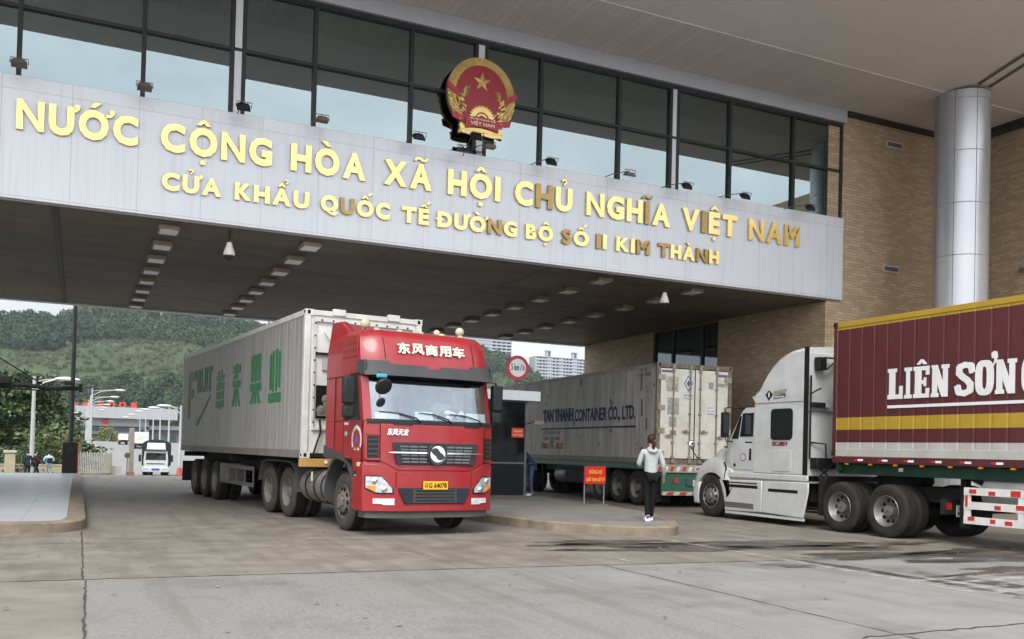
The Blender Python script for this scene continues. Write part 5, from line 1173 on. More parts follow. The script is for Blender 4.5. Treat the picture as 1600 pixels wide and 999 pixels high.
MB().box(-1.05, 1.05, -.98, -.55, 2.64, 2.70).build("visor", blk, WT, bevel=.015)
# gear on the back of the cab
wl1 = MB().box(-1.0, -.78, -3.16, -3.0, 3.42, 3.70).build("work_lamp", blk, WT, bevel=.02); MB().tube([(-.78, -3.08, 3.70), (-.45, -3.08, 3.70), (-.45, -3.08, 3.64), (-.72, -3.08, 3.44)], .02).build("lamp_bracket", blk, wl1)
MB().cone((-1.1, -3.03, 1.5), (-1.1, -3.03, 3.3), .02).tube([(-1.1, -3.03, 2.9), (-1.0, -3.1, 2.98), (-.9, -3.12, 3.02)], .018).build("snorkel_pipe", blk, WT)
MB().box(-1.1, -.75, -3.12, -2.98, 2.62, 2.72).build("air_line_box", blk, WT, bevel=.02); MB().box(-.8, -.6, -3.1, -2.98, 2.62, 2.68).build("air_line_plate", mat("pale_metal", (.55, .56, .6), .4), WT); MB().box(-1.15, -.1, -3.0, -2.975, 2.52, 2.55).build("back_rail", mat("grey_rail", (.25, .25, .25), .5), WT)
MB().box(-1.05, -.5, -3.2, -2.98, 1.28, 1.52).build("battery_case", blk, WT, bevel=.02)
for pts in ([(-1.05, -3.0, 1.85), (-.72, -3.1, 1.82), (-.7, -3.12, 1.2)], [(-.35, -3.05, 2.45), (-.3, -3.15, 2.0), (-.5, -3.25, 1.5), (-1.0, -3.2, 1.1), (-1.1, -3.4, 1.0)], [(-.2, -3.05, 1.9), (-.5, -3.15, 1.85), (-.45, -3.3, 1.5), (-.3, -3.4, 1.2)], [(-.9, -3.1, 1.3), (-.7, -3.3, 1.05), (-.4, -3.5, 1.0)]): MB().tube(pts, .02, 6).build("air_hose", blk, WT)
mb = MB()
for s in (-1, 1): mb.box(s * .43 - .04, s * .43 + .04, -6.3, .7, .72, 1.0)
for y in (-3.3, -4.0, -5.2, -6.1): mb.box(-.43, .43, y - .06, y + .06, .78, .96)
mb.box(-.9, .9, -2.9, .3, .55, 1.1); mb.build("chassis", chas_m, WT, smooth=0)
for y in (-4.01, -5.22): MB().cone((-.9, y, .52), (.9, y, .52), .11, n=12).build("axle", chas_m, WT)
MB().box(-1.0, 1.0, .14, .30, .42, .58).build("front_axle", chas_m, WT); MB().lathe([(.05, 0), (.5, 0), (.55, .05), (.55, .18), (.1, .22)], (0, -4.6, 1.0), 'z', 24).build("fifth_wheel", chas_m, WT)
tb = MB().box(-.98, .98, -6.36, -6.28, .54, .82).build("tail_bar", chas_m, WT)
for x in (-.86, .0, .86): MB().box(x - .06, x + .06, -6.38, -6.36, .62, .75).build("tail_lamp", red_lens, WT)
pl = MB().box(-.66, -.40, -6.375, -6.361, .49, .70).build("number_plate", plate_w, WT); mb = MB(); put_text(mb, "35C", (-.61, -6.376, .605), (1, 0, 0), (0, 0, 1), w=.16, h=.06, bold=.03, depth=.002); put_text(mb, "088 19", (-.645, -6.376, .515), (1, 0, 0), (0, 0, 1), w=.23, h=.07, bold=.03, depth=.002); mb.build("plate_lettering", ink, pl, smooth=0)
MB().cone((-.25, -6.36, .66), (-.25, -6.38, .66), .04).build("reverse_lamp", refl_w, WT)
mb = MB().loft([[(x, y, z + o) for x in (.35, 1.2) for o in ((0,) if True else 0)] + [(1.2, y, z + .02), (.35, y, z + .02)] for y, z, o in ((-5.2, 1.22, 0), (-5.7, 1.2, 0), (-6.1, 1.05, 0), (-6.35, .8, 0))]); mb.build("mudguard", mat("pale_mudguard", (.5, .5, .52), .35), WT, smooth=60)

# ------------------------------------------------------------------ stained white container ahead of it
TA = -.06; TP = Vector((14.68, 21.7)); Wd3 = 2.5; L3 = 12.19
fw = Vector((-sin(TA), cos(TA))); rt = Vector((cos(TA), sin(TA)))
cp = TP + rt * Wd3 / 2 + fw * L3
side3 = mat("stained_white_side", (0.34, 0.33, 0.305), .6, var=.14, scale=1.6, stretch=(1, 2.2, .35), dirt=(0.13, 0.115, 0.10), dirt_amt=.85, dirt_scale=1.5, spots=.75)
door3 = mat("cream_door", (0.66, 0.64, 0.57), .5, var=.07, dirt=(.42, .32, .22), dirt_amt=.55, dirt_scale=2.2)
rust = mat("rusty_steel", (0.16, 0.115, 0.08), .8, var=.35, scale=5, dirt=(.32, .28, .22), dirt_amt=.5, dirt_scale=5)
C3 = thing("freight_container", "stained cream container with closed rear doors between the island and white tractor", "container", (cp.x, cp.y, 1.24), TA)
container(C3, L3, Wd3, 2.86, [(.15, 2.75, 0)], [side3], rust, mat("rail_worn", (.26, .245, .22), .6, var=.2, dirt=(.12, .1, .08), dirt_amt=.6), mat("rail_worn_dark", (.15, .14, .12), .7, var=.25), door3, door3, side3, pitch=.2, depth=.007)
doors(C3, L3, Wd3, 2.86, door3, mat("lock_steel", (.24, .21, .175), .6, var=.3, scale=6), mat("hinge_tan", (.33, .29, .22), .7, var=.25), rust)
navy = mat("navy_lettering", (0.012, 0.014, 0.06), .6, var=.2, scale=4); xl = -Wd3 / 2 + .012
def sidetxt(body, ya, yb_, z0, z1, m, bold, name="side_lettering", depth=.008):
    mb = MB(); put_text(mb, body, (xl, -L3 + ya, z0 - 1.24), (0, -1, 0), (0, 0, 1), w=ya - yb_, h=z1 - z0, bold=bold, depth=depth); mb.build(name, m, C3, smooth=0)
sidetxt("TAN THANH", 7.95, 5.42, 2.55, 3.0, navy, .075); sidetxt("CONTAINER CO., LTD.", 5.32, 1.22, 2.46, 2.95, navy, .028)
MB().prism([(-L3 + 8.1, 1.05), (-L3 + 1.2, 1.05), (-L3 + 1.2, 1.10), (-L3 + 8.1, 1.10)], 'x', xl - .008, xl).build("side_lettering", navy, C3, smooth=0)
gy = mat("faded_grey_lettering", (.12, .11, .10), .7); fr = mat("faded_red_lettering", (.2, .06, .05), .7)
sidetxt("ĐT: 0313 747", 7.9, 6.4, 2.12, 2.24, gy, .01); sidetxt("FAX: 747 006", 7.9, 6.5, 1.92, 2.04, gy, .01); sidetxt("0903 - 4 - 0513", 8.0, 6.2, 1.6, 1.82, fr, .03)
sidetxt("TTCU 510217", 1.1, .35, 3.75, 3.85, gy, .02)
for y, z, h in ((.95, 3.35, .5), (.9, 2.6, .5), (.62, 2.2, .35)): MB().prism([(-L3 + y, z - 1.24), (-L3 + y - .1, z - 1.24), (-L3 + y - .1, z - 1.24 + h), (-L3 + y, z - 1.24 + h)], 'x', xl - .006, xl).build("worn_patch", gy, C3, smooth=0)
yd = -L3 - .002
def dbox(x0, x1, z0, z1, m, name): return MB().box(x0, x1, yd, yd + .004, z0 - 1.24, z1 - 1.24).build(name, m, C3, smooth=0)
yd = -L3 + .002
dbox(-.42, -.03, 2.98, 3.74, mat("sticker_white", (.62, .62, .6), .5), "poster_sticker")
mb = MB()
dm = lambda r: [(-.225 + .0, 3.55 - 1.24 + r), (-.225 + r * .62, 3.55 - 1.24), (-.225, 3.55 - 1.24 - r), (-.225 - r * .62, 3.55 - 1.24)]
o, i_ = dm(.24), dm(.19)
for k in range(4): mb.prism([o[k], o[(k + 1) % 4], i_[(k + 1) % 4], i_[k]], 'y', yd - .004, yd - .001)
mb.prism(dm(.1), 'y', yd - .004, yd - .001); put_text(mb, "TAN THANH", (-.38, yd - .001, 3.18 - 1.24), (1, 0, 0), (0, 0, 1), w=.31, h=.045, bold=.03, depth=.003); put_text(mb, "CONTAINER", (-.38, yd - .001, 3.10 - 1.24), (1, 0, 0), (0, 0, 1), w=.31, h=.03, bold=.01, depth=.003)
mb.build("diamond_logo", mat("violet_ink", (.10, .09, .2), .6), C3, smooth=0)
dbox(-.95, -.55, 3.3, 3.72, mat("peeled_patch", (.40, .36, .29), .7, var=.4, scale=9), "peeled_sticker"); dbox(-.9, -.52, 2.65, 3.12, mat("grey_patch", (.33, .32, .30), .7, var=.3, scale=14), "peeled_sticker"); dbox(-.84, -.6, 2.3, 2.58, mat("print_patch", (.30, .30, .28), .7, var=.5, scale=30), "notice_sticker"); dbox(-.80, -.6, 2.06, 2.2, mat("rust_patch", (.28, .18, .13), .7, var=.3), "notice_sticker")
dbox(.38, .68, 2.62, 2.95, mat("sticker_white", (.62, .62, .6), .5), "notice_sticker"); mb = MB()
for k, tx in enumerate(("LƯU Ý", "XE CHỞ", "CONTAINER")): put_text(mb, tx, (.42, yd - .001, 2.86 - .09 * k - 1.24), (1, 0, 0), (0, 0, 1), w=.22, h=.045, bold=.01, depth=.003)
mb.build("notice_lettering", mat("violet_ink", (.10, .09, .2), .6), C3, smooth=0)
dbox(.46, .62, 3.42, 3.62, mat("print_patch", (.30, .30, .28), .7), "notice_sticker"); dbox(-1.1, -.72, 3.83, 3.90, mat("violet_band", (.12, .10, .22), .5), "brand_band"); dbox(.78, 1.1, 3.78, 3.86, mat("violet_band", (.12, .10, .22), .5), "brand_band")
mb = MB(); put_text(mb, "510217", (.74, yd - .001, 3.50 - 1.24), (1, 0, 0), (0, 0, 1), w=.36, h=.1, bold=.03, depth=.003); mb.build("door_number", gy, C3, smooth=0)
T3 = thing("container_trailer", "green trailer with striped rear bumper under the stained cream container", "trailer", (cp.x, cp.y, 0), TA)
g3 = mat("green_trailer_paint", (.02, .11, .075), .5, var=.2, dirt=(.05, .06, .05), dirt_amt=.5, dirt_scale=3)
trailer_chassis(T3, 12.15, g3, hz=1.235)
mb = MB().box(-1.2, 1.2, -L3 + .0, -L3 + .08, 1.0, 1.235); mb.build("rear_beam", mat("worn_cream_beam", (.38, .33, .25), .6, var=.3), T3, bevel=.008)
for k in range(6): MB().prism([(-1.18 + k * .2, 1.04), (-1.08 + k * .2, 1.04), (-1.02 + k * .2, 1.17), (-1.12 + k * .2, 1.17)], 'y', -L3 - .006, -L3).build("beam_stripe", refl_r if k % 2 == 0 else refl_w, T3, smooth=0)
pl = MB().box(.05, .55, -L3 - .01, -L3, 1.05, 1.19).build("number_plate", plate_w, T3); mb = MB(); put_text(mb, "60R-007", (.09, -L3 - .011, 1.075), (1, 0, 0), (0, 0, 1), w=.42, h=.09, bold=.03, depth=.002); mb.build("plate_lettering", ink, pl, smooth=0)
MB().box(-1.0, 1.0, -L3 + .06, -L3 + .12, .45, .99).build("rear_panel", g3, T3); MB().box(-.2, .5, -L3 + .02, -L3 + .06, .62, .86).build("light_panel", g3, T3, bevel=.02)
for x in (-.55, .85): MB().cone((x, -L3 + .06, .78), (x, -L3 + .02, .78), .09, n=18).build("tail_lamp", red_lens, T3)
pl2 = MB().box(.0, .22, -L3 + .005, -L3 + .02, .62, .8).build("notice_plate", plate_w, T3)
bb = MB().box(-1.0, 1.2, -L3 - .02, -L3 + .06, .36, .46).build("rear_bumper", mat("bumper_cream", (.5, .45, .36), .6, var=.25), T3)
for k in range(5): MB().prism([(-.9 + k * .42, .37), (-.68 + k * .42, .37), (-.62 + k * .42, .45), (-.84 + k * .42, .45)], 'y', -L3 - .026, -L3 - .02).build("bumper_stripe", refl_r, T3, smooth=0)
for s in (1, -1):
    for y in (1.3, 2.45, 3.6): wheel(T3, s * 1.13, -L3 + y, s, "dish", rm=rim_dusty, dual=True)
    MB().box(s * 1.16 - .05, s * 1.16 + .05, -12.1, -.1, 1.08, 1.235).build("side_rail", g3, T3); MB().box(min(s * .55, s * 1.15), max(s * .55, s * 1.15), -L3 + .35, -L3 + .38, .15, .75).build("mudflap", chas_m, T3)
    MB().lathe([(.05, 0), (.24, .02), (.26, .06), (.26, .85), (.24, .89), (.05, .9)], (s * .85, -L3 + 6.3, .72), 'y', 20).build("air_tank", mat("tank_dark", (.10, .10, .105), .45, metal=.3), T3); MB().box(min(s * .5, s * 1.1), max(s * .5, s * 1.1), -L3 + 4.7, -L3 + 6.2, .5, .95).build("toolbox", chas_m, T3, bevel=.03)
    MB().box(s * .8 - .06, s * .8 + .06, -3.5, -3.38, .15, 1.1).build("landing_leg", chas_m, T3)
# a dark tractor in front of it, mostly hidden
HT = thing("dark_tractor", "dark tractor ahead of the stained container, almost wholly hidden by booth and trailer", "truck", (cp.x + fw.x * 1.2 + 0, cp.y + fw.y * 1.2, 0), TA)
MB().box(-1.2, 1.2, -.9, 1.2, .7, 2.9).build("cab_body", mat("navy_cab", (.03, .04, .06), .4), HT, bevel=.1)
MB().box(-.45, .45, -4.6, 1.0, .7, 1.0).build("chassis", chas_m, HT)
for s in (1, -1):
    wheel(HT, s * 1.15, .3, s, "hub")
    for y in (-2.6, -3.9): wheel(HT, s * 1.15, y, s, "dish", dual=True)
MB().box(-1.15, 1.15, 1.2, 1.3, .45, 1.1).build("bumper", chas_m, HT); MB().box(-1.05, 1.05, 1.2, 1.22, 1.7, 2.6).build("windshield", dg, HT)
# ================================================================== people
def skin_obj(name, V, E, R, m, parent, sub=1, flat=None):
    me = bpy.data.meshes.new(name); me.from_pydata([tuple(v) for v in V], E, []); o = bpy.data.objects.new(name, me); COL.objects.link(o)
    md = o.modifiers.new("skin", 'SKIN'); md.use_smooth_shade = True; md.branch_smoothing = .3
    for i, r in enumerate(R):
        rr = (r, r) if not isinstance(r, tuple) else r
        me.skin_vertices[0].data[i].radius = rr
    me.skin_vertices[0].data[0].use_root = True
    s = o.modifiers.new("sub", 'SUBSURF'); s.levels = sub; s.render_levels = sub
    bpy.context.view_layer.update()
    m2 = bpy.data.meshes.new_from_object(o.evaluated_get(bpy.context.evaluated_depsgraph_get()))
    bpy.data.objects.remove(o); bpy.data.meshes.remove(me)
    m2.name = name; m2.materials.clear(); m2.materials.append(m); m2.shade_smooth()
    q = bpy.data.objects.new(name, m2); COL.objects.link(q); q.parent = parent
    return q
BASE = dict(pelvis=(0, 0, .94), waist=(0, 0, 1.08), chest=(0, .0, 1.28), collar=(0, -.01, 1.42), neck=(0, .0, 1.48), jaw=(0, .03, 1.535), head=(0, .02, 1.60), crown=(0, .01, 1.665),
            sL=(-.17, 0, 1.38), eL=(-.215, -.03, 1.11), wL=(-.22, .06, .88), sR=(.17, 0, 1.38), eR=(.215, -.03, 1.11), wR=(.22, .06, .88),
            hL=(-.09, 0, .90), kL=(-.10, .03, .50), aL=(-.10, -.01, .09), hR=(.09, 0, .90), kR=(.10, .03, .50), aR=(.10, -.01, .09))
def person(label, loc, rz, cols, pose=None, scale=1.0, hair="short", seated=False, root_m=None, group=None, sub=1, face_turn=0.0):
    J = {k: Vector(v) for k, v in BASE.items()}
    for k, v in (pose or {}).items(): J[k] = Vector(v)
    t = thing("person", label, "person", loc, rz, group); t.scale = (scale,) * 3
    if root_m is not None: t.matrix_world = root_m
    skin_m, hair_m, top_m, leg_m, shoe_m = cols
    V = []; E = []; R = []
    def chain(keys, rad, start=None):
        prev = start
        for k, r in zip(keys, rad):
            V.append(J[k] if isinstance(k, str) else Vector(k)); R.append(r); i = len(V) - 1
            if prev is not None: E.append((prev, i))
            prev = i
        return prev
    chain(["pelvis", "waist", "chest", "collar", "neck", "jaw", "head", "crown"], [(.14, .10), (.12, .09), (.14, .095), (.08, .07), .05, (.062, .075), (.075, .09), (.05, .06)])
    nose = J["head"] + Vector((sin(face_turn) * -.1, cos(face_turn) * .10, -.015)); V.append(nose); R.append(.012); E.append((6, len(V) - 1))
    for s, sg in (("L", -1), ("R", 1)):
        w = J["w" + s]; e = J["e" + s]; d = (w - e).normalized()
        palm = w + d * .07
        chain(["s" + s, "e" + s, "w" + s, palm], [.05, .04, .027, (.036, .02)], 2)
        ip = len(V) - 1
        side = Vector((0, 1, 0)); side = (side - d * side.dot(d)).normalized(); inw = Vector((-sg, 0, 0))
        for k in range(4):
            b = palm + side * (.024 - .016 * k) + d * .02; L = (.072, .082, .076, .06)[k]
            chain([b, b + d * L * .5 + inw * .006, b + d * L * .85 + inw * .022], [.0095, .0085, .007], ip)
        b = w + d * .03 + side * .03; chain([b, b + d * .04 + side * .015 + inw * .01], [.011, .008], ip - 1)
        chain(["h" + s, "k" + s, "a" + s, J["a" + s] + Vector((0, .10, -.05))], [.075, .055, .038, (.035, .025)], 0)
    skin_obj("body", V, E, R, skin_m, t, sub)
    # jumper or shirt
    V, E, R = [], [], []
    chain(["waist", "chest", "collar", J["collar"] + (J["neck"] - J["collar"]) * .35], [(.145, .115), (.162, .118), (.095, .085), (.075, .07)])
    V.append(J["pelvis"] + Vector((0, 0, -.01))); R.append((.16, .125)); E.append((0, len(V) - 1))
    for s in "LR": chain(["s" + s, "e" + s, J["w" + s] + (J["e" + s] - J["w" + s]) * .12], [.066, .055, .043], 1)
    skin_obj("top", V, E, R, top_m, t, sub)
    V, E, R = [], [], []
    chain(["pelvis"], [(.148, .118)])
    for s in "LR": chain(["h" + s, "k" + s, J["a" + s] + Vector((0, 0, -.02))], [.095, .068, .050], 0)
    skin_obj("trousers", V, E, R, leg_m, t, sub)
    for s in "LR":
        a = J["a" + s]; chainV = [a + Vector((0, -.04, -.035)), a + Vector((0, .04, -.035)), a + Vector((0, .14, -.05)), a + Vector((0, .19, -.055))]
        skin_obj("shoe", chainV + [a + Vector((0, -.01, .03))], [(0, 1), (1, 2), (2, 3), (0, 4)], [(.045, .05), (.045, .045), (.045, .035), (.035, .025), .042], shoe_m, t, 1)
    # hair and face
    h = J["head"]; up = (J["crown"] - J["jaw"]).normalized()
    mb = MB(); mb.ball((0, 0, 0), .083, .10, .105, 16, 12)
    for i, v in enumerate(mb.v):
        x, y, z = v
        if y > .045 and z < .055: v = (x * .7, .0, z)
        elif z < -.03: v = (x * (1 - (-.03 - z) * 3), y, z * .9)
        mb.v[i] = v
    mb.xform(Matrix.Translation(h + Vector((0, -.012, .022))) @ Matrix.Rotation(face_turn, 4, 'Z')).build("hair", hair_m, t, smooth=80)
    if hair == "ponytail":
        skin_obj("ponytail", [h + Vector((0, -.10, .03)), h + Vector((.0, -.125, -.03)), h + Vector((0.01, -.115, -.12)), h + Vector((.015, -.10, -.19))], [(0, 1), (1, 2), (2, 3)], [.03, .038, .034, .015], hair_m, t, 2)
    mb = MB(); F = Matrix.Translation(h) @ Matrix.Rotation(face_turn, 4, 'Z')
    for s in (-1, 1): mb.ball((s * .03, .083, .005), .011, .006, .006, 8, 6)
    mb.box(-.022, .022, .086, .092, -.052, -.045)
    mb.xform(F).build("face_features", mat("dark_features", (.05, .025, .02), .6), t)
    mb = MB()
    for s in (-1, 1): mb.ball((s * .082, -.0, -.005), .012, .02, .03, 8, 6)
    mb.xform(F).build("ears", skin_m, t)
    return t
skin1 = mat("skin_tan", (0.42, 0.24, 0.16), .55, var=.06); hair_b = mat("black_hair", (.012, .010, .009), .45); hair_r = mat("dark_brown_hair", (.032, .013, .010), .5, var=.3, scale=20)
hood_g = mat("grey_jersey", (0.36, 0.37, 0.38), .9, var=.10, scale=14, bump=.5, bscale=26); jean_k = mat("black_trousers", (.006, .006, .007), .8); shoe_w = mat("white_shoe", (.8, .8, .8), .5)
wl_ = onz(1010, 815, .18)
w = person("woman in grey hooded top, black trousers and white shoes standing on the island tip", (wl_.x + .08, wl_.y, .18), -.25, (skin1, hair_r, hood_g, jean_k, shoe_w),
           dict(sR=(.17, .0, 1.38), eR=(.25, -.03, 1.10), wR=(.30, .10, .87), sL=(-.17, .02, 1.38), eL=(-.24, .05, 1.12), wL=(-.10, .26, 1.08), hL=(-.085, 0, .90), hR=(.085, 0, .90), kL=(-.065, .02, .50), kR=(.06, .05, .5), aL=(-.055, -.02, .09), aR=(.055, .10, .10)), 1.0, "ponytail", sub=2, face_turn=-.8)
mb = MB().lathe([(.065, 0), (.10, .015), (.115, .05), (.09, .075), (.06, .06)], (0, 0, 0), 'z', 20).xform(Matrix.Translation((0, -.045, 1.375)) @ Matrix.Rotation(.45, 4, 'X')); mb.build("hood", hood_g, w, smooth=80)
navy_c = mat("navy_cloth", (.018, .03, .05), .85); denim = mat("denim", (.035, .06, .13), .85, var=.2, scale=15); white_c = mat("white_cloth", (.6, .62, .64), .85); dark_c = mat("dark_cloth", (.02, .02, .025), .85); maroon_c = mat("maroon_cloth", (.05, .012, .018), .85); blue_c = mat("pale_blue_cloth", (.35, .48, .62), .85); grey_c = mat("light_grey_cloth", (.3, .31, .33), .85); shoe_k = mat("dark_shoe", (.02, .018, .016), .5)
person("person in navy top and jeans bending beside the dark booth in shade", (12.02, 24.15, .18), 1.2, (skin1, hair_b, navy_c, denim, white_c),
       dict(waist=(0, .06, 1.06), chest=(0, .17, 1.22), collar=(0, .26, 1.31), neck=(0, .30, 1.35), jaw=(0, .36, 1.36), head=(0, .38, 1.43), crown=(0, .39, 1.5), sL=(-.17, .22, 1.28), eL=(-.2, .30, 1.03), wL=(-.15, .48, .95), sR=(.17, .22, 1.28), eR=(.2, .3, 1.03), wR=(.15, .48, .95)))
walk = dict(hL=(-.09, 0, .90), kL=(-.10, .18, .53), aL=(-.10, .16, .13), hR=(.09, 0, .90), kR=(.10, -.04, .50), aR=(.10, -.26, .14), eL=(-.23, -.12, 1.12), wL=(-.22, -.06, .88), eR=(.23, .10, 1.12), wR=(.18, .28, .98))
for px, lab, rz, cols, pose, hpx in ((44, "person in dark blue jacket and dark trousers walking left of the other two", .4, (skin1, hair_b, navy_c, dark_c, shoe_k), {}, 0),
                                (56, "person in dark maroon jacket striding in the middle of three walkers", -pi / 2 + .3, (skin1, hair_b, maroon_c, dark_c, shoe_k), walk, 0),
                                (77, "person in pale blue shirt with a dark bag walking nearest the black cabinet", .2, (skin1, hair_b, blue_c, grey_c, shoe_k), dict(kL=(-.1, .1, .52), aL=(-.1, .02, .1), eL=(-.28, .0, 1.15), wL=(-.12, .16, 1.05), eR=(.28, .0, 1.15), wR=(.12, .16, 1.05)), 0)):
    p = at(px, 705, 61.0); q = person(lab, (p.x, 61.0, zprof(61.0) + .05), rz, cols, pose, 1.02)
    if px == 77: MB().box(-.14, .14, -.24, -.13, 1.0, 1.3).build("shoulder_bag", dark_c, q, bevel=.04)
# the driver behind the windshield
DM = Matrix.Translation((RX, RY, 0)) @ Matrix.Rotation(RA, 4, 'Z') @ Matrix.Translation((-.55, -.92, 1.02)) 
person("driver in a pale shirt sitting behind the red truck windshield", (0, 0, 0), 0, (skin1, hair_b, white_c, dark_c, shoe_k),
       dict(pelvis=(0, 0, .84), waist=(0, 0, .98), chest=(0, .0, 1.16), collar=(0, .0, 1.30), neck=(0, .01, 1.36), jaw=(0, .04, 1.415), head=(0, .03, 1.48), crown=(0, .02, 1.545), sL=(-.17, .0, 1.26), eL=(-.24, .16, 1.05), wL=(-.16, .30, 1.12), sR=(.17, .0, 1.26), eR=(.24, .16, 1.05), wR=(.16, .30, 1.12),
            hL=(-.09, .05, .82), kL=(-.1, .38, .80), aL=(-.1, .42, .40), hR=(.09, .05, .82), kR=(.1, .38, .80), aR=(.1, .42, .40)), root_m=DM)

# ================================================================== booth, signs
booth_g = mat("booth_glass", (.006, .007, .009), .08, spec=.35); frame_g = mat("booth_frame", (.13, .125, .12), .5, metal=.3); pale = mat("booth_sign_panel", (.80, .82, .86), .45, var=.04)
t = thing("guard_booth", "small dark glazed booth with a pale roof band on the island behind red truck", "booth", (10.4, 23.85, .18))
MB().box(-1.2, 1.26, .03, 2.6, 0, 2.76).build("booth_wall", booth_g, t)
MB().box(-1.35, 1.58, -.25, 2.75, 2.76, 3.04).build("roof_band", pale, t, bevel=.01)
mb = MB()
for x in (-1.2, .0, 1.26): mb.box(x - .035, x + .035, -.005, .029, 0, 2.76)
for z in (0, .95, 2.72): mb.box(-1.2, 1.26, -.008, .028, z, z + .05)
mb.build("booth_frame", frame_g, t, smooth=0)
MB().box(-1.16, 1.22, .0, .02, .06, .93).build("lower_panel", mat("booth_panel", (.012, .014, .018), .35), t)
sgn = MB().box(.80, 1.18, -.02, -.008, 1.71, 1.98).build("notice_board", mat("orange_red_sign", (.62, .06, .012), .5), t); mb = MB(); put_text(mb, "THU PHÍ", (.86, -.021, 1.86), (1, 0, 0), (0, 0, 1), w=.26, h=.07, bold=.03, depth=.003); put_text(mb, "XUẤT CẢNH", (.84, -.021, 1.76), (1, 0, 0), (0, 0, 1), w=.3, h=.06, bold=.03, depth=.003); mb.build("notice_lettering", mat("cream_lettering", (.75, .65, .4), .5), sgn, smooth=0)
lt = MB().box(1.30, 1.62, -.45, -.25, 2.12, 2.2).build("wall_lamp", mat("lamp_shell", (.2, .18, .15), .5), t, bevel=.01); MB().box(1.32, 1.60, -.43, -.27, 2.105, 2.12).build("lamp_glass", mat("lamp_lens", (.7, .68, .6), .3), lt); MB().tube([(1.26, .0, 2.1), (1.4, -.2, 2.16)], .015).build("lamp_arm", dark_m, lt)
p = at(809, 575, 23.75)
t = thing("speed_sign", "round white speed sign with red border reading 5 km/h above the booth", "road sign", (p.x, 23.75, .18))
zc = p.z - .18
MB().cone((0, .05, 3.04), (0, .05, zc), .035).build("pole", frame_g, t); MB().cone((0, 0, zc), (0, .03, zc), .355, n=40).build("red_disc", mat("sign_red", (.52, .025, .03), .4), t); MB().cone((0, -.004, zc), (0, .0, zc), .258, n=40).build("white_disc", mat("sign_white", (.85, .85, .83), .4), t)
mb = MB(); put_text(mb, "5 km / h", (-.21, -.005, zc - .08), (1, 0, 0), (0, 0, 1), w=.42, h=.19, bold=.02, depth=.004); mb.build("sign_lettering", ink, t, smooth=0)
t = thing("notice_stand", "red board on two thin legs with yellow wording at the island edge", "sign", (11.97, 20.4, .18), .06)
bd = MB().box(-.32, .32, -.015, .015, .53, .98).build("board", mat("board_red", (.50, .018, .016), .45), t, bevel=.004)
mb = MB(); put_text(mb, "DỪNG XE", (-.2, -.016, .79), (1, 0, 0), (0, 0, 1), w=.40, h=.13, bold=.03, depth=.003); put_text(mb, "XUẤT TRÌNH GIẤY TỜ", (-.28, -.016, .60), (1, 0, 0), (0, 0, 1), w=.56, h=.13, bold=.03, depth=.003); mb.build("board_lettering", mat("yellow_lettering", (.72, .42, .03), .5), bd, smooth=0)
leg_mm = mat("sign_leg", (.33, .33, .34), .4, metal=.4)
for s in (-1, 1): MB().box(s * .30 - .012, s * .30 + .012, .017, .041, 0, .98).cbox((s * .3, .03, .01), .03, .35, .02).build("leg", leg_mm, t, smooth=0)

# ================================================================== left edge of the gate
p = onz(109, 739, .17)
t = thing("steel_post", "tall thin dark steel post rising from the black cabinet on the left pavement", "post", (p.x, p.y + .1, .17))
MB().cone((0, 0, 0), (0, 0, 7.5), .10, .075, n=14).build("pole", dark_m, t)
t = thing("control_cabinet", "black cabinet with a red edge round the post foot on the left pavement", "cabinet", (p.x, p.y - .35, .17))
MB().box(-.29, .26, -.15, .25, 0, 1.22).build("cabinet_body", mat("cabinet_black", (.012, .012, .012), .6), t, bevel=.01); MB().box(.262, .30, -.14, .24, .02, 1.2).build("red_edge", refl_r, t); MB().cone((.0, -.155, .9), (0, -.17, .9), .14, n=20).build("door_disc", plast_d, t)
Yb = 39.9; a, b = at(-60, 599, Yb), at(127, 607, Yb)
t = thing("camera_boom", "dark horizontal boom with cameras and a stay crossing the post at left", "boom", (0, Yb, 0))
I = lambda q: (q.x, q.y - Yb, q.z)
MB().tube([I(a), I(at(40, 602, Yb)), I(at(80, 607, Yb)), I(b)], .085, 8).build("boom_arm", chas_m, t); MB().tube([I(at(-40, 535, Yb)), I(at(72, 604, Yb))], .03, 6).build("stay", chas_m, t)
MB().tube([I(at(-10, 604, Yb)), I(at(30, 608, Yb)), I(at(60, 610, Yb)), I(at(100, 606, Yb))], .03, 6).build("cable", chas_m, t)
q = at(5, 594, Yb); MB().box(q.x - .35, q.x + .22, -.2, .1, q.z - .14, q.z + .16).build("camera", chas_m, t, bevel=.03); q = at(108, 601, Yb); MB().box(q.x - .2, q.x + .18, -.15, .1, q.z - .02, q.z + .13).build("camera", chas_m, t, bevel=.03)
q = at(126, 607, Yb); MB().box(q.x - .07, q.x + .06, -.1, .1, q.z - .16, q.z + .17).build("end_camera", chas_m, t, bevel=.03)
# sliding lattice gate, post and stop sign at the far side
Yg = 44.2; x0, x1 = at(122, 740, Yg).x, at(174, 740, Yg).x; zg = zprof(Yg) + .02
stl = mat("gate_steel", (.50, .50, .48), .35, metal=.4, var=.15)
t = thing("retractable_gate", "folded steel lattice gate standing beside the left kerb at the far side", "gate", (x0, Yg, zg))
mb = MB(); n = 15
for i in range(n): 
    x = (x1 - x0 - .35) * i / (n - 1); mb.box(x - .02, x + .02, -.03, .03, .05, .93 + .05 * (i % 2))
    if i < n - 1:
        d = (x1 - x0 - .35) / (n - 1)
        for z in (.18, .45, .7): mb.tube([(x, .035, z), (x + d, .035, z + .16)], .012, 5)
mb.build("lattice", stl, t, smooth=0); MB().box(x1 - x0 - .35, x1 - x0, -.15, .15, .05, .95).build("motor_box", mat("gate_box", (.33, .32, .26), .5, var=.15), t, bevel=.02)
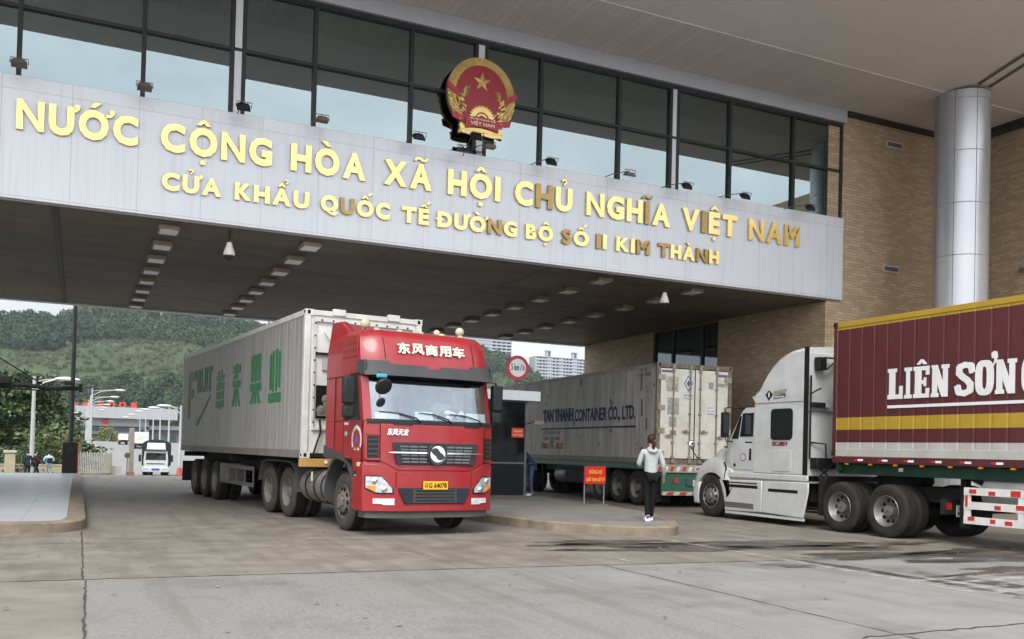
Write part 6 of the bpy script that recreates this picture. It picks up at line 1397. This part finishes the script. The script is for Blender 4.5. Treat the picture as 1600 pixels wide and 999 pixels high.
p = at(204, 744, 43.9); t = thing("concrete_post", "slim pale concrete post standing in the far roadway beside a round sign", "post", (p.x, 43.9, 0)); ht = at(204, 669, 43.9).z
MB().box(-.10, .10, -.1, .1, 0, ht).build("shaft", mat("post_concrete", (.30, .27, .24), .8, var=.15), t, bevel=.02); MB().box(-.14, .14, -.14, .14, .0, .14).build("base", mat("base_rust", (.3, .14, .08), .8), t)
p = at(198, 744, 43.8); z_ = at(198, 712, 43.8).z; t = thing("round_sign", "small round yellow and red sign on a thin pole left of the concrete post", "sign", (p.x, 43.8, 0))
MB().cone((0, .03, 0), (0, .03, z_), .022).build("pole", frame_g, t); MB().cone((0, 0, z_), (0, .025, z_), .13, n=24).build("sign_disc", mat("sign_olive", (.22, .15, .06), .5), t); MB().cone((0, -.004, z_), (0, 0, z_), .09, n=24).build("sign_centre", mat("sign_dark", (.1, .08, .05), .5), t)
p = at(280, 744, 44.6); t = thing("bollard_post", "slim pale post with a red foot at the far right roadside", "post", (p.x, 44.6, 0)); MB().cone((0, 0, 0), (0, 0, .35), .17, .09).build("base", mat("red_base", (.5, .10, .07), .6), t); MB().cone((0, 0, .35), (0, 0, at(280, 690, 44.6).z), .06).build("shaft", mat("pale_metal", (.55, .56, .6), .4), t)
# low wall, gate pier and plants behind the walkers
t = thing("garden_wall", "low beige garden wall behind the three walkers at left", "wall", (at(40, 735, 66).x, 66, zprof(66)))
MB().box(-14, at(104, 735, 66).x - at(40, 735, 66).x, -.12, .12, -.3, .95).build("wall", mat("beige_render", (.34, .29, .2), .85, var=.15), t); MB().box(-14, at(104, 735, 66).x - at(40, 735, 66).x, -.16, .16, .951, 1.02).build("coping", mat("beige_coping", (.4, .36, .28), .85), t)
p = at(15, 738, 64.5); MBp = thing("gate_pier", "short square beige pier beside the dark shrubs at the left edge", "pier", (p.x, 64.5, zprof(64.5))); MB().box(-.28, .28, -.28, .28, -.2, 1.7).build("pier_shaft", mat("beige_render", (.34, .29, .2), .85), MBp); MB().box(-.36, .36, -.36, .36, 1.701, 1.85).build("pier_cap", mat("beige_coping", (.4, .36, .28), .85), MBp, bevel=.02)

# ------------------------------------------------------------------ foliage
def leafmat(name, col):
    m = mat(name, col, .55, var=.35, scale=1.1); return m
def leaves(pts, sizes, seed, normals_up=.6, asp=.55):
    """one small bent quad per point"""
    r = np.random.default_rng(seed); n = len(pts); P = np.asarray(pts, float)
    d = r.normal(size=(n, 3)); d[:, 2] = d[:, 2] * .5 - .15; d /= np.linalg.norm(d, axis=1)[:, None]
    u = r.normal(size=(n, 3)); u[:, 2] += normals_up * 1.5; s = np.cross(d, u); s /= np.linalg.norm(s, axis=1)[:, None] + 1e-9
    L = np.asarray(sizes)[:, None]
    v = np.stack([P, P + d * L * .5 + s * L * asp * .5, P + d * L, P + d * L * .5 - s * L * asp * .5], 1).reshape(-1, 3)
    f = np.arange(4 * n).reshape(-1, 4)
    return v, f
def np_mesh(name, v, f, m, parent=None, mi=None):
    me = bpy.data.meshes.new(name); k = f.shape[1]
    me.vertices.add(len(v)); me.vertices.foreach_set('co', v.astype(np.float32).ravel()); me.loops.add(f.size); me.loops.foreach_set('vertex_index', f.astype(np.int32).ravel())
    me.polygons.add(len(f)); me.polygons.foreach_set('loop_start', (np.arange(len(f)) * k).astype(np.int32))
    ms = m if isinstance(m, list) else [m]
    for q in ms: me.materials.append(q)
    if mi is not None: me.polygons.foreach_set('material_index', np.asarray(mi, np.int32))
    me.update(calc_edges=True); me.validate()
    o = bpy.data.objects.new(name, me); COL.objects.link(o)
    if parent is not None: o.parent = parent
    return o
lg = [leafmat("leaf_dark", (.018, .038, .014)), leafmat("leaf_mid", (.034, .066, .018)), leafmat("leaf_light", (.062, .10, .026))]
bark = mat("bark", (.085, .065, .045), .9, var=.35, scale=6, stretch=(1, 1, .2))
def tree(name, label, cat, loc, h, spread, seed, n=9000, tiers=6, leaf=.3, base=.25, mats_=None, group=None, droop=.12):
    t = thing(name, label, cat, loc, group=group); r = random.Random(seed); R = np.random.default_rng(seed)
    mb = MB().tube([(0, 0, -.3), (.05, .02, h * .3), (-.05, .05, h * .62), (.03, 0, h * .92)], [.02 * h + .06, .018 * h + .04, .012 * h + .02, .03], 10); mb.build("trunk", bark, t, smooth=60)
    cl = []; lb = MB()
    for k in range(tiers):
        z = h * (base + (1 - base) * k / (tiers - .3)); nb = 7 if k < tiers - 1 else 4
        for b in range(nb):
            a = b * 2 * pi / nb + r.uniform(-.4, .4) + k; L = spread * (1 - .72 * (k / tiers) ** 1.4) * r.uniform(.65, 1.08)
            tip = Vector((cos(a) * L, sin(a) * L, z + h * r.uniform(-.02, .07) - droop * L)); mid = Vector((cos(a) * L * .5, sin(a) * L * .5, z + h * .05))
            lb.tube([(0, 0, z - .3), mid, tip], [.012 * h * (1 - k / tiers) + .03, .03, .012], 5)
            for q in range(5):
                f = .35 + .65 * q / 4; c = (Vector((0, 0, z)).lerp(mid, f * 2) if f < .5 else mid.lerp(tip, f * 2 - 1)); cl.append((c, .36 * spread * r.uniform(.35, .62)))
    lb.build("limbs", bark, t, smooth=60)
    m = len(cl); per = n // m; pts = []; sz = []; mi = []
    for c, rad in cl:
        q = R.normal(size=(per, 3)) * np.array([rad * .5, rad * .5, rad * .17]) + np.array([c.x, c.y, c.z + .05]); pts.append(q); sz.append(leaf * R.uniform(.6, 1.35, per)); g_ = R.integers(0, 3); mi.append(np.where(R.random(per) < .7, g_, R.integers(0, 3, per)))
    v, f = leaves(np.concatenate(pts), np.concatenate(sz), seed); np_mesh("crown", v, f, mats_ or lg, t, np.concatenate(mi))
    return t
p = at(20, 730, 78); tree("broadleaf_tree", "broad tiered green tree standing at the left edge behind the boom", "tree", (p.x, 78, zprof(78)), 7.6, 6.0, 11, 15000, 7, .36, .26)
p = at(-60, 700, 90); tree("broadleaf_tree", "dark tree filling the left border behind the tiered tree", "tree", (p.x, 90, zprof(90)), 8.5, 6.0, 12, 9000, 6, .42, .15)
def shrub(label, loc, rx, h, seed, n, leaf, ms, up=False):
    t = thing("shrub", label, "shrub", loc); R = np.random.default_rng(seed); k = 26
    c = R.normal(size=(k, 3)) * np.array([rx * .5, rx * .4, h * .22]) + np.array([0, 0, h * .5]); i = R.integers(0, k, n)
    pts = c[i] + R.normal(size=(n, 3)) * np.array([rx * .16, rx * .16, h * .12]); pts[:, 2] = np.abs(pts[:, 2])
    v, f = leaves(pts, leaf * R.uniform(.6, 1.4, n), seed, asp=.3 if up else .55); np_mesh("foliage", v, f, ms, t, R.integers(0, len(ms), n))
    mb = MB()
    for j in range(8): mb.tube([(R.normal() * rx * .2, R.normal() * rx * .2, 0), tuple(c[j])], .02, 5)
    mb.build("stems", bark, t); return t
yg = [leafmat("leaf_yellow_green", (.12, .15, .035)), leafmat("leaf_mid", (.045, .085, .022)), leafmat("leaf_straw", (.17, .15, .06))]
for px, Y, rx, h, lab, ms in ((88, 70, 1.5, 3.4, "tall yellow green bamboo shrub right of the walkers", yg), (64, 71, 1.7, 3.0, "bushy green shrub behind the middle walker", lg), (106, 72, 1.2, 2.6, "thin straw coloured shrub beside the black cabinet", yg), (20, 68, 2.2, 2.2, "dark shrub over the wall at the left edge", lg), (40, 69, 1.6, 2.6, "green shrub behind the leftmost walker", lg)):
    p = at(px, 735, Y); shrub(lab, (p.x, Y, zprof(Y)), rx, h, px, 1800, .3, ms, True)

# ------------------------------------------------------------------ lamps along the bridge
lp = mat("lamp_pole", (.36, .36, .36), .45, metal=.2); lh = mat("lamp_head", (.5, .5, .49), .4)
def street_lamp(label, top, side, zb_, arm, group, low=False):
    t = thing("street_lamp", label, "street lamp", (top.x, top.y, zb_), group=group); h = top.z - zb_
    MB().cone((0, 0, 0), (0, 0, h), .16, .09, n=10).build("pole", lp, t)
    MB().tube([(0, 0, h - 1.0), (side * arm * .4, 0, h - .35), (side * arm, 0, h - .1)], .06, 6).tube([(0, 0, h - .35), (side * arm * .5, 0, h - .18), (side * arm, 0, h - .1)], .04, 6).build("arm", lp, t)
    MB().ball((side * (arm + .5), 0, h - .1), .75, .25, .16, 12, 6).build("lamp_head", lh, t)
    if low:
        MB().tube([(0, 0, h * .58), (-side * arm * .55, 0, h * .66)], .05, 6).build("lower_arm", lp, t); MB().ball((-side * (arm * .55 + .4), 0, h * .66), .6, .22, .14, 10, 6).build("lower_lamp_head", lh, t)
    return t
grpL = "street lamps along the left side of the bridge"; grpR = "street lamps along the right side of the bridge"
for i, (px, py, Y) in enumerate([(144.3, 607, 140), (141.8, 618, 162), (139.3, 625, 184), (137.6, 630.5, 206), (136.3, 635, 228), (135.2, 639, 250)]):
    street_lamp(f"pale street lamp with arm over the road, {ORD[i]} in the left bridge row", at(px, py, Y), 1, zprof(Y), 3.0 if i < 6 else 2, grpL, low=i > 0)
for i, (px, py, Y) in enumerate([(283, 634, 100), (265, 637, 128), (251, 640, 156), (240, 643, 184), (228, 648, 212), (219, 652, 240)]):
    street_lamp(f"pale street lamp reaching left over the road, {ORD[i]} in the right bridge row", at(px, py, Y), -1, zprof(Y), 1.1 * Y / 100, grpR)
top = at(54, 588, 63); street_lamp("single pale street lamp with a right hand arm standing beside the tiered tree", top, 1, zprof(63), 1.3, None)
# bridge parapets
par = mat("parapet", (.27, .265, .25), .8, var=.1)
def ribbon(name, pts, m, h, th=.25):
    mb = MB(); mb.loft([[(x - th / 2, y, zprof(y) - .2), (x + th / 2, y, zprof(y) - .2), (x + th / 2, y, zprof(y) + h), (x - th / 2, y, zprof(y) + h)] for x, y in pts]); return mb.build(name, m, smooth=0)
ys_ = [62, 70, 80, 95, 120, 150, 180, 210, 260]
tag(ribbon("bridge_parapet", [(2.35, y) for y in ys_], par, 1.0), "pale concrete parapet along the left edge of the bridge", "parapet")
tag(ribbon("bridge_parapet", [(27.3, y) for y in ys_], par, 1.0), "pale concrete parapet along the right edge of the bridge", "parapet")

# ------------------------------------------------------------------ far checkpoint building
Yq = 300.0; A = lambda px, py, Y=Yq: at(px, py, Y)
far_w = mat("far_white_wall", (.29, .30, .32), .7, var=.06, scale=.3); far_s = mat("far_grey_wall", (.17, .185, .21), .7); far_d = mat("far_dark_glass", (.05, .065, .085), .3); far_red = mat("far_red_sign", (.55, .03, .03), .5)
t = thing("checkpoint_building", "long low white checkpoint building with red rooftop characters across the far road", "building", (0, Yq, 0))
def fb(name, px0, py0, px1, py1, m, y0, y1, par_=None):
    a, b = A(px0, py1), A(px1, py0); return MB().box(a.x, b.x, y0, y1, a.z, b.z).build(name, m, par_ or t, smooth=0)
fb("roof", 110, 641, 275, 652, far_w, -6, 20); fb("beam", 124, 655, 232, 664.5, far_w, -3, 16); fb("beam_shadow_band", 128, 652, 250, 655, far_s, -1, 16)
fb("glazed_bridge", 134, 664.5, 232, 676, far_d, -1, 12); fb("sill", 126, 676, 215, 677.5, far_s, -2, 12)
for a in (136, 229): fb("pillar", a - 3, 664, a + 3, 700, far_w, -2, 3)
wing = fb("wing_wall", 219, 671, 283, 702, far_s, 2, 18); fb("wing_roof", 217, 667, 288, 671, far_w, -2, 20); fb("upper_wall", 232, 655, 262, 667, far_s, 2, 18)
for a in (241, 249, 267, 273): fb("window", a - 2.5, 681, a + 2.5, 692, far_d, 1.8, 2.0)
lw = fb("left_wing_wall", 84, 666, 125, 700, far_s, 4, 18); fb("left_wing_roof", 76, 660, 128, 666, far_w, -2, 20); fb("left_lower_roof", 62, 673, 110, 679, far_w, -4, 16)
for a in (92, 103, 114): fb("window", a - 4, 668, a + 4, 674, far_d, 3.8, 3.99)
for px, chx in ((117, "中"), (134, "国"), (156, "河"), (173, "口"), (190, "口"), (207, "岸")):
    q = A(px - 5, 641); b_ = A(px + 5, 641); mb = MB(); put_text(mb, chx, (q.x, -5, q.z + .25), (1, 0, 0), (0, 0, 1), w=b_.x - q.x, h=A(px, 629.5).z - q.z - .3, bold=.05, depth=.3)
    mb.box(q.x + .3, q.x + .5, -4.6, -4.4, q.z - .1, q.z + 1.2).box(b_.x - .5, b_.x - .3, -4.6, -4.4, q.z - .1, q.z + 1.2); mb.build("roof_character", far_red, t, smooth=0)
q = A(164, 659); MB().cone((q.x, -3.05, q.z), (q.x, -3.3, q.z), .95, n=20).build("red_emblem", far_red, t)
q = A(172, 678, 240); s_ = thing("traffic_sign", "small blue triangular sign over the far road in front of checkpoint", "road sign", (q.x, 240, zprof(240))); zz = q.z - zprof(240)
MB().prism([(-.75, .5), (.75, .5), (.0, -.7)], 'y', -.05, .05).xform(Matrix.Translation((0, 0, zz))).build("sign_face", mat("sign_blue", (.02, .08, .42), .5), s_); MB().cone((0, .08, 0), (0, .08, zz), .08).build("pole", lp, s_)
def far_shrub(px, Y, h, lab, ms):
    p = at(px, 700, Y); shrub(lab, (p.x, Y, zprof(Y)), 1.1, h * .8, px, 420, .5, ms)
org = [leafmat("leaf_yellow_green", (.12, .15, .035)), leafmat("leaf_orange", (.20, .15, .04))]
far_shrub(161, 235, 4.5, "yellowish shrub on the far road island left of the blue sign", org); far_shrub(176, 238, 4.0, "yellowish shrub on the far road island right of the blue sign", org)

# ------------------------------------------------------------------ far trucks
def small_truck(px0, px1, pytop, Y, label, body_m, kind):
    a = at(px0, 700, Y); b = at(px1, 700, Y); w_ = b.x - a.x; zt = at(px0, pytop, Y).z; z0 = zprof(Y) + .03
    t = thing("truck", label, "truck", ((a.x + b.x) / 2, Y, z0)); H = zt - z0; h = w_ / 2
    return t, h, H
Yt = 78.0; t, h, H = small_truck(221, 267, 687, Yt, "white cargo truck with dark green hooped cover coming up the far road", None, 0)
z0 = at(245, 744, Yt).z; t.location.z = zprof(Yt) + .03; t.rotation_euler.z = -.09; H = at(245, 687, Yt).z - t.location.z
wt = mat("far_truck_white", (.45, .46, .46), .35, coat=.3); dgn = mat("tarp_green", (.016, .03, .024), .7)
hp = [(-h, .95)] + [(-h * cos(pi * i / 12) * 1.0 if abs(cos(pi * i / 12)) < .97 else -h * (1 if i < 6 else -1), H * .86 + H * .14 * sin(pi * i / 12)) for i in range(13)] + [(h, .95)]
MB().prism(hp, 'y', 1.6, 7.5).build("cargo_cover", dgn, t, smooth=30)
MB().prism([(-h * .82, .5), (h * .82, .5), (h * .84, 1.4), (h * .76, H * .72), (-h * .76, H * .72), (-h * .84, 1.4)], 'y', -.0, 1.5).build("cab", wt, t, bevel=.08)
MB().loft([[(-h * .66, .05, H * .74), (h * .66, .05, H * .74), (h * .66, 1.5, H * .74), (-h * .66, 1.5, H * .74)], [(-h * .60, .28, H * .91), (h * .60, .28, H * .91), (h * .58, 1.5, H * .90), (-h * .58, 1.5, H * .90)]]).build("wind_deflector", wt, t, bevel=.03)
MB().prism([(-h * .70, H * .47), (h * .70, H * .47), (h * .66, H * .65), (-h * .66, H * .65)], 'y', -.03, -.0).build("windshield", dkg_m, t); MB().prism([(-h * .75, H * .70), (h * .75, H * .70), (h * .75, H * .735), (-h * .75, H * .735)], 'y', -.12, .0).build("sun_visor", plast, t)
MB().box(-h * .6, h * .6, -.03, 0, H * .36, H * .385).build("grille", plast, t); MB().box(-h * .92, h * .92, -.12, .3, .48, .86).build("bumper", wt, t, bevel=.04)
MB().box(-h * .26, h * .26, -.135, -.12, .60, .76).build("number_plate", mat("blue_plate", (.03, .06, .3), .5), t)
for s in (-1, 1):
    MB().box(s * h * .70 - .2, s * h * .70 + .2, -.135, -.12, .62, .80).build("headlight", clear_lens, t); MB().box(s * h * 1.08 - .1, s * h * 1.08 + .1, -.0, .12, H * .42, H * .60).build("mirror", plast_d, t)
    wheel(t, s * h * .86, .75, s, "hub", r=.48); wheel(t, s * h * .86, 5.6, s, "dish", r=.48, dual=True)
MB().box(-h * .5, h * .5, .3, 7.3, .5, .9).build("chassis", chas_m, t)
for px0, px1, pt, Y, lab, ln, col in ((186, 200, 678, 190, "white box truck seen from behind far up the bridge road", 6, (.7, .7, .7)), (210, 232, 675, 165, "pale container truck on the far bridge road beside the concrete post", 12, (.5, .5, .47))):
    t, h, H = small_truck(px0, px1, pt, Y, lab, None, 1); cm = mat("far_box_%d" % Y, col, .6, var=.15, scale=.8)
    MB().box(-h, h, 0, ln, .95, H).build("cargo_box", cm, t, bevel=.03); MB().box(-h * .5, h * .5, -.0, ln + 1.6, .55, .9).build("chassis", chas_m, t); MB().box(-h * .95, h * .95, ln + .2, ln + 1.8, .6, H * .8).build("cab", wt, t, bevel=.1); MB().box(-h * .9, h * .9, -.08, .0, .5, .75).build("rear_bumper", chas_m, t)
    for s in (-1, 1):
        MB().box(s * h * .7 - .15, s * h * .7 + .15, -.1, -.08, .76, .9).build("tail_lamp", red_lens, t)
        for y in (1.5, ln + .8): wheel(t, s * h * .95, y, s, "dish", r=.5)

# ------------------------------------------------------------------ far towers
def tower(label, px0, px1, pyt, Y, storeys_h, bays, tops, m, back):
    a, b = at(px0, pyt, Y), at(px1, pyt, Y); w_ = b.x - a.x; zt = a.z; t = thing("apartment_tower", label, "building", (a.x, Y, 0)); D = 14.0
    n = int((zt) / storeys_h); mb = MB()
    for k in range(n + 1): mb.box(0, w_, 0, D, zt - k * storeys_h - .55, zt - k * storeys_h)
    mb.build("floor_slabs", m, t, smooth=0); mb = MB()
    for i in range(bays + 1): mb.box(w_ * i / bays - .45, w_ * i / bays + .45, .3, D - .3, 0, zt - .56)
    mb.build("piers", m, t, smooth=0); mb = MB()
    for i, (u0, u1) in enumerate(back): mb.box(w_ * u0, w_ * u1, .6, D - .6, 0, zt - .57)
    mb.build("infill_walls", mat("tower_infill", (.33, .36, .41), .8), t, smooth=0)
    mb = MB()
    for k in range(n): mb.box(.1, w_ - .1, .2, .4, zt - k * storeys_h - storeys_h, zt - k * storeys_h - storeys_h + 1.0)
    mb.build("balcony_walls", m, t, smooth=0)
    for u in tops: 
        mb = MB()
        for dx in (-2.0, 1.5): mb.box(w_ * u + dx, w_ * u + dx + .5, 3, 8, zt + .01, zt + 5.5)
        mb.box(w_ * u - 2.4, w_ * u + 2.4, 2.5, 8.5, zt + 5.5, zt + 6.3); mb.build("roof_turret", m, t, smooth=0)
    return t
tw = mat("tower_concrete", (.30, .32, .35), .8, var=.05)
tower("unfinished pale apartment tower with open storeys right of the speed sign", 837, 921, 556, 780, 3.1, 16, (.27, .76), tw, ((.22, .30), (.46, .52), (.70, .78), (.0, .04)))
tower("unfinished apartment tower with thin white slabs just behind the red truck roof", 722, 800, 513, 800, 3.1, 10, (.5,), tw, ((.0, .62),))

# ------------------------------------------------------------------ hill and forest
RG = [(-700, 560), (-400, 500), (-200, 480), (-60, 490), (0, 499), (60, 497), (92, 500), (116, 489), (160, 480), (224, 484), (300, 492), (365, 502), (400, 514), (440, 520), (560, 525), (680, 530), (735, 540), (770, 552), (800, 562), (830, 582), (860, 598), (920, 625), (1000, 660), (1300, 700)]
YR, YB = 800.0, 400.0
rx_, rz_ = zip(*[(at(px, py + 5, YR).x, at(px, py + 5, YR).z) for px, py in RG])
def hill_z(x, y):
    tt = np.clip((y - YB) / (YR - YB), 0, 1.25); prof_ = np.where(tt <= 1, tt ** 1.15, 1 - (tt - 1) * .8)
    xr = x * YR / np.maximum(y, 200.0)
    z = np.interp(xr, rx_, rz_) * prof_
    return z + (4 * np.sin(x * .021 + y * .013) + 2.5 * np.sin(x * .05 - y * .04)) * np.clip(tt * 2, 0, 1) * np.clip((1.05 - tt) * 6, 0, 1) + 1.0
nx, ny = 120, 40
gx = np.linspace(-1, 1, nx); gy_ = np.linspace(YB, YR * 1.2, ny)
XX = np.array([[-320 * y / 800 - 60 + (1150 * y / 800) * (u + 1) / 2 for u in gx] for y in gy_]); YY = np.repeat(gy_[:, None], nx, 1); ZZ = hill_z(XX, YY)
v = np.stack([XX, YY, ZZ], -1).reshape(-1, 3); f = np.array([(j * nx + i, j * nx + i + 1, (j + 1) * nx + i + 1, (j + 1) * nx + i) for j in range(ny - 1) for i in range(nx - 1)])
hm_ = mat("hill_scrub", (.040, .060, .024), .95, var=.35, scale=.03, dirt=(.062, .075, .034), dirt_amt=.7, dirt_scale=.02)
hill = np_mesh("hill", v, f, hm_); hill.data.shade_smooth(); tag(hill, kind='structure')
def blob_batch(name, pos, rad, seed, ms, squash=1.0):
    """many leafy crowns as one far-off wood: each crown is a lumpy shell broken into leaf clumps"""
    R = np.random.default_rng(seed); n = len(pos); per = 130
    d = R.normal(size=(n, per, 3)); d /= np.linalg.norm(d, axis=2)[..., None]; d[..., 2] = np.abs(d[..., 2]) * 1.1 - .25
    c = np.asarray(pos)[:, None, :] + d * np.asarray(rad)[:, None, None] * R.uniform(.65, 1.08, (n, per, 1)) * np.array([1, 1, squash])
    nrm = d + R.normal(size=d.shape) * .35; nrm /= np.linalg.norm(nrm, axis=2)[..., None]
    u = np.cross(nrm, R.normal(size=d.shape)); u /= np.linalg.norm(u, axis=2)[..., None]; w_ = np.cross(nrm, u)
    s = np.asarray(rad)[:, None, None] * R.uniform(.09, .24, (n, per, 1))
    v = np.stack([c - u * s, c - w_ * s * .8, c + u * s, c + w_ * s * .8], 2).reshape(-1, 3); f = np.arange(len(v)).reshape(-1, 4)
    pos_ = np.asarray(pos); pat = .9 + .9 * np.sin(pos_[:, 0] * .045 + 1.7 * np.sin(pos_[:, 2] * .07)) + R.normal(size=n) * .55; mi = np.repeat(np.clip(np.round(pat), 0, len(ms) - 1).astype(int), per); mi = np.where(R.random(len(mi)) < .8, mi, R.integers(0, len(ms), len(mi)))
    o = np_mesh(name, v, f, ms, None, mi); tag(o, kind='stuff'); return o
R = np.random.default_rng(5)
fm = [leafmat("forest_dark", (.012, .028, .013)), leafmat("forest_mid", (.02, .040, .016)), leafmat("forest_light", (.034, .06, .02))]
sm = [leafmat("scrub_light", (.05, .07, .028)), leafmat("scrub_mid", (.034, .055, .02)), leafmat("scrub_pale", (.07, .08, .038))]
def scatter(n, t0, t1, r0, r1, x0, x1):
    tt = R.uniform(t0, t1, n); y = YB + (YR - YB) * tt; xr = R.uniform(x0, x1, n); x = xr * y / YR; z = hill_z(x, y); rad = R.uniform(r0, r1, n); return np.stack([x, y, z + rad * .55], 1), rad
p1, r1_ = scatter(2600, .60, 1.04, 3.0, 6.5, -160, 700); p2, r2_ = scatter(1500, .02, .34, 2.2, 5.0, -160, 700); p3, r3_ = scatter(4200, .25, .70, .7, 1.9, -160, 700)
# the open belt of scrub dips and rises along the hill
keep = (p1[:, 1] - YB) / (YR - YB) > .66 + .06 * np.sin(p1[:, 0] * .03); o_ = blob_batch("forest", p1[keep], r1_[keep], 1, fm, 1.15); tag(o_, "dense dark forest covering the upper slope of the far hill", "forest")
o_ = blob_batch("forest", p2, r2_, 2, fm + sm[1:2], 1.1); tag(o_, "mixed green wood along the foot of the far hill", "forest")
o_ = blob_batch("scrub", p3, r3_, 3, sm, 1.3); tag(o_, "pale scrub belt across the middle of the far hill", "scrub")

# ------------------------------------------------------------------ air
HZ = bpy.data.materials.new("haze_air"); HZ.use_nodes = True; t_ = HZ.node_tree; t_.nodes.clear()
o_ = t_.nodes.new("ShaderNodeOutputMaterial"); pv = t_.nodes.new("ShaderNodeVolumePrincipled"); pv.inputs['Color'].default_value = (.80, .88, .95, 1); pv.inputs['Density'].default_value = 0.00013; pv.inputs['Anisotropy'].default_value = 0.2
t_.links.new(pv.outputs[0], o_.inputs['Volume'])
hz = MB().box(-600, 1200, -70, 1000, -3, 165).build("haze", HZ, smooth=0); tag(hz, kind='stuff')
